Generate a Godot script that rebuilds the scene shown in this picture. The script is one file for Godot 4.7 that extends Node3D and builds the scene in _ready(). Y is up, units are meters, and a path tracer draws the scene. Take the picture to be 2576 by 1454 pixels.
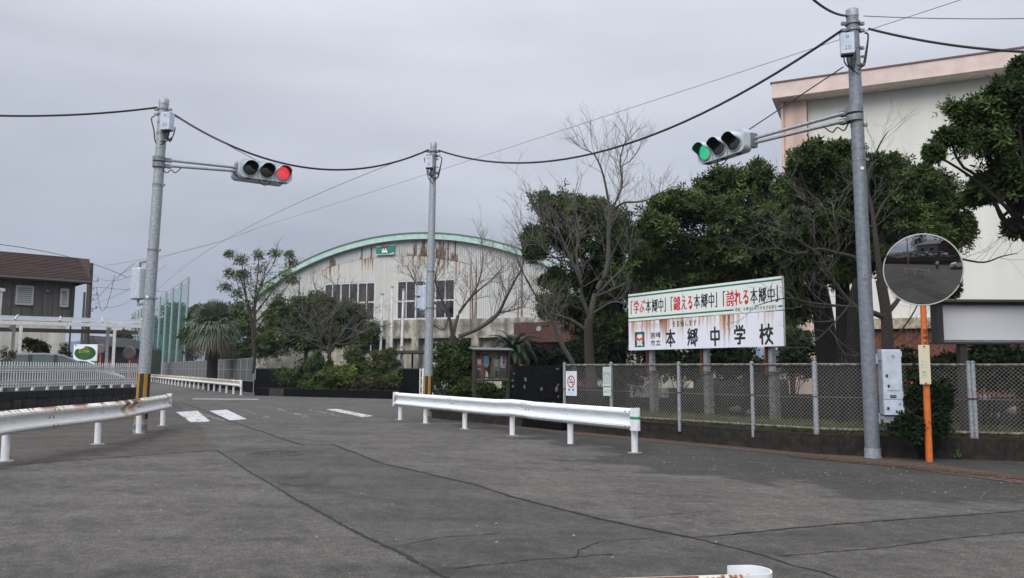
extends Node3D
# A Japanese road junction beside a school under an overcast sky.
const FL := 2003.0
var CP := Vector3(0, 1.4, 0)
var CB := Basis()
var rng := RandomNumberGenerator.new()
var M := {}
var fn := FastNoiseLite.new()
var G := {
	"本": "2,5 18,5;10,1 10,19;10,5 6,11 2,15;10,5 14,11 18,15;6,15 14,15",
	"郷": "5,1 2,5 5,6;6,5 2,11 6,11;6,9 2,18;8,3 13,3 13,10 8,10;8,3 8,17 12,15;8,6.5 13,6.5;11,12 13,17;15,2 15,19;15,2 19,2 17,8 19,11 18,14 16,14",
	"中": "3,5 17,5 17,13 3,13 3,5;10,1 10,19",
	"学": "5,1 6,4;10,1 10,4;15,1 13,4;2,8 2,5 18,5 18,8;6,9 14,9 10,12;2,13 18,13;10,12 10,18 7,18",
	"校": "4,1 4,19;1,6 8,6;4,7 1,13;4,8 7,11;9,5 19,5;14,1 14,5;12,7 9,10;16,7 19,10;16,9 13,15 9,19;11,10 14,15 19,19",
	"ぶ": "9,2 12,4;9,6 7,9 11,12 9,17 6,17;4,11 2,16;14,11 17,15;16,2 17,5;18,1 19,4",
	"鍛": "5,1 1,6;5,1 9,6;3,7 8,7;2,11 9,11;5,7 5,18;2,13 3,16;8,13 7,16;1,18 9,17;12,2 11,3 11,19;11,7 14,7;11,11 14,11;10,15 14,14;15,2 15,7;15,2 18,2 18,6 19,7;15,9 19,9 15,18 13,19;15,10 19,19",
	"え": "8,1 12,3;5,7 14,7 3,18;9,12 11,13 12,18 18,18",
	"る": "5,3 14,3 4,12;6,11 12,9 16,12 15,17 10,19 8,16 11,15 13,18",
	"誇": "4,1 6,3;1,5 9,5;2,8 8,8;2,11 8,11;2,14 8,14 8,19 2,19 2,14;10,4 19,4;15,1 14,5 10,10;15,5 19,10;12,11 17,11;10,14 19,14;14,14 13,17 17,17 17,19 14,20",
	"れ": "5,1 5,19;1,6 8,5 1,15;8,9 12,5 14,6 13,16 16,18 19,16",
	"「": "9,19 9,1 18,1", "」": "11,1 11,19 2,19",
	"寄": "10,0 10,2;2,5 2,3 18,3 18,5;5,7 15,7;10,4 5,10;10,7 15,10;1,11 19,11;16,11 16,19 13,18;4,13 11,13 11,17 4,17 4,13",
	"贈": "2,3 8,3 8,14 2,14 2,3;2,7 8,7;2,10 8,10;3,14 1,18;7,14 9,18;12,1 13,3;17,1 16,3;11,4 19,4 19,10 11,10 11,4;15,4 15,10;11,7 19,7;12,12 18,12 18,19 12,19 12,12;12,15 18,15",
	"：": "10,6 10,7;10,14 10,15",
	"地": "4,2 4,15;1,6 8,6;1,16 8,14;9,8 19,6 18,13 16,12;14,1 14,14;11,4 11,18 19,18 19,15",
	"区": "18,2 3,2 3,18 19,18;14,5 6,14;6,6 15,14",
	"青": "3,4 17,4;10,1 10,10;4,7 16,7;1,10 19,10;5,12 15,12 15,19 13,19;5,12 5,19;5,15 15,15",
	"少": "10,1 10,11;5,5 2,10;15,5 18,10;15,9 10,15 3,19",
	"年": "5,1 2,7;4,4 18,4;5,9 17,9;5,9 5,13;1,13 19,13;11,4 11,19",
	"育": "10,1 10,3;1,4 19,4;8,4 5,8 15,8;12,6 15,8;5,10 15,10 15,19 13,19;5,10 5,19;5,13 15,13;5,16 15,16",
	"成": "3,5 18,5;3,5 3,12 1,19;3,10 9,10 9,15 7,15;12,1 13,12 18,19 19,16;17,8 11,17;15,1 17,3",
	"協": "1,7 7,7;4,1 4,19;9,4 18,4 17,9 15,9;13,1 9,10;8,13 12,13 11,19;10,11 8,19;14,13 19,13 18,19;16,11 14,19",
	"議": "4,1 6,3;1,5 9,5;2,8 8,8;2,11 8,11;2,14 8,14 8,19 2,19 2,14;12,1 13,3;17,1 16,3;10,4 19,4;11,7 18,7;10,10 19,10;14,4 14,10;10,13 19,13;13,11 12,19;16,11 17,18 19,19",
	"会": "10,1 1,9;10,1 19,9;6,8 14,8;3,12 17,12;9,12 4,18 15,17;13,14 17,19",
	"日": "4,2 16,2 16,18 4,18 4,2;4,10 16,10", "一": "2,10 18,10",
	"の": "10,4 8,14 5,16 3,11 7,5 13,4 17,8 16,14 11,18",
	"づ": "2,7 10,5 15,8 14,13 7,17;15,2 16,4;18,1 19,3",
	"く": "13,2 5,10 14,18", "り": "5,3 5,11;14,2 14,11 8,19",
	"を": "4,4 15,4;10,1 5,10 10,9 10,14;17,8 7,13 8,18 16,18",
	"目": "5,2 15,2 15,18 5,18 5,2;5,7 15,7;5,12 15,12",
	"指": "1,6 8,6;5,1 5,18 3,18;1,12 8,10;17,2 11,5;11,1 11,8 18,8 18,6;11,10 18,10 18,19 11,19 11,10;11,14 18,14",
	"し": "6,2 6,15 10,18 16,14", "ま": "3,4 17,4;4,9 16,9;10,1 10,15 6,18 4,16 8,14 17,18",
	"す": "2,5 18,5;11,1 11,11 8,13 7,10 11,10 11,14 7,19", "！": "10,2 10,13;10,17 10,18",
	"宮": "10,1 10,3;2,6 2,3 18,3 18,6;5,7 15,7 15,11 5,11 5,7;10,11 9,13;3,13 17,13 17,19 3,19 3,13",
	"崎": "1,5 1,14 8,14;4,2 4,14;8,5 8,14;10,4 19,4;14,1 11,8;15,5 18,8;9,9 19,9;17,9 17,19 15,18;11,11 15,11 15,16 11,16 11,11",
	"市": "10,1 10,4;1,4 19,4;4,8 16,8 16,16 14,16;4,8 4,16;10,4 10,19",
	"立": "10,1 10,5;2,6 18,6;6,8 8,16;14,8 12,16;1,17 19,17",
	"禁": "1,4 9,4;5,1 5,9;5,4 1,9;5,4 8,8;11,4 19,4;15,1 15,9;15,4 11,9;15,4 19,9;5,11 15,11;1,14 19,14;10,14 10,19 8,19;5,16 3,19;15,16 17,19",
	"煙": "4,1 4,10 1,18;1,5 2,9;8,4 6,8;5,11 8,17;9,3 19,3;11,5 17,5 17,10 11,10 11,5;13,3 13,10;16,3 16,10;10,14 18,14;14,11 14,18;9,18 19,18",
	"秋": "8,1 2,4;1,7 9,7;5,4 5,19;5,8 1,14;5,8 8,12;11,5 12,9;18,4 16,9;15,1 15,9 10,19;15,9 19,19",
	"美": "6,1 7,3;14,1 13,3;3,4 17,4;4,7 16,7;1,10 19,10;10,4 10,10;2,13 18,13;10,10 9,14 3,19;10,13 17,19",
	"容": "10,1 10,3;2,5 2,3 18,3 18,5;7,6 4,9;13,6 16,9;10,8 3,14;10,8 18,14;6,13 14,13 14,19 6,19 6,13",
	"室": "10,1 10,3;2,5 2,3 18,3 18,5;4,7 16,7;9,7 5,11 15,10;4,14 16,14;10,11 10,18;1,18 19,18",
	"注": "2,2 5,4;1,7 4,9;1,18 5,12;12,1 14,3;8,5 19,5;9,11 18,11;7,18 19,18;13,5 13,18",
	"意": "10,0 10,2;4,3 16,3;7,4 8,6;13,4 12,6;1,7 19,7;5,9 15,9 15,14 5,14 5,9;5,11 15,11;3,16 2,19;7,15 8,19 14,19;16,15 18,18",
	"E": "16,2 4,2 4,18 16,18;4,10 14,10", "C": "17,4 12,2 6,3 3,9 5,16 11,18 17,16", "R": "4,18 4,2 13,2 16,6 13,10 4,10;10,10 17,18", "A": "2,18 10,2 18,18;5,12 15,12", "N": "4,18 4,2 16,18 16,2",
	"2": "4,6 7,2 13,2 16,6 14,10 4,18 16,18", "0": "10,2 5,5 4,10 5,15 10,18 15,15 16,10 15,5 10,2", "1": "6,5 10,2 10,18", "7": "4,2 16,2 9,18", ":": "10,7 10,8;10,14 10,15",
}

# ---------- pixels of a 2576 x 1454 view to points on the ground or at a depth ----------
func ray(x: float, y: float) -> Vector3:
	return (CB * Vector3(x - 1288.0, 727.0 - y, -FL)).normalized()

func px(x: float, y: float, d: float) -> Vector3:
	var r := ray(x, y)
	return CP + r * (d / -r.z)

func gp(x: float, y: float, h := 0.0) -> Vector3:
	var r := ray(x, y)
	return CP + r * ((h - CP.y) / r.y)

func pp(x: float, y: float, o: Vector3, n: Vector3) -> Vector3:
	var r := ray(x, y)
	return CP + r * ((o - CP).dot(n) / r.dot(n))

func up_to(base: Vector3, x: float, y: float) -> Vector3:      # the point seen at (x, y) at the depth of base
	return px(x, y, -base.z)

# ---------- nodes ----------
func numbered(called: String) -> String:
	if not has_node(NodePath(called)):
		return called
	var i := 1
	while has_node(NodePath("%s_%03d" % [called, i])):
		i += 1
	return "%s_%03d" % [called, i]

func tag(o: Node, label: String, category: String, group := "") -> Node:
	o.set_meta("label", label)
	o.set_meta("category", category)
	if group != "":
		o.set_meta("group", group)
	return o

func thing(called: String, label: String, category: String, at := Vector3.ZERO, group := "") -> Node3D:
	var o := Node3D.new()
	o.name = numbered(called)
	add_child(o)
	o.position = at
	tag(o, label, category, group)
	return o

func as_mesh(m) -> Mesh:
	if m is SurfaceTool:
		m.generate_normals()
		return m.commit()
	return m

func put(called: String, m, mat: Material, parent: Node3D) -> MeshInstance3D:      # local axes
	var o := MeshInstance3D.new()
	var n := called
	var i := 1
	while parent.has_node(NodePath(n)):
		n = "%s_%03d" % [called, i]
		i += 1
	o.name = n
	o.mesh = as_mesh(m)
	o.material_override = mat
	parent.add_child(o, true)
	return o

func putw(called: String, m, mat: Material, parent: Node3D) -> MeshInstance3D:     # mesh laid out in world axes
	var o := put(called, m, mat, parent)
	var off := Vector3.ZERO
	var p: Node3D = parent
	while p != self and p != null:
		off += p.position
		p = p.get_parent()
	o.position = -off
	return o

func solo(called: String, m, mat: Material, label: String, category: String, group := "") -> MeshInstance3D:
	var o := MeshInstance3D.new()
	o.name = numbered(called)
	o.mesh = as_mesh(m)
	o.material_override = mat
	add_child(o)
	tag(o, label, category, group)
	return o

func struct(called: String, m, mat: Material) -> MeshInstance3D:
	var o := MeshInstance3D.new()
	o.name = numbered(called)
	o.mesh = as_mesh(m)
	o.material_override = mat
	add_child(o)
	o.set_meta("kind", "structure")
	return o

func copy_of(o: Node3D, at: Vector3, label := "") -> Node3D:
	var c: Node3D = o.duplicate()
	var n := String(o.name)
	if n.length() > 4 and n[n.length() - 4] == "_":
		n = n.substr(0, n.length() - 4)
	c.name = numbered(n)
	add_child(c)
	c.position = at
	if label != "":
		c.set_meta("label", label)
	return c

# ---------- shapes ----------
func S() -> SurfaceTool:
	var s := SurfaceTool.new()
	s.begin(Mesh.PRIMITIVE_TRIANGLES)
	s.set_smooth_group(-1)
	return s

func tri(s: SurfaceTool, a: Vector3, b: Vector3, c: Vector3) -> void:
	s.add_vertex(a)
	s.add_vertex(b)
	s.add_vertex(c)

func qd(s: SurfaceTool, a: Vector3, b: Vector3, c: Vector3, d: Vector3) -> void:   # clockwise from the front
	tri(s, a, b, c)
	tri(s, a, c, d)

func quv(s: SurfaceTool, a: Vector3, b: Vector3, c: Vector3, d: Vector3, r := Rect2(0, 0, 1, 1)) -> void: # a top left, b top right, c bottom right, d bottom left
	var p := [a, b, c, a, c, d]
	var e := r.end
	var t := [r.position, Vector2(e.x, r.position.y), e, r.position, e, Vector2(r.position.x, e.y)]
	for i in 6:
		s.set_uv(t[i])
		s.add_vertex(p[i])

func bx(s: SurfaceTool, c: Vector3, size: Vector3, b := Basis()) -> void:
	var h := size * 0.5
	var v := []
	for i in 8:
		v.append(c + b * Vector3(h.x if i & 1 else -h.x, h.y if i & 2 else -h.y, h.z if i & 4 else -h.z))
	for f in [[4, 6, 7, 5], [1, 3, 2, 0], [5, 7, 3, 1], [0, 2, 6, 4], [6, 2, 3, 7], [0, 4, 5, 1]]:
		qd(s, v[f[0]], v[f[1]], v[f[2]], v[f[3]])

func bevel_box(size: Vector3, r: float) -> SurfaceTool:       # a box with chamfered edges about its centre
	var s := S()
	var h := size * 0.5
	var k := h - Vector3(r, r, r)
	var dirs := [Vector3.RIGHT, Vector3.UP, Vector3.BACK]
	for ax in 3:
		for sg in [-1.0, 1.0]:
			var n: Vector3 = dirs[ax] * sg
			var u: Vector3 = dirs[(ax + 1) % 3]
			var w: Vector3 = dirs[(ax + 2) % 3]
			var o := n * h[ax]
			var a := k[(ax + 1) % 3]
			var b := k[(ax + 2) % 3]
			qd(s, o - u * a - w * b, o - u * a + w * b, o + u * a + w * b, o + u * a - w * b)
	for ax in 3:
		var u := (ax + 1) % 3
		var w := (ax + 2) % 3
		for su in [-1.0, 1.0]:
			for sw in [-1.0, 1.0]:
				var p := []
				for e in [[-1.0, true], [1.0, true], [1.0, false], [-1.0, false]]:
					var v := Vector3.ZERO
					v[ax] = k[ax] * e[0]
					v[u] = (h[u] if e[1] else k[u]) * su
					v[w] = (k[w] if e[1] else h[w]) * sw
					p.append(v)
				qd(s, p[0], p[1], p[2], p[3])
	for sx in [-1.0, 1.0]:
		for sy in [-1.0, 1.0]:
			for sz in [-1.0, 1.0]:
				tri(s, Vector3(h.x * sx, k.y * sy, k.z * sz), Vector3(k.x * sx, h.y * sy, k.z * sz), Vector3(k.x * sx, k.y * sy, h.z * sz))
	return s

func frame_of(d: Vector3) -> Basis:        # y along d
	var y := d.normalized()
	var x := (Vector3.UP if absf(y.y) < 0.9 else Vector3.RIGHT).cross(y).normalized()
	return Basis(x, y, x.cross(y).normalized())

func cy(s: SurfaceTool, a: Vector3, b: Vector3, r0: float, r1 := -1.0, n := 16, caps := true) -> void:
	if r1 < 0.0:
		r1 = r0
	var f := frame_of(b - a)
	for i in n:
		var t0 := TAU * i / n
		var t1 := TAU * (i + 1) / n
		var d0 := f.x * cos(t0) + f.z * sin(t0)
		var d1 := f.x * cos(t1) + f.z * sin(t1)
		s.set_smooth_group(0)
		qd(s, a + d0 * r0, b + d0 * r1, b + d1 * r1, a + d1 * r0)
		s.set_smooth_group(-1)
		if caps:
			tri(s, b, b + d1 * r1, b + d0 * r1)
			tri(s, a, a + d0 * r0, a + d1 * r0)

func tb(s: SurfaceTool, pts: Array, r0: float, r1 := -1.0, n := 6) -> void:        # a tube along points, tapering
	if r1 < 0.0:
		r1 = r0
	var rings := []
	var m := pts.size()
	for i in m:
		var d: Vector3 = (pts[mini(i + 1, m - 1)] - pts[maxi(i - 1, 0)])
		var f := frame_of(d)
		var r := lerpf(r0, r1, float(i) / maxf(1.0, m - 1.0))
		var ring := []
		for k in n:
			var t := TAU * k / n
			ring.append(pts[i] + (f.x * cos(t) + f.z * sin(t)) * r)
		rings.append(ring)
	s.set_smooth_group(0)
	for i in m - 1:
		for k in n:
			var q := (k + 1) % n
			qd(s, rings[i][k], rings[i + 1][k], rings[i + 1][q], rings[i][q])
	s.set_smooth_group(-1)

func sweep(s: SurfaceTool, path: Array, prof: Array, along := 0.0, smooth := true) -> void:        # open profile (x to the right of the path, y up), uv along and across
	var rows := []
	var us := []
	var u := along
	for i in path.size():
		var d: Vector3 = path[mini(i + 1, path.size() - 1)] - path[maxi(i - 1, 0)]
		d.y = 0
		d = d.normalized()
		var right := Vector3(-d.z, 0, d.x)
		if i > 0:
			u += path[i].distance_to(path[i - 1])
		us.append(u)
		var row := []
		for p in prof:
			row.append(path[i] + right * p.x + Vector3.UP * p.y)
		rows.append(row)
	s.set_smooth_group(0 if smooth else -1)
	for i in path.size() - 1:
		for k in prof.size() - 1:
			var v0 := float(k) / (prof.size() - 1)
			var v1 := float(k + 1) / (prof.size() - 1)
			var p := [rows[i][k], rows[i][k + 1], rows[i + 1][k + 1], rows[i][k], rows[i + 1][k + 1], rows[i + 1][k]]
			var t := [Vector2(us[i], v0), Vector2(us[i], v1), Vector2(us[i + 1], v1), Vector2(us[i], v0), Vector2(us[i + 1], v1), Vector2(us[i + 1], v0)]
			for j in 6:
				s.set_uv(t[j])
				s.add_vertex(p[j])
	s.set_smooth_group(-1)

func sheet(pts: Array, y: float, s: SurfaceTool = null) -> SurfaceTool:           # flat polygon on the ground, uv in metres
	if s == null:
		s = S()
	var v := PackedVector2Array()
	for p in pts:
		v.append(Vector2(p.x, p.z))
	for i in Geometry2D.triangulate_polygon(v):
		s.set_uv(v[i] * 0.25)
		s.add_vertex(Vector3(v[i].x, y, v[i].y))
	return s

func prism(s: SurfaceTool, pts: PackedVector2Array, o: Vector3, u: Vector3, v: Vector3, depth: Vector3) -> void:   # polygon in the u, v plane, extruded
	var idx := Geometry2D.triangulate_polygon(pts)
	for k in range(0, idx.size(), 3):
		var q := []
		for j in 3:
			q.append(o + u * pts[idx[k + j]].x + v * pts[idx[k + j]].y)
		tri(s, q[0], q[1], q[2])
		tri(s, q[0] + depth, q[2] + depth, q[1] + depth)
	for i in pts.size():
		var a := o + u * pts[i].x + v * pts[i].y
		var j := (i + 1) % pts.size()
		var b := o + u * pts[j].x + v * pts[j].y
		qd(s, a, b, b + depth, a + depth)

func sag(a: Vector3, b: Vector3, drop: float, n := 20) -> Array:
	var r := []
	for i in n + 1:
		var t := float(i) / n
		r.append(a.lerp(b, t) - Vector3.UP * drop * 4.0 * t * (1.0 - t))
	return r

func through(p: Array, n := 6) -> Array:            # a smooth run through points
	var c := Curve3D.new()
	for i in p.size():
		var d: Vector3 = (p[mini(i + 1, p.size() - 1)] - p[maxi(i - 1, 0)]) / 6.0
		c.add_point(p[i], -d, d)
	var r := []
	for i in p.size() - 1:
		for k in n:
			r.append(c.sample(i, float(k) / n))
	r.append(p[-1])
	return r

# ---------- pictures: lettering and print ----------
func ink(im: Image, a: Vector2, b: Vector2, r: float, c: Color) -> void:
	var n := int(ceil(a.distance_to(b) / maxf(0.5, r * 0.4))) + 1
	for i in n + 1:
		var p := a.lerp(b, float(i) / n)
		im.fill_rect(Rect2i(int(p.x - r), int(p.y - r * 0.45), int(maxf(1, 2 * r)), int(maxf(1, 0.9 * r))), c)
		im.fill_rect(Rect2i(int(p.x - r * 0.75), int(p.y - r * 0.75), int(maxf(1, 1.5 * r)), int(maxf(1, 1.5 * r))), c)
		im.fill_rect(Rect2i(int(p.x - r * 0.45), int(p.y - r), int(maxf(1, 0.9 * r)), int(maxf(1, 2 * r))), c)

func strokes(ch: String) -> Array:
	var r := []
	for part in String(G.get(ch, "")).split(";", false):
		var line := []
		for p in part.split(" ", false):
			var q := p.split(",")
			line.append(Vector2(float(q[0]), float(q[1])) / 20.0)
		r.append(line)
	return r

func glyph(im: Image, ch: String, r: Rect2, w: float, c: Color) -> void:
	for line in strokes(ch):
		for i in line.size() - 1:
			ink(im, r.position + line[i] * r.size, r.position + line[i + 1] * r.size, w, c)

func words(im: Image, text: String, r: Rect2, w: float, c: Color) -> void:
	for i in text.length():
		glyph(im, text[i], Rect2(r.position.x + r.size.x * (i + 0.06) / text.length(), r.position.y, r.size.x * 0.88 / text.length(), r.size.y), w, c)

func fill_poly(im: Image, pts: Array, c: Color) -> void:
	var y0 := 1e9
	var y1 := -1e9
	for p in pts:
		y0 = minf(y0, p.y)
		y1 = maxf(y1, p.y)
	for y in range(int(y0), int(y1) + 1):
		var xs := []
		for i in pts.size():
			var a: Vector2 = pts[i]
			var b: Vector2 = pts[(i + 1) % pts.size()]
			if (a.y <= y) != (b.y <= y):
				xs.append(a.x + (y - a.y) / (b.y - a.y) * (b.x - a.x))
		xs.sort()
		for i in range(0, xs.size() - 1, 2):
			im.fill_rect(Rect2i(int(xs[i]), y, maxi(1, int(xs[i + 1] - xs[i])), 1), c)

func oval(im: Image, c: Vector2, r: Vector2, col: Color) -> void:
	var p := []
	for i in 48:
		p.append(c + Vector2(cos(TAU * i / 48), sin(TAU * i / 48)) * r)
	fill_poly(im, p, col)

func canvas(w: int, h: int, c: Color) -> Image:
	var im := Image.create(w, h, false, Image.FORMAT_RGBA8)
	im.fill(c)
	return im

func printed(im: Image, rough := 0.55) -> StandardMaterial3D:
	var m := StandardMaterial3D.new()
	m.albedo_texture = ImageTexture.create_from_image(im)
	m.roughness = rough
	m.texture_repeat = false
	return m

func drip(im: Image, x: float, y: float, w: float, len_: float, c: Color, strength: float) -> void:   # a rust run
	for i in int(w):
		var k := absf(i - w * 0.5) / (w * 0.5)
		var l := len_ * (1.0 - pow(k, 4.0)) * (0.8 + 0.5 * fn.get_noise_1d((x + i) * 14.0)) * rng.randf_range(0.9, 1.05)
		for j in int(l):
			var xx := int(x + i + sin(j * 0.07) * 1.5)
			var yy := int(y + j)
			if xx >= 0 and yy >= 0 and xx < im.get_width() and yy < im.get_height():
				var a := minf(1.0, strength * 1.8 * (1.0 - j / l)) * rng.randf_range(0.7, 1.0)
				im.set_pixel(xx, yy, im.get_pixel(xx, yy).lerp(c, a))

# ---------- materials ----------
func var_tex(freq: float, lo: float, hi: float, sd: int, oct := 4, size := 512) -> NoiseTexture2D:
	var n := FastNoiseLite.new()
	n.seed = sd
	n.frequency = freq
	n.fractal_octaves = oct
	var t := NoiseTexture2D.new()
	t.noise = n
	t.width = size
	t.height = size
	t.seamless = true
	var g := Gradient.new()
	g.set_color(0, Color(lo, lo, lo))
	g.set_color(1, Color(hi, hi, hi))
	g.set_offset(0, 0.2)
	g.set_offset(1, 0.8)
	t.color_ramp = g
	return t

func mk(c: Color, rough := 0.7, tex: Texture2D = null, scale := 1.0, metal := 0.0, bump: Texture2D = null, bs := 0.5) -> StandardMaterial3D:
	var m := StandardMaterial3D.new()
	m.albedo_color = c.linear_to_srgb()
	m.roughness = rough
	m.metallic = metal
	if tex != null:
		m.albedo_texture = tex
		m.uv1_triplanar = true
		m.uv1_world_triplanar = true
		m.uv1_scale = Vector3(scale, scale, scale)
	if bump != null:
		m.heightmap_enabled = true
		m.heightmap_texture = bump
		m.heightmap_scale = bs
	return m

func streak_tex(sd: int, lo: float, hi: float, stretch := 0.06, warm := Vector3.ONE) -> ImageTexture:    # grime that has run down a wall
	var n := FastNoiseLite.new()
	n.seed = sd
	n.frequency = 0.02
	n.fractal_octaves = 4
	var im := Image.create(256, 256, false, Image.FORMAT_RGB8)
	for y in 256:
		for x in 256:
			var fy := absf(y - 128.0)
			var fx := absf(x - 128.0)
			var v := n.get_noise_2d(fx * 3.0, fy * 3.0 * stretch) * 0.75 + n.get_noise_2d(fx + 300.0, fy) * 0.45
			var t := clampf(v * 1.1 + 0.5, 0.0, 1.0)
			var k := lerpf(lo, hi, t)
			im.set_pixel(x, y, Color(k, lerpf(k * warm.y, k, t), lerpf(k * warm.z, k, t)))
	return ImageTexture.create_from_image(im)

func leafy(c: Color, back := 0.3) -> StandardMaterial3D:
	var m := mk(c, 0.72)
	m.metallic_specular = 0.25
	m.vertex_color_use_as_albedo = true
	m.backlight_enabled = true
	m.backlight = Color(c.r * back, c.g * back * 1.3, c.b * back * 0.6).linear_to_srgb()
	m.cull_mode = BaseMaterial3D.CULL_DISABLED
	return m

func asphalt_tex(sd: int) -> Array:
	# stones of 4 to 9 mm in a dark binder, seen over 2 m
	var n := 1024
	var cell := FastNoiseLite.new()
	cell.seed = sd
	cell.noise_type = FastNoiseLite.TYPE_CELLULAR
	cell.frequency = 0.16
	cell.cellular_return_type = FastNoiseLite.RETURN_CELL_VALUE
	cell.cellular_jitter = 1.0
	var a: PackedByteArray = cell.get_seamless_image(n, n).get_data()
	cell.cellular_return_type = FastNoiseLite.RETURN_DISTANCE2_SUB
	var b: PackedByteArray = cell.get_seamless_image(n, n).get_data()
	var mid := FastNoiseLite.new()
	mid.seed = sd + 5
	mid.frequency = 0.012
	mid.fractal_octaves = 4
	var c: PackedByteArray = mid.get_seamless_image(n, n).get_data()
	var col := PackedByteArray()
	var hgt := PackedByteArray()
	col.resize(n * n * 3)
	hgt.resize(n * n)
	for i in n * n:
		var v := a[i] / 255.0
		var e := clampf(b[i] / 110.0, 0.0, 1.0)
		var k := 0.46 + 0.46 * v * v + (0.8 if v > 0.95 else 0.0)
		k = lerpf(0.30, k, smoothstep(0.05, 0.55, e)) * (0.86 + 0.28 * c[i] / 255.0)
		var w := int(clampf(k * 220.0, 0, 255))
		col[i * 3] = w
		col[i * 3 + 1] = int(w * (0.975 if v < 0.7 else 0.955))
		col[i * 3 + 2] = int(w * (0.935 if v < 0.7 else 0.905))
		hgt[i] = int(clampf((smoothstep(0.0, 0.5, e) * (0.5 + 0.5 * v)) * 255, 0, 255))
	return [ImageTexture.create_from_image(Image.create_from_data(n, n, false, Image.FORMAT_RGB8, col)), ImageTexture.create_from_image(Image.create_from_data(n, n, false, Image.FORMAT_L8, hgt))]

func make_materials() -> void:
	var soft := var_tex(0.01, 0.90, 1.0, 3)
	var blot := var_tex(0.02, 0.62, 1.0, 8, 5)
	var fine := var_tex(0.08, 0.8, 1.0, 5, 3)
	var bumps := var_tex(0.09, 0.2, 1.0, 9, 4)
	M.soft = soft
	M.blot = blot
	M.fine = fine
	M.bumps = bumps
	M.galv = mk(Color(0.38, 0.41, 0.44), 0.5, var_tex(0.03, 0.80, 1.0, 12, 4), 1.0, 0.3)
	M.galv_dark = mk(Color(0.22, 0.245, 0.285), 0.5, var_tex(0.025, 0.84, 1.0, 13, 4), 0.8, 0.25)
	M.steel = mk(Color(0.30, 0.32, 0.34), 0.5, blot, 3.0, 0.5)
	M.white = mk(Color(0.78, 0.80, 0.83), 0.42, soft, 0.9)
	M.white_old = mk(Color(0.70, 0.71, 0.70), 0.5, streak_tex(31, 0.72, 1.0), 0.5)
	M.bodygrey = mk(Color(0.50, 0.56, 0.61), 0.4, soft, 1.5)
	M.boxgrey = mk(Color(0.53, 0.60, 0.70), 0.45, soft, 0.8)
	M.black = mk(Color(0.012, 0.012, 0.013), 0.6)
	M.rubber = mk(Color(0.02, 0.02, 0.022), 0.65)
	M.darkframe = mk(Color(0.035, 0.028, 0.025), 0.5, soft, 2.0)
	M.rust = mk(Color(0.13, 0.035, 0.015), 0.9, blot, 3.0, 0.0, bumps, 0.3)
	M.concrete = mk(Color(0.30, 0.29, 0.26), 0.9, blot, 0.5, 0.0, bumps, 0.3)
	M.concrete_dark = mk(Color(0.045, 0.040, 0.034), 0.9, blot, 0.7, 0.0, bumps, 0.5)
	M.blackwall = mk(Color(0.0045, 0.0047, 0.0052), 0.8, blot, 0.6, 0.0, bumps, 0.2)
	M.blackwall.metallic_specular = 0.25
	M.bark = mk(Color(0.075, 0.062, 0.052), 0.95, blot, 2.2, 0.0, bumps, 1.2)
	M.bark_pale = mk(Color(0.165, 0.155, 0.142), 0.95, var_tex(0.05, 0.35, 1.0, 41, 4), 2.0, 0.0, bumps, 0.8)
	M.bark_dark = mk(Color(0.042, 0.036, 0.030), 0.95, var_tex(0.03, 0.3, 1.0, 44, 5), 1.6, 0.0, bumps, 1.2)
	M.twig = mk(Color(0.15, 0.132, 0.118), 0.9)
	M.leaf = leafy(Color(0.9, 0.9, 0.9), 0.05)
	M.glass = StandardMaterial3D.new()
	M.glass.albedo_color = Color(0.12, 0.13, 0.13, 0.10)
	M.glass.transparency = BaseMaterial3D.TRANSPARENCY_ALPHA
	M.glass.roughness = 0.03
	M.darkglass = mk(Color(0.012, 0.014, 0.016), 0.06)
	M.orange = mk(Color(0.62, 0.15, 0.025), 0.5, soft, 1.0)
	M.yellow = mk(Color(0.50, 0.27, 0.03), 0.6, blot, 3.0)
	M.stripe_dark = mk(Color(0.022, 0.014, 0.010), 0.6, blot, 3.0)
	M.green_tape = mk(Color(0.02, 0.25, 0.14), 0.5)
	M.wood = mk(Color(0.055, 0.032, 0.022), 0.7, blot, 2.0)
	M.soil = mk(Color(0.028, 0.022, 0.016), 0.98, var_tex(0.03, 0.45, 1.0, 77, 5), 0.8, 0.0, bumps, 1.5)
	M.crack = mk(Color(0.013, 0.012, 0.012), 0.95)
	M.soil.metallic_specular = 0.1

# ---------- plants ----------
func leaf_mesh(n: int, length: float, width: float, lift: float, sd: int) -> ArrayMesh:   # a spray of n bent leaves about the y axis
	var r := RandomNumberGenerator.new()
	r.seed = sd
	var v := PackedVector3Array()
	var nm := PackedVector3Array()
	for i in n:
		var t := TAU * (i * 0.382) + r.randf() * 0.5
		var el := lerpf(lift, 1.2, float(i) / n * 0.8) + r.randf_range(-0.3, 0.3)
		var d := Vector3(cos(t) * cos(el), sin(el), sin(t) * cos(el))
		var side := Vector3(-sin(t), r.randf_range(-0.5, 0.5), cos(t)).normalized() * width * 0.5
		var o := d * length * 0.12 + Vector3(r.randf_range(-1, 1), r.randf_range(-1, 1), r.randf_range(-1, 1)) * length * 0.45
		var l := length * r.randf_range(0.7, 1.15)
		var m := o + d * l * 0.5
		var e := o + d * l - Vector3.UP * l * 0.2
		var up := d.cross(side).normalized()
		if up.y < 0:
			up = -up
		for p in [o, m - side, m + side, e, m + side, m - side]:
			v.append(p)
			nm.append(up)
	var a := []
	a.resize(Mesh.ARRAY_MAX)
	a[Mesh.ARRAY_VERTEX] = v
	a[Mesh.ARRAY_NORMAL] = nm
	var me := ArrayMesh.new()
	me.add_surface_from_arrays(Mesh.PRIMITIVE_TRIANGLES, a)
	return me

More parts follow.
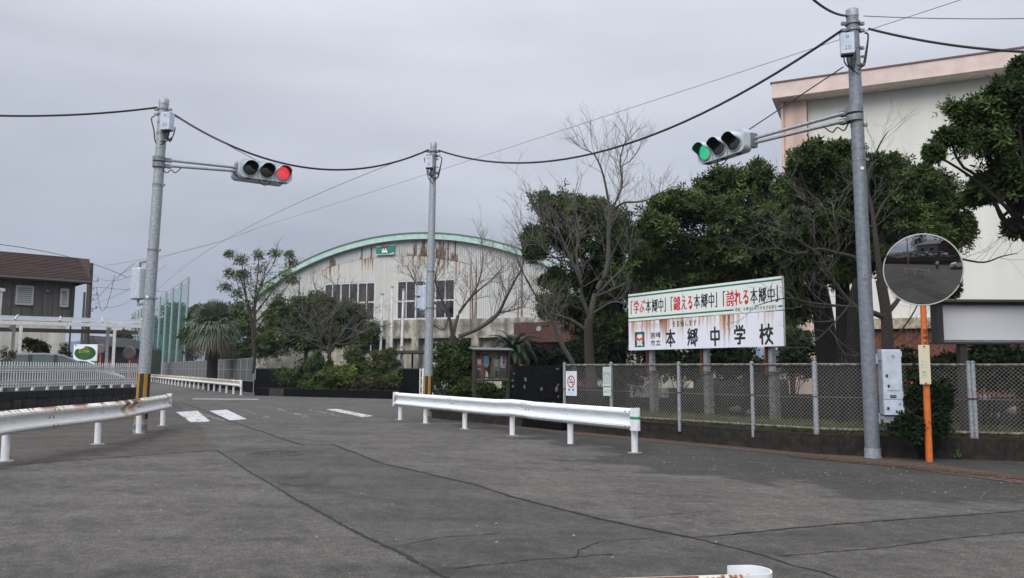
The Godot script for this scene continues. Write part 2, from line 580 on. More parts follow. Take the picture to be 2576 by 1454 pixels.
func rnd_dir() -> Vector3:
	var z := rng.randf_range(-1, 1)
	var t := rng.randf() * TAU
	var r := sqrt(1.0 - z * z)
	return Vector3(r * cos(t), z, r * sin(t))

func scatter(called: String, parent: Node3D, where: Array, cols: Array, me: Mesh, mat: Material) -> MultiMeshInstance3D:
	var mm := MultiMesh.new()
	mm.transform_format = MultiMesh.TRANSFORM_3D
	mm.use_colors = true
	mm.mesh = me
	mm.instance_count = where.size()
	for i in where.size():
		mm.set_instance_transform(i, where[i])
		mm.set_instance_color(i, cols[i])
	var o := MultiMeshInstance3D.new()
	o.name = called
	o.multimesh = mm
	o.material_override = mat
	parent.add_child(o, true)
	o.set_meta("kind", "stuff")
	var off := Vector3.ZERO
	var p: Node3D = parent
	while p != self and p != null:
		off += p.position
		p = p.get_parent()
	o.position = -off
	return o

# blobs: [centre, radii]; each carries smaller clumps and each clump a shell of leaf sprays
func crown(called: String, parent: Node3D, blobs: Array, clumps: int, sprays: int, me: Mesh, dark: Color, light: Color, size := 1.0, frac := 0.42) -> MultiMeshInstance3D:
	var where := []
	var cols := []
	for b in blobs:
		var c: Vector3 = b[0]
		var R: Vector3 = b[1]
		var nc := clumps
		if b.size() > 2:
			nc = int(clumps * b[2])
		for i in nc:
			var d := rnd_dir()
			d.y = d.y * 0.9 + 0.12
			var cc := c + d * R * rng.randf_range(0.4, 1.02)
			var cr := frac * R * rng.randf_range(0.35, 1.35)
			var tone := rng.randf()
			for k in sprays:
				var e := rnd_dir()
				e.y = absf(e.y) if rng.randf() < 0.6 else e.y
				var p := cc + e * cr * (rng.randf_range(0.45, 1.08) if rng.randf() < 0.78 else rng.randf_range(1.0, 1.75))
				var y := (e + Vector3.UP * 0.5 + rnd_dir() * 0.5).normalized()
				var f := frame_of(y).rotated(y, rng.randf() * TAU)
				where.append(Transform3D(f.scaled(Vector3.ONE * size * rng.randf_range(0.7, 1.25)), p))
				cols.append(dark.lerp(light, clampf(tone * tone * 0.8 + rng.randf() * 0.45 - 0.05, 0, 1)))
	return scatter(called, parent, where, cols, me, M.leaf)

func grow(s: SurfaceTool, p: Vector3, d: Vector3, length: float, r: float, depth: int, upward := 0.25) -> void:
	var pts := [p]
	var q := p
	var dd := d
	for i in 3:
		dd = (dd + rnd_dir() * 0.24 + Vector3.UP * upward * 0.2).normalized()
		q += dd * length / 3.0
		pts.append(q)
	tb(s, pts, r, r * 0.45, 4 if r > 0.012 else 3)
	if depth <= 0:
		return
	var n := 2 + rng.randi() % 3
	for i in n:
		var t := rng.randf_range(0.25, 1.0)
		var k: Vector3 = pts[0].lerp(pts[1], t * 3) if t < 0.333 else (pts[1].lerp(pts[2], t * 3 - 1) if t < 0.667 else pts[2].lerp(pts[3], t * 3 - 2))
		var side := (dd + rnd_dir() * 0.95 + Vector3.UP * upward * 0.6).normalized()
		grow(s, k, side, length * rng.randf_range(0.4, 0.8), r * 0.56, depth - 1, upward)

# limbs given as runs of points with a start and an end radius; twigs grow from their outer part
func bare(parent: Node3D, trunk: Array, limbs: Array, bark: Material, tw: Dictionary) -> void:
	var st := S()
	tb(st, through(trunk[0], 5), trunk[1], trunk[2], 9)
	putw("trunk", st, M.bark, parent)
	for l in limbs:
		var s := S()
		var pts := through(l[0], 4)
		tb(s, pts, l[1], l[2], 6)
		putw("limb", s, bark, parent)
	var w := S()
	for l in limbs + ([trunk] if tw.get("on_trunk", false) else []):
		var pts := through(l[0], 4)
		var total := 0.0
		for i in pts.size() - 1:
			total += pts[i].distance_to(pts[i + 1])
		var n := int(total * tw.density)
		for i in n:
			var t := lerpf(tw.get("from", 0.25), 1.0, (i + rng.randf()) / n)
			var f := t * (pts.size() - 1)
			var k := mini(int(f), pts.size() - 2)
			var p: Vector3 = pts[k].lerp(pts[k + 1], f - k)
			var along: Vector3 = (pts[k + 1] - pts[k]).normalized()
			var d = (along * 0.7 + rnd_dir() * 0.9 + Vector3.UP * tw.get("up", 0.3)).normalized()
			grow(w, p, d, tw.len * rng.randf_range(0.5, 1.2) * (1.15 - 0.5 * t), tw.r * rng.randf_range(0.7, 1.2), tw.depth, tw.get("up", 0.3))
	var o := putw("twigs", w, M[tw.get("mat", "twig")], parent)
	o.set_meta("kind", "stuff")

func limb_px(pts: Array, d0: float, d1: float) -> Array:      # a run through pixels whose depth goes from d0 to d1
	var r := []
	for i in pts.size():
		r.append(px(pts[i][0], pts[i][1], lerpf(d0, d1, float(i) / (pts.size() - 1))))
	return r

func blob_px(x: float, y: float, rx: float, ry: float, d: float, deep := 1.0) -> Array:
	var k := d / FL
	return [px(x, y, d), Vector3(rx * k, ry * k, minf(rx, ry) * k * deep)]

func shrub(called: String, label: String, blobs: Array, clumps: int, sprays: int, me: Mesh, dark: Color, light: Color, size := 1.0, group := "", ground := 0.0) -> Node3D:
	var c: Vector3 = blobs[0][0]
	var o := thing(called, label, "shrub", Vector3(c.x, ground, c.z), group)
	var st := S()
	for b in blobs:
		for i in 4:
			var f: Vector3 = Vector3(c.x, ground, c.z) + Vector3(rng.randf_range(-0.15, 0.15), 0, rng.randf_range(-0.15, 0.15))
			var e: Vector3 = b[0] + rnd_dir() * b[1] * 0.7
			tb(st, [f, f.lerp(e, 0.5) + Vector3(0, 0.1, 0), e], 0.02, 0.006, 4)
	putw("stems", st, M.bark_dark, o).set_meta("kind", "stuff")
	crown("foliage", o, blobs, clumps, sprays, me, dark, light, size)
	return o

# ---------- setting ----------
func make_sky() -> PanoramaSkyMaterial:
	var w := 1024
	var h := 512
	var n := FastNoiseLite.new()
	n.seed = 4
	n.frequency = 1.0
	n.fractal_octaves = 5
	var im := Image.create(w, h, false, Image.FORMAT_RGBF)
	for y in h:
		var el := (0.5 - (y + 0.5) / h) * PI
		var sn := sin(el)
		var cs := cos(el)
		for x in w:
			var az := (x + 0.5) / w * TAU
			var d := Vector3(sin(az) * cs, sn, -cos(az) * cs)
			var up := maxf(sn, 0.0)
			# overcast: three times as bright overhead as at the horizon
			var l := (0.285 + 0.75 * pow(up, 0.92)) * (1.0 + 0.75 * smoothstep(-0.35, 1.0, d.dot(Vector3(-0.33, 0.62, 0.71))))
			var k := up + 0.12
			var cl := n.get_noise_3d(d.x / k * 0.4, 3.0, d.z / k * 0.4) * 0.85 + n.get_noise_3d(d.x * 1.6, sn * 10.0, d.z * 1.6) * 0.5
			l *= 1.0 + 0.30 * cl
			var t := clampf(up * 2.0 + cl * 0.35, 0.0, 1.0)
			var c := Vector3(0.905, 0.985, 1.15).lerp(Vector3(0.95, 0.985, 1.075), t)
			if sn < 0.0:
				c *= 0.55
			im.set_pixel(x, y, Color(c.x * l, c.y * l, c.z * l))
	var m := PanoramaSkyMaterial.new()
	m.panorama = ImageTexture.create_from_image(im)
	return m

func poly_px(pts: Array) -> PackedVector2Array:
	var r := PackedVector2Array()
	for p in pts:
		var g := gp(p[0], p[1])
		r.append(Vector2(g.x, g.z))
	return r

func seam(st: SurfaceTool, pts: Array, w0: float, w1: float, y: float, rough := 0.03) -> void:     # a ragged dark joint
	var p := []
	for q in pts:
		p.append(gp(q[0], q[1]))
	var fine := []
	for i in p.size() - 1:
		var n := maxi(2, int(p[i].distance_to(p[i + 1]) / 0.06))
		for k in n:
			fine.append(p[i].lerp(p[i + 1], float(k) / n))
	fine.append(p[-1])
	var L := []
	var R := []
	for i in fine.size():
		var d: Vector3 = (fine[mini(i + 1, fine.size() - 1)] - fine[maxi(i - 1, 0)]).normalized()
		var s := Vector3(-d.z, 0, d.x)
		var off := fn.get_noise_2d(fine[i].x * 9.0, fine[i].z * 9.0) * rough * 0.9 + rng.randf_range(-0.010, 0.010)
		var w := lerpf(w0, w1, pow(rng.randf(), 2.0) + 0.25 * fn.get_noise_2d(fine[i].x * 25.0, fine[i].z * 25.0)) * 0.5
		var c: Vector3 = fine[i] + s * off
		L.append(Vector3(c.x, y, c.z) + s * w)
		R.append(Vector3(c.x, y, c.z) - s * w)
	for i in fine.size() - 1:
		qd(st, L[i], L[i + 1], R[i + 1], R[i])

func ground() -> void:
	var st := S()
	for i in 24:
		var a := TAU * i / 24
		var b := TAU * (i + 1) / 24
		tri(st, Vector3(0, -0.03, -30), Vector3(cos(b) * 4000, -0.03, -30 + sin(b) * 4000), Vector3(cos(a) * 4000, -0.03, -30 + sin(a) * 4000))
	struct("ground", st, mk(Color(0.10, 0.10, 0.075), 0.95, M.blot, 0.02))
	# the hill on the horizon, left
	var h := S()
	var row := []
	for i in 60:
		var x := -2600.0 + i * 60.0
		var y := 20.0 + 150.0 * maxf(0.0, 0.55 + 0.5 * fn.get_noise_1d(i * 9.0 + 40.0)) * (0.65 + 0.35 * sin(i * 0.16 + 1.0))
		row.append(Vector3(x, y, -2100.0 - 300.0 * sin(i * 0.4)))
	for i in 59:
		var a: Vector3 = row[i]
		var b: Vector3 = row[i + 1]
		for k in 6:
			var t0 := k / 6.0
			var t1 := (k + 1) / 6.0
			qd(h, Vector3(a.x, a.y * (1 - t1 * t1), a.z + 500 * t1), Vector3(a.x, a.y * (1 - t0 * t0), a.z + 500 * t0), Vector3(b.x, b.y * (1 - t0 * t0), b.z + 500 * t0), Vector3(b.x, b.y * (1 - t1 * t1), b.z + 500 * t1))
		qd(h, Vector3(a.x, 0, a.z - 500), a, b, Vector3(b.x, 0, b.z - 500))
	struct("hill", h, mk(Color(0.035, 0.05, 0.03), 0.95, M.blot, 0.01))

	# the road: a fine grid whose colour carries the paving patches and the damp
	var tex := asphalt_tex(21)
	var am := StandardMaterial3D.new()
	am.albedo_texture = tex[0]
	am.albedo_color = Color(0.86, 0.86, 0.86)
	am.vertex_color_use_as_albedo = true
	am.roughness = 0.86
	am.heightmap_enabled = true
	am.heightmap_texture = tex[1]
	am.heightmap_scale = 1.1
	am.uv1_scale = Vector3(2, 2, 2)
	M.asphalt = am
	var apron := poly_px([[-700, 1222], [0, 1172], [545, 1133], [520, 1085], [470, 1040], [440, 1005], [-700, 1005]])
	var middle := poly_px([[545, 1133], [835, 1117], [960, 1165], [1200, 1220], [1300, 1254], [1500, 1303], [1740, 1352], [1900, 1393], [2070, 1440], [2300, 1500], [2700, 1900], [1500, 1900], [1125, 1454], [1000, 1390], [860, 1320], [700, 1230]])
	var strip := poly_px([[1740, 1352], [1800, 1350], [2100, 1320], [2576, 1285], [3300, 1240], [3300, 1290], [2576, 1337], [2200, 1380], [1960, 1400], [1900, 1393]])
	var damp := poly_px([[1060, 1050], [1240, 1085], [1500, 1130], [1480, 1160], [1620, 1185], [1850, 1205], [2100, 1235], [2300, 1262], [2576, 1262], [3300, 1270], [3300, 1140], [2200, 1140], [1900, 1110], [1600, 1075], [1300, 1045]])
	var crossing := poly_px([[440, 1005], [700, 990], [990, 1000], [1060, 1050], [835, 1117], [545, 1133]])
	var patch := poly_px([[670, 1213], [715, 1199], [800, 1199], [842, 1210], [815, 1222], [720, 1226]])
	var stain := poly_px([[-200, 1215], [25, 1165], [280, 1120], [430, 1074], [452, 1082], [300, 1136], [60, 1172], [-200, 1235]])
	var nx := 300
	var nz := 270
	var xs := []
	var zs := []
	for i in nx + 1:
		xs.append(-24.0 + 48.0 * i / nx)
	for k in nz + 1:
		var t := float(k) / nz
		zs.append(4.0 - 50.0 * (0.55 * t + 0.45 * t * t))
	var verts := PackedVector3Array()
	var cols := PackedColorArray()
	var uvs := PackedVector2Array()
	var nrm := PackedVector3Array()
	var idx := PackedInt32Array()
	for k in nz + 1:
		for i in nx + 1:
			var p := Vector2(xs[i], zs[k])
			var j := p + Vector2(fn.get_noise_2d(p.x * 60.0, p.y * 60.0), fn.get_noise_2d(p.x * 60.0 + 500.0, p.y * 60.0)) * 0.3
			var c := Vector3(0.171, 0.168, 0.162)
			if Geometry2D.is_point_in_polygon(p, middle):
				c *= 0.76
			elif Geometry2D.is_point_in_polygon(p, strip):
				c *= 0.68
			elif Geometry2D.is_point_in_polygon(p, apron):
				c = c * Vector3(0.76, 0.71, 0.67)
			elif Geometry2D.is_point_in_polygon(p, crossing):
				c *= 0.97
			elif p.x < -0.5:
				c *= 1.05
			else:
				c *= 1.10
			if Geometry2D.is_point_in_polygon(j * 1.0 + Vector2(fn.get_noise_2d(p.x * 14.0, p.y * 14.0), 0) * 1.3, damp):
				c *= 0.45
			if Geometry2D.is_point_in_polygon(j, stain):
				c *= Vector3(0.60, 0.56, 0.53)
			if Geometry2D.is_point_in_polygon(j, patch):
				c *= 0.56
			var big := fn.get_noise_2d(p.x * 9.0 + 70.0, p.y * 20.0)
			var mid := fn.get_noise_2d(p.x * 30.0, p.y * 75.0 + 90.0)
			var sml := fn.get_noise_2d(p.x * 160.0, p.y * 260.0)
			c *= 1.0 + 0.26 * big + 0.20 * mid + 0.13 * sml
			if p.x < 1.0 and p.y > -7.0:
				c *= 1.0 - 0.46 * smoothstep(-8.0, -4.0, p.y) * smoothstep(-0.15, 0.18, mid + 0.6 * sml) * smoothstep(1.0, -0.5, p.x)
			if mid > 0.14 and big < 0.15:
				c *= lerpf(1.0, 0.60, smoothstep(0.14, 0.40, mid + 0.3 * sml))
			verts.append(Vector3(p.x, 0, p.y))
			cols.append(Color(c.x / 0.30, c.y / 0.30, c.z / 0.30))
			uvs.append(p * 0.25)
			nrm.append(Vector3.UP)
	for k in nz:
		for i in nx:
			var a := k * (nx + 1) + i
			idx.append_array([a, a + nx + 1, a + 1, a + 1, a + nx + 1, a + nx + 2])
	var arr := []
	arr.resize(Mesh.ARRAY_MAX)
	arr[Mesh.ARRAY_VERTEX] = verts
	arr[Mesh.ARRAY_COLOR] = cols
	arr[Mesh.ARRAY_TEX_UV] = uvs
	arr[Mesh.ARRAY_NORMAL] = nrm
	arr[Mesh.ARRAY_INDEX] = idx
	var me := ArrayMesh.new()
	me.add_surface_from_arrays(Mesh.PRIMITIVE_TRIANGLES, arr)
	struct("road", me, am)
	var am2: StandardMaterial3D = am.duplicate()
	am2.vertex_color_use_as_albedo = false
	am2.albedo_color = Color(0.145, 0.141, 0.136).linear_to_srgb() * 1.6
	var far := S()
	sheet([Vector3(-140, 0, -240), Vector3(-24, 0, -46), Vector3(24, 0, -46), Vector3(10, 0, -60), Vector3(-12, 0, -60), Vector3(-120, 0, -250)], -0.004, far)
	struct("road_beyond", far, am2)
	var back := S()
	sheet([Vector3(-60, 0, 12), Vector3(60, 0, 12), Vector3(60, 0, -20), Vector3(24, 0, -20), Vector3(24, 0, 4), Vector3(-24, 0, 4), Vector3(-24, 0, -20), Vector3(-60, 0, -20)], -0.004, back)
	struct("road_behind", back, am2)

	# joints and cracks
	var jt := S()
	seam(jt, [[-500, 1208], [0, 1172], [300, 1150], [545, 1133]], 0.03, 0.07, 0.004)
	struct("road_joint", jt, M.crack)
	jt = S()
	seam(jt, [[545, 1133], [700, 1230], [860, 1320], [1000, 1390], [1125, 1454], [1300, 1560]], 0.02, 0.055, 0.004)
	struct("road_joint", jt, M.crack)
	jt = S()
	seam(jt, [[450, 1010], [500, 1028], [580, 1060], [670, 1090], [760, 1120], [835, 1117], [960, 1165], [1200, 1220], [1300, 1254], [1500, 1303], [1740, 1352]], 0.03, 0.065, 0.005)
	struct("road_joint", jt, M.crack)
	jt = S()
	seam(jt, [[1740, 1352], [1840, 1378], [1900, 1393], [2000, 1425], [2070, 1440], [2110, 1454], [2300, 1530]], 0.012, 0.035, 0.004, 0.05)
	struct("road_joint", jt, M.crack)
	jt = S()
	seam(jt, [[1740, 1352], [1800, 1349], [2100, 1320], [2576, 1285], [3100, 1250]], 0.015, 0.035, 0.006)
	struct("road_joint", jt, M.crack)
	jt = S()
	seam(jt, [[1960, 1400], [2200, 1380], [2400, 1354], [2576, 1337], [3000, 1300]], 0.008, 0.022, 0.004)
	struct("road_joint", jt, M.crack)
	for cr in [[[1000, 1380], [1060, 1367], [1130, 1356], [1200, 1351], [1270, 1343]], [[1140, 1432], [1290, 1415], [1340, 1404], [1390, 1400], [1425, 1398], [1440, 1383], [1500, 1362], [1580, 1353], [1660, 1345]], [[1425, 1398], [1480, 1393], [1540, 1391]], [[1540, 1303], [1640, 1300], [1720, 1290]], [[700, 1075], [800, 1062], [960, 1050]], [[0, 1215], [120, 1206], [250, 1198]], [[690, 1004], [800, 1016], [960, 1026], [1080, 1040]]]:
		jt = S()
		seam(jt, cr, 0.006, 0.018, 0.005, 0.16)
		struct("road_crack", jt, M.crack)

	# painted markings, worn: many slivers of paint
	var paint := mk(Color(0.72, 0.73, 0.73), 0.7, M.blot, 2.0)
	for bar in [[[443, 1037], [497, 1034], [530, 1061], [480, 1063], 0.85], [[527, 1034], [570, 1031], [621, 1055], [578, 1058], 0.93], [[500, 1042], [512, 1041], [575, 1059], [560, 1060], 0.2], [[690, 1030], [705, 1028], [785, 1050], [768, 1051], 0.24], [[765, 1030], [780, 1028], [860, 1046], [845, 1048], 0.16], [[818, 1030], [850, 1029], [940, 1047], [912, 1050], 0.76], [[600, 1031], [613, 1030], [690, 1052], [675, 1053], 0.12]]:
		var ps := S()
		var q := []
		for c in 4:
			q.append(gp(bar[c][0], bar[c][1]))
		var n := 70
		var m := 9
		for i in n:
			for k in m:
				var u0 := float(k) / m
				var u1 := float(k + 1) / m
				var t0 := float(i) / n
				var t1 := float(i + 1) / n
				var nz2 := fn.get_noise_2d(i * 16.0 + bar[0][0], k * 40.0) * 0.5 + fn.get_noise_2d(i * 3.0 + bar[0][0] * 3.0, k * 55.0 + 70) * 0.7 + 0.5
				var edge := 0.12 if k == 0 or k == m - 1 else 0.0
				if nz2 + edge * (1.0 if bar[4] < 0.9 else -0.3) < bar[4]:
					var A: Vector3 = q[0].lerp(q[1], u0).lerp(q[3].lerp(q[2], u0), t0)
					var B: Vector3 = q[0].lerp(q[1], u1).lerp(q[3].lerp(q[2], u1), t0)
					var C: Vector3 = q[0].lerp(q[1], u1).lerp(q[3].lerp(q[2], u1), t1)
					var D: Vector3 = q[0].lerp(q[1], u0).lerp(q[3].lerp(q[2], u0), t1)
					var yy := Vector3(0, 0.008, 0)
					qd(ps, A + yy, B + yy, C + yy, D + yy)
		struct("crosswalk_bar", ps, paint)
	var sl := S()
	var l0 := gp(484, 1003.2)
	var l1 := gp(650, 1004)
	var l2 := gp(650, 1005.4)
	var l3 := gp(484, 1004.4)
	for v in [l0, l1, l2, l3]:
		v.y = 0.008
	sheet([l0, l1, l2, l3], 0.008, sl)
	struct("stop_line", sl, paint)

	# drain covers: an iron lid with its ring, and one paved over
	var mh := gp(693, 1142)
	var lid := thing("manhole_cover", "round cast iron manhole cover with patterned lid in the road", "manhole", mh)
	var iron := mk(Color(0.070, 0.067, 0.063), 0.6, M.blot, 3.0, 0.3)
	var ms := S()
	for i in 40:
		var a := TAU * i / 40
		var b := TAU * (i + 1) / 40
		var d0 := Vector3(cos(a), 0, sin(a))
		var d1 := Vector3(cos(b), 0, sin(b))
		qd(ms, d0 * 0.46 + Vector3(0, 0.012, 0), d1 * 0.46 + Vector3(0, 0.012, 0), d1 * 0.40 + Vector3(0, 0.012, 0), d0 * 0.40 + Vector3(0, 0.012, 0))
		qd(ms, d0 * 0.46 + Vector3(0, 0.012, 0), d1 * 0.46 + Vector3(0, 0.012, 0), d1 * 0.47, d0 * 0.47)
	put("ring", ms, iron, lid)
	ms = S()
	cy(ms, Vector3(0, 0.004, 0), Vector3(0, 0.010, 0), 0.385, 0.385, 40)
	var plate := put("lid", ms, mk(Color(0.055, 0.052, 0.05), 0.7, M.blot, 3.0, 0.2), lid)
	ms = S()
	for r in [0.12, 0.22, 0.32]:
		for i in int(r * 60):
			var a: float = TAU * i / int(r * 60)
			bx(ms, Vector3(cos(a) * r, 0.010, sin(a) * r), Vector3(0.05, 0.008, 0.018), Basis(Vector3.UP, -a))
	put("pattern", ms, iron, plate).set_meta("kind", "stuff")
	var sunk := gp(765, 1212)
	ms = S()
	for i in 40:
		var a := TAU * i / 40
		var b := TAU * (i + 1) / 40
		var ra := 0.30 + 0.03 * sin(a * 5.0) + 0.02 * sin(a * 11.0)
		var rb := 0.30 + 0.03 * sin(b * 5.0) + 0.02 * sin(b * 11.0)
		tri(ms, Vector3(0, 0.004, 0), Vector3(cos(b) * rb, 0.003, sin(b) * rb), Vector3(cos(a) * ra, 0.003, sin(a) * ra))
	var so := solo("valve_cover", ms, mk(Color(0.125, 0.12, 0.115), 0.9, M.blot, 4.0, 0.0, M.bumps, 1.0), "worn dark round cover sunk in patched asphalt nearest the camera", "manhole")
	so.position = sunk

	# brown drain strip along the foot of the wall with its grating plates
	var d0 := gp(1600, 1085)
	var kerb := S()
	sheet([gp(1240, 1068), gp(1640, 1102), gp(2080, 1143), gp(2260, 1156), gp(2700, 1215), gp(2700, 1235), gp(2260, 1176), gp(2000, 1146), gp(1640, 1112), gp(1240, 1074)], 0.006, kerb)
	struct("gutter", kerb, mk(Color(0.10, 0.065, 0.045), 0.9, M.blot, 0.8, 0.0, M.bumps, 0.4))
	var gr := thing("drain_grating", "long rusty brown drain grating along the foot of the wall", "grating", gp(2300, 1168))
	var gm := mk(Color(0.13, 0.075, 0.045), 0.8, M.blot, 3.0, 0.1)
	var ga := gp(1990, 1147)
	var gb := gp(2640, 1212)
	var u := (gb - ga).normalized()
	var sd := Vector3(-u.z, 0, u.x)
	var len_ := ga.distance_to(gb)
	var plates := int(len_ / 0.6)
	for i in plates:
		var ps := S()
		var c0 := ga + u * (i + 0.5) * len_ / plates
		var b := Basis(u, Vector3.UP, -sd)
		bx(ps, c0 + Vector3(0, 0.014, 0) - sd * 0.13, Vector3(0.57, 0.012, 0.02), b)
		bx(ps, c0 + Vector3(0, 0.014, 0) + sd * 0.13, Vector3(0.57, 0.012, 0.02), b)
		for k in 14:
			bx(ps, c0 + u * (k - 6.5) * 0.04 + Vector3(0, 0.013, 0), Vector3(0.016, 0.010, 0.24), b)
		for k in 3:
			bx(ps, c0 + Vector3(0, 0.0135, 0) + sd * (k - 1) * 0.06, Vector3(0.57, 0.010, 0.012), b)
		putw("grating_plate", ps, gm, gr)

	# fallen leaves, petals and grit
	var bits := []
	var bc := []
	var lm := leaf_mesh(1, 0.06, 0.04, 0.0, 5)
	for i in 2000:
		var z := -2.5 - 26.0 * pow(rng.randf(), 1.3)
		var x := rng.randf_range(-0.7, 0.7) * -z
		var near_wall := rng.randf() < 0.55
		if near_wall:
			var e := gp(rng.randf_range(1300, 2576), 1100)
			var t := rng.randf()
			var q := gp(lerpf(1100, 2600, t), lerpf(1065, 1215, t) + rng.randf_range(-8, 60))
			x = q.x
			z = q.z
		bits.append(Transform3D(Basis(Vector3.UP, rng.randf() * TAU).scaled(Vector3.ONE * rng.randf_range(0.12, 0.6)), Vector3(x, 0.012, z)))
		bc.append([Color(0.35, 0.33, 0.28), Color(0.10, 0.06, 0.03), Color(0.22, 0.19, 0.12)][rng.randi() % 3])
	var holder := scatter("fallen_leaves", self, bits, bc, lm, M.leaf)
	holder.set_meta("kind", "stuff")
	tag(holder, "small pale fallen leaves and grit strewn over the asphalt", "leaves")

# ---------- buildings ----------
func gym() -> void:
	var O := px(945, 760, 60.0)
	var u := Vector3(0.937, 0, 0.349)
	var back := Vector3(0.349, 0, -0.937)
	var nrm := -back
	var uv := func(x: float, y: float) -> Vector2:
		var p := pp(x, y, O, nrm) - O
		return Vector2(p.dot(u), p.y)
	var at := func(s: float, h: float, out := 0.0) -> Vector3:
		return Vector3(O.x, 0, O.z) + u * s + Vector3(0, h + O.y, 0) + nrm * out
	var root := thing("gymnasium", "school gymnasium with arched green roof edge and rusted ribbed siding", "building", Vector3(O.x, 0, O.z))
	var cream := mk(Color(0.55, 0.55, 0.50), 0.75, streak_tex(51, 0.86, 1.0), 0.09)
	var grime := mk(Color(0.44, 0.42, 0.37), 0.85, streak_tex(52, 0.45, 1.0, 0.45, Vector3(1, 0.97, 0.92)), 0.11)
	var mint := mk(Color(0.46, 0.64, 0.575), 0.6, M.soft, 0.3)
	var low := mk(Color(0.60, 0.56, 0.44), 0.85, streak_tex(53, 0.6, 1.0), 0.15)
	# roof edge, sampled along the arch
	var top := []
	for p in [[600, 757], [640, 733], [681, 700], [721, 670], [760, 651], [800, 635], [850, 619], [900, 606], [960, 595], [1010, 590], [1060, 588], [1110, 591], [1150, 597], [1200, 609], [1240, 622], [1310, 648], [1387, 677], [1440, 703]]:
		top.append(uv.call(float(p[0]), float(p[1])))
	var low_edge := []
	for p in [[600, 772], [640, 748], [681, 717], [721, 690], [775, 693], [844, 667], [910, 651.7], [988, 644], [1073, 643.8], [1095, 650], [1145, 657], [1195, 668], [1300, 690], [1440, 740]]:
		low_edge.append(uv.call(float(p[0]), float(p[1])))
	var interp := func(run: Array, s: float) -> float:
		for i in run.size() - 1:
			if s <= run[i + 1].x:
				return lerpf(run[i].y, run[i + 1].y, clampf((s - run[i].x) / (run[i + 1].x - run[i].x), 0, 1))
		return run[-1].y
	var cx: float = (top[3].x + top[16].x) * 0.5
	var arch := func(s: float) -> float:            # a circle through crown and eaves
		var crown_y: float = top[10].y
		var drop: float = crown_y - (top[3].y + top[16].y) * 0.5
		var half: float = (top[16].x - top[3].x) * 0.5
		var R := (half * half + drop * drop) / (2.0 * drop)
		return crown_y - R + sqrt(maxf(0.0, R * R - (s - cx) * (s - cx)))
	var s0: float = top[1].x + 0.3
	var s1: float = top[17].x
	var thick := 0.45
	var n := 60
	var rf := S()
	var fas := S()
	var drip_edge := S()
	for i in n:
		var a := lerpf(s0, s1, float(i) / n)
		var b := lerpf(s0, s1, float(i + 1) / n)
		var ha: float = arch.call(a)
		var hb: float = arch.call(b)
		qd(fas, at.call(a, ha, 0.5), at.call(b, hb, 0.5), at.call(b, hb - thick, 0.5), at.call(a, ha - thick, 0.5))
		qd(fas, at.call(a, ha - thick, 0.5), at.call(b, hb - thick, 0.5), at.call(b, hb - thick, -0.1), at.call(a, ha - thick, -0.1))
		qd(rf, at.call(a, ha, -34.0), at.call(b, hb, -34.0), at.call(b, hb, 0.5), at.call(a, ha, 0.5))
		qd(drip_edge, at.call(a, ha + 0.05, 0.56), at.call(b, hb + 0.05, 0.56), at.call(b, hb - 0.03, 0.56), at.call(a, ha - 0.03, 0.56))
		qd(drip_edge, at.call(a, ha + 0.05, 0.30), at.call(b, hb + 0.05, 0.30), at.call(b, hb + 0.05, 0.56), at.call(a, ha + 0.05, 0.56))
	var roof := putw("roof", rf, mint, root)
	putw("roof_edge", fas, mint, roof)
	putw("edge_trim", drip_edge, mk(Color(0.10, 0.16, 0.14), 0.6), roof)
	# ribbed siding: a band under the arch and the full height of both flanks
	var flat0: float = uv.call(775.0, 700.0).x
	var flat1: float = uv.call(1190.0, 700.0).x
	var sill: float = uv.call(1000.0, 806.0).y
	var siding := SurfaceTool.new()
	siding.begin(Mesh.PRIMITIVE_TRIANGLES)
	siding.set_smooth_group(-1)
	var rusty := []
	for z in [[780, 790, 0.5], [821, 845, 1.0], [905, 912, 0.5], [928, 934, 0.8], [1020, 1046, 0.45], [1050, 1075, 0.75], [1092, 1148, 1.0], [1180, 1200, 0.35], [1310, 1314, 0.9], [745, 755, 0.4], [690, 700, 0.5]]:
		rusty.append([uv.call(float(z[0]), 650.0).x, uv.call(float(z[1]), 650.0).x, z[2]])
	var s := s0
	var pitch := 0.14
	while s < s1:
		var h1: float = arch.call(s) - thick
		var h0: float = sill
		if s > flat0 + 0.3 and s < flat1 - 0.3:
			h0 = interp.call(low_edge, s)
		if h1 > h0:
			var rust := 0.0
			for z in rusty:
				if s > z[0] and s < z[1]:
					rust = 1.0 if rng.randf() < z[2] * 0.8 else 0.2
			if rng.randf() < 0.04:
				rust = maxf(rust, 0.35)
			var rows := 9
			var reach := rng.randf_range(0.35, 1.0)
			for r in rows:
				var t0 := float(r) / rows
				var t1 := float(r + 1) / rows
				var c := []
				for t in [t0, t1]:
					var k := 0.0
					if rust > 0.0:
						k = clampf((rust * reach * 1.25 - t) * 4.0, 0.0, 1.0) * rng.randf_range(0.6, 1.0)
					c.append(Color(0.53, 0.54, 0.525).lerp(Color(0.10, 0.026, 0.012), clampf(k, 0, 1)))
				var ya := lerpf(h0, h1, t0)
				var yb := lerpf(h0, h1, t1)
				var prof := [[0.0, 0.0], [0.02, 0.055], [0.085, 0.055], [0.105, 0.0], [0.14, 0.0]]
				for q in 4:
					var A: Vector3 = at.call(s + prof[q][0], yb, prof[q][1])
					var B: Vector3 = at.call(s + prof[q + 1][0], yb, prof[q + 1][1])
					var C: Vector3 = at.call(s + prof[q + 1][0], ya, prof[q + 1][1])
					var D: Vector3 = at.call(s + prof[q][0], ya, prof[q][1])
					for e in [[A, 1], [B, 1], [C, 0], [A, 1], [C, 0], [D, 0]]:
						siding.set_color(c[e[1]])
						siding.add_vertex(e[0])
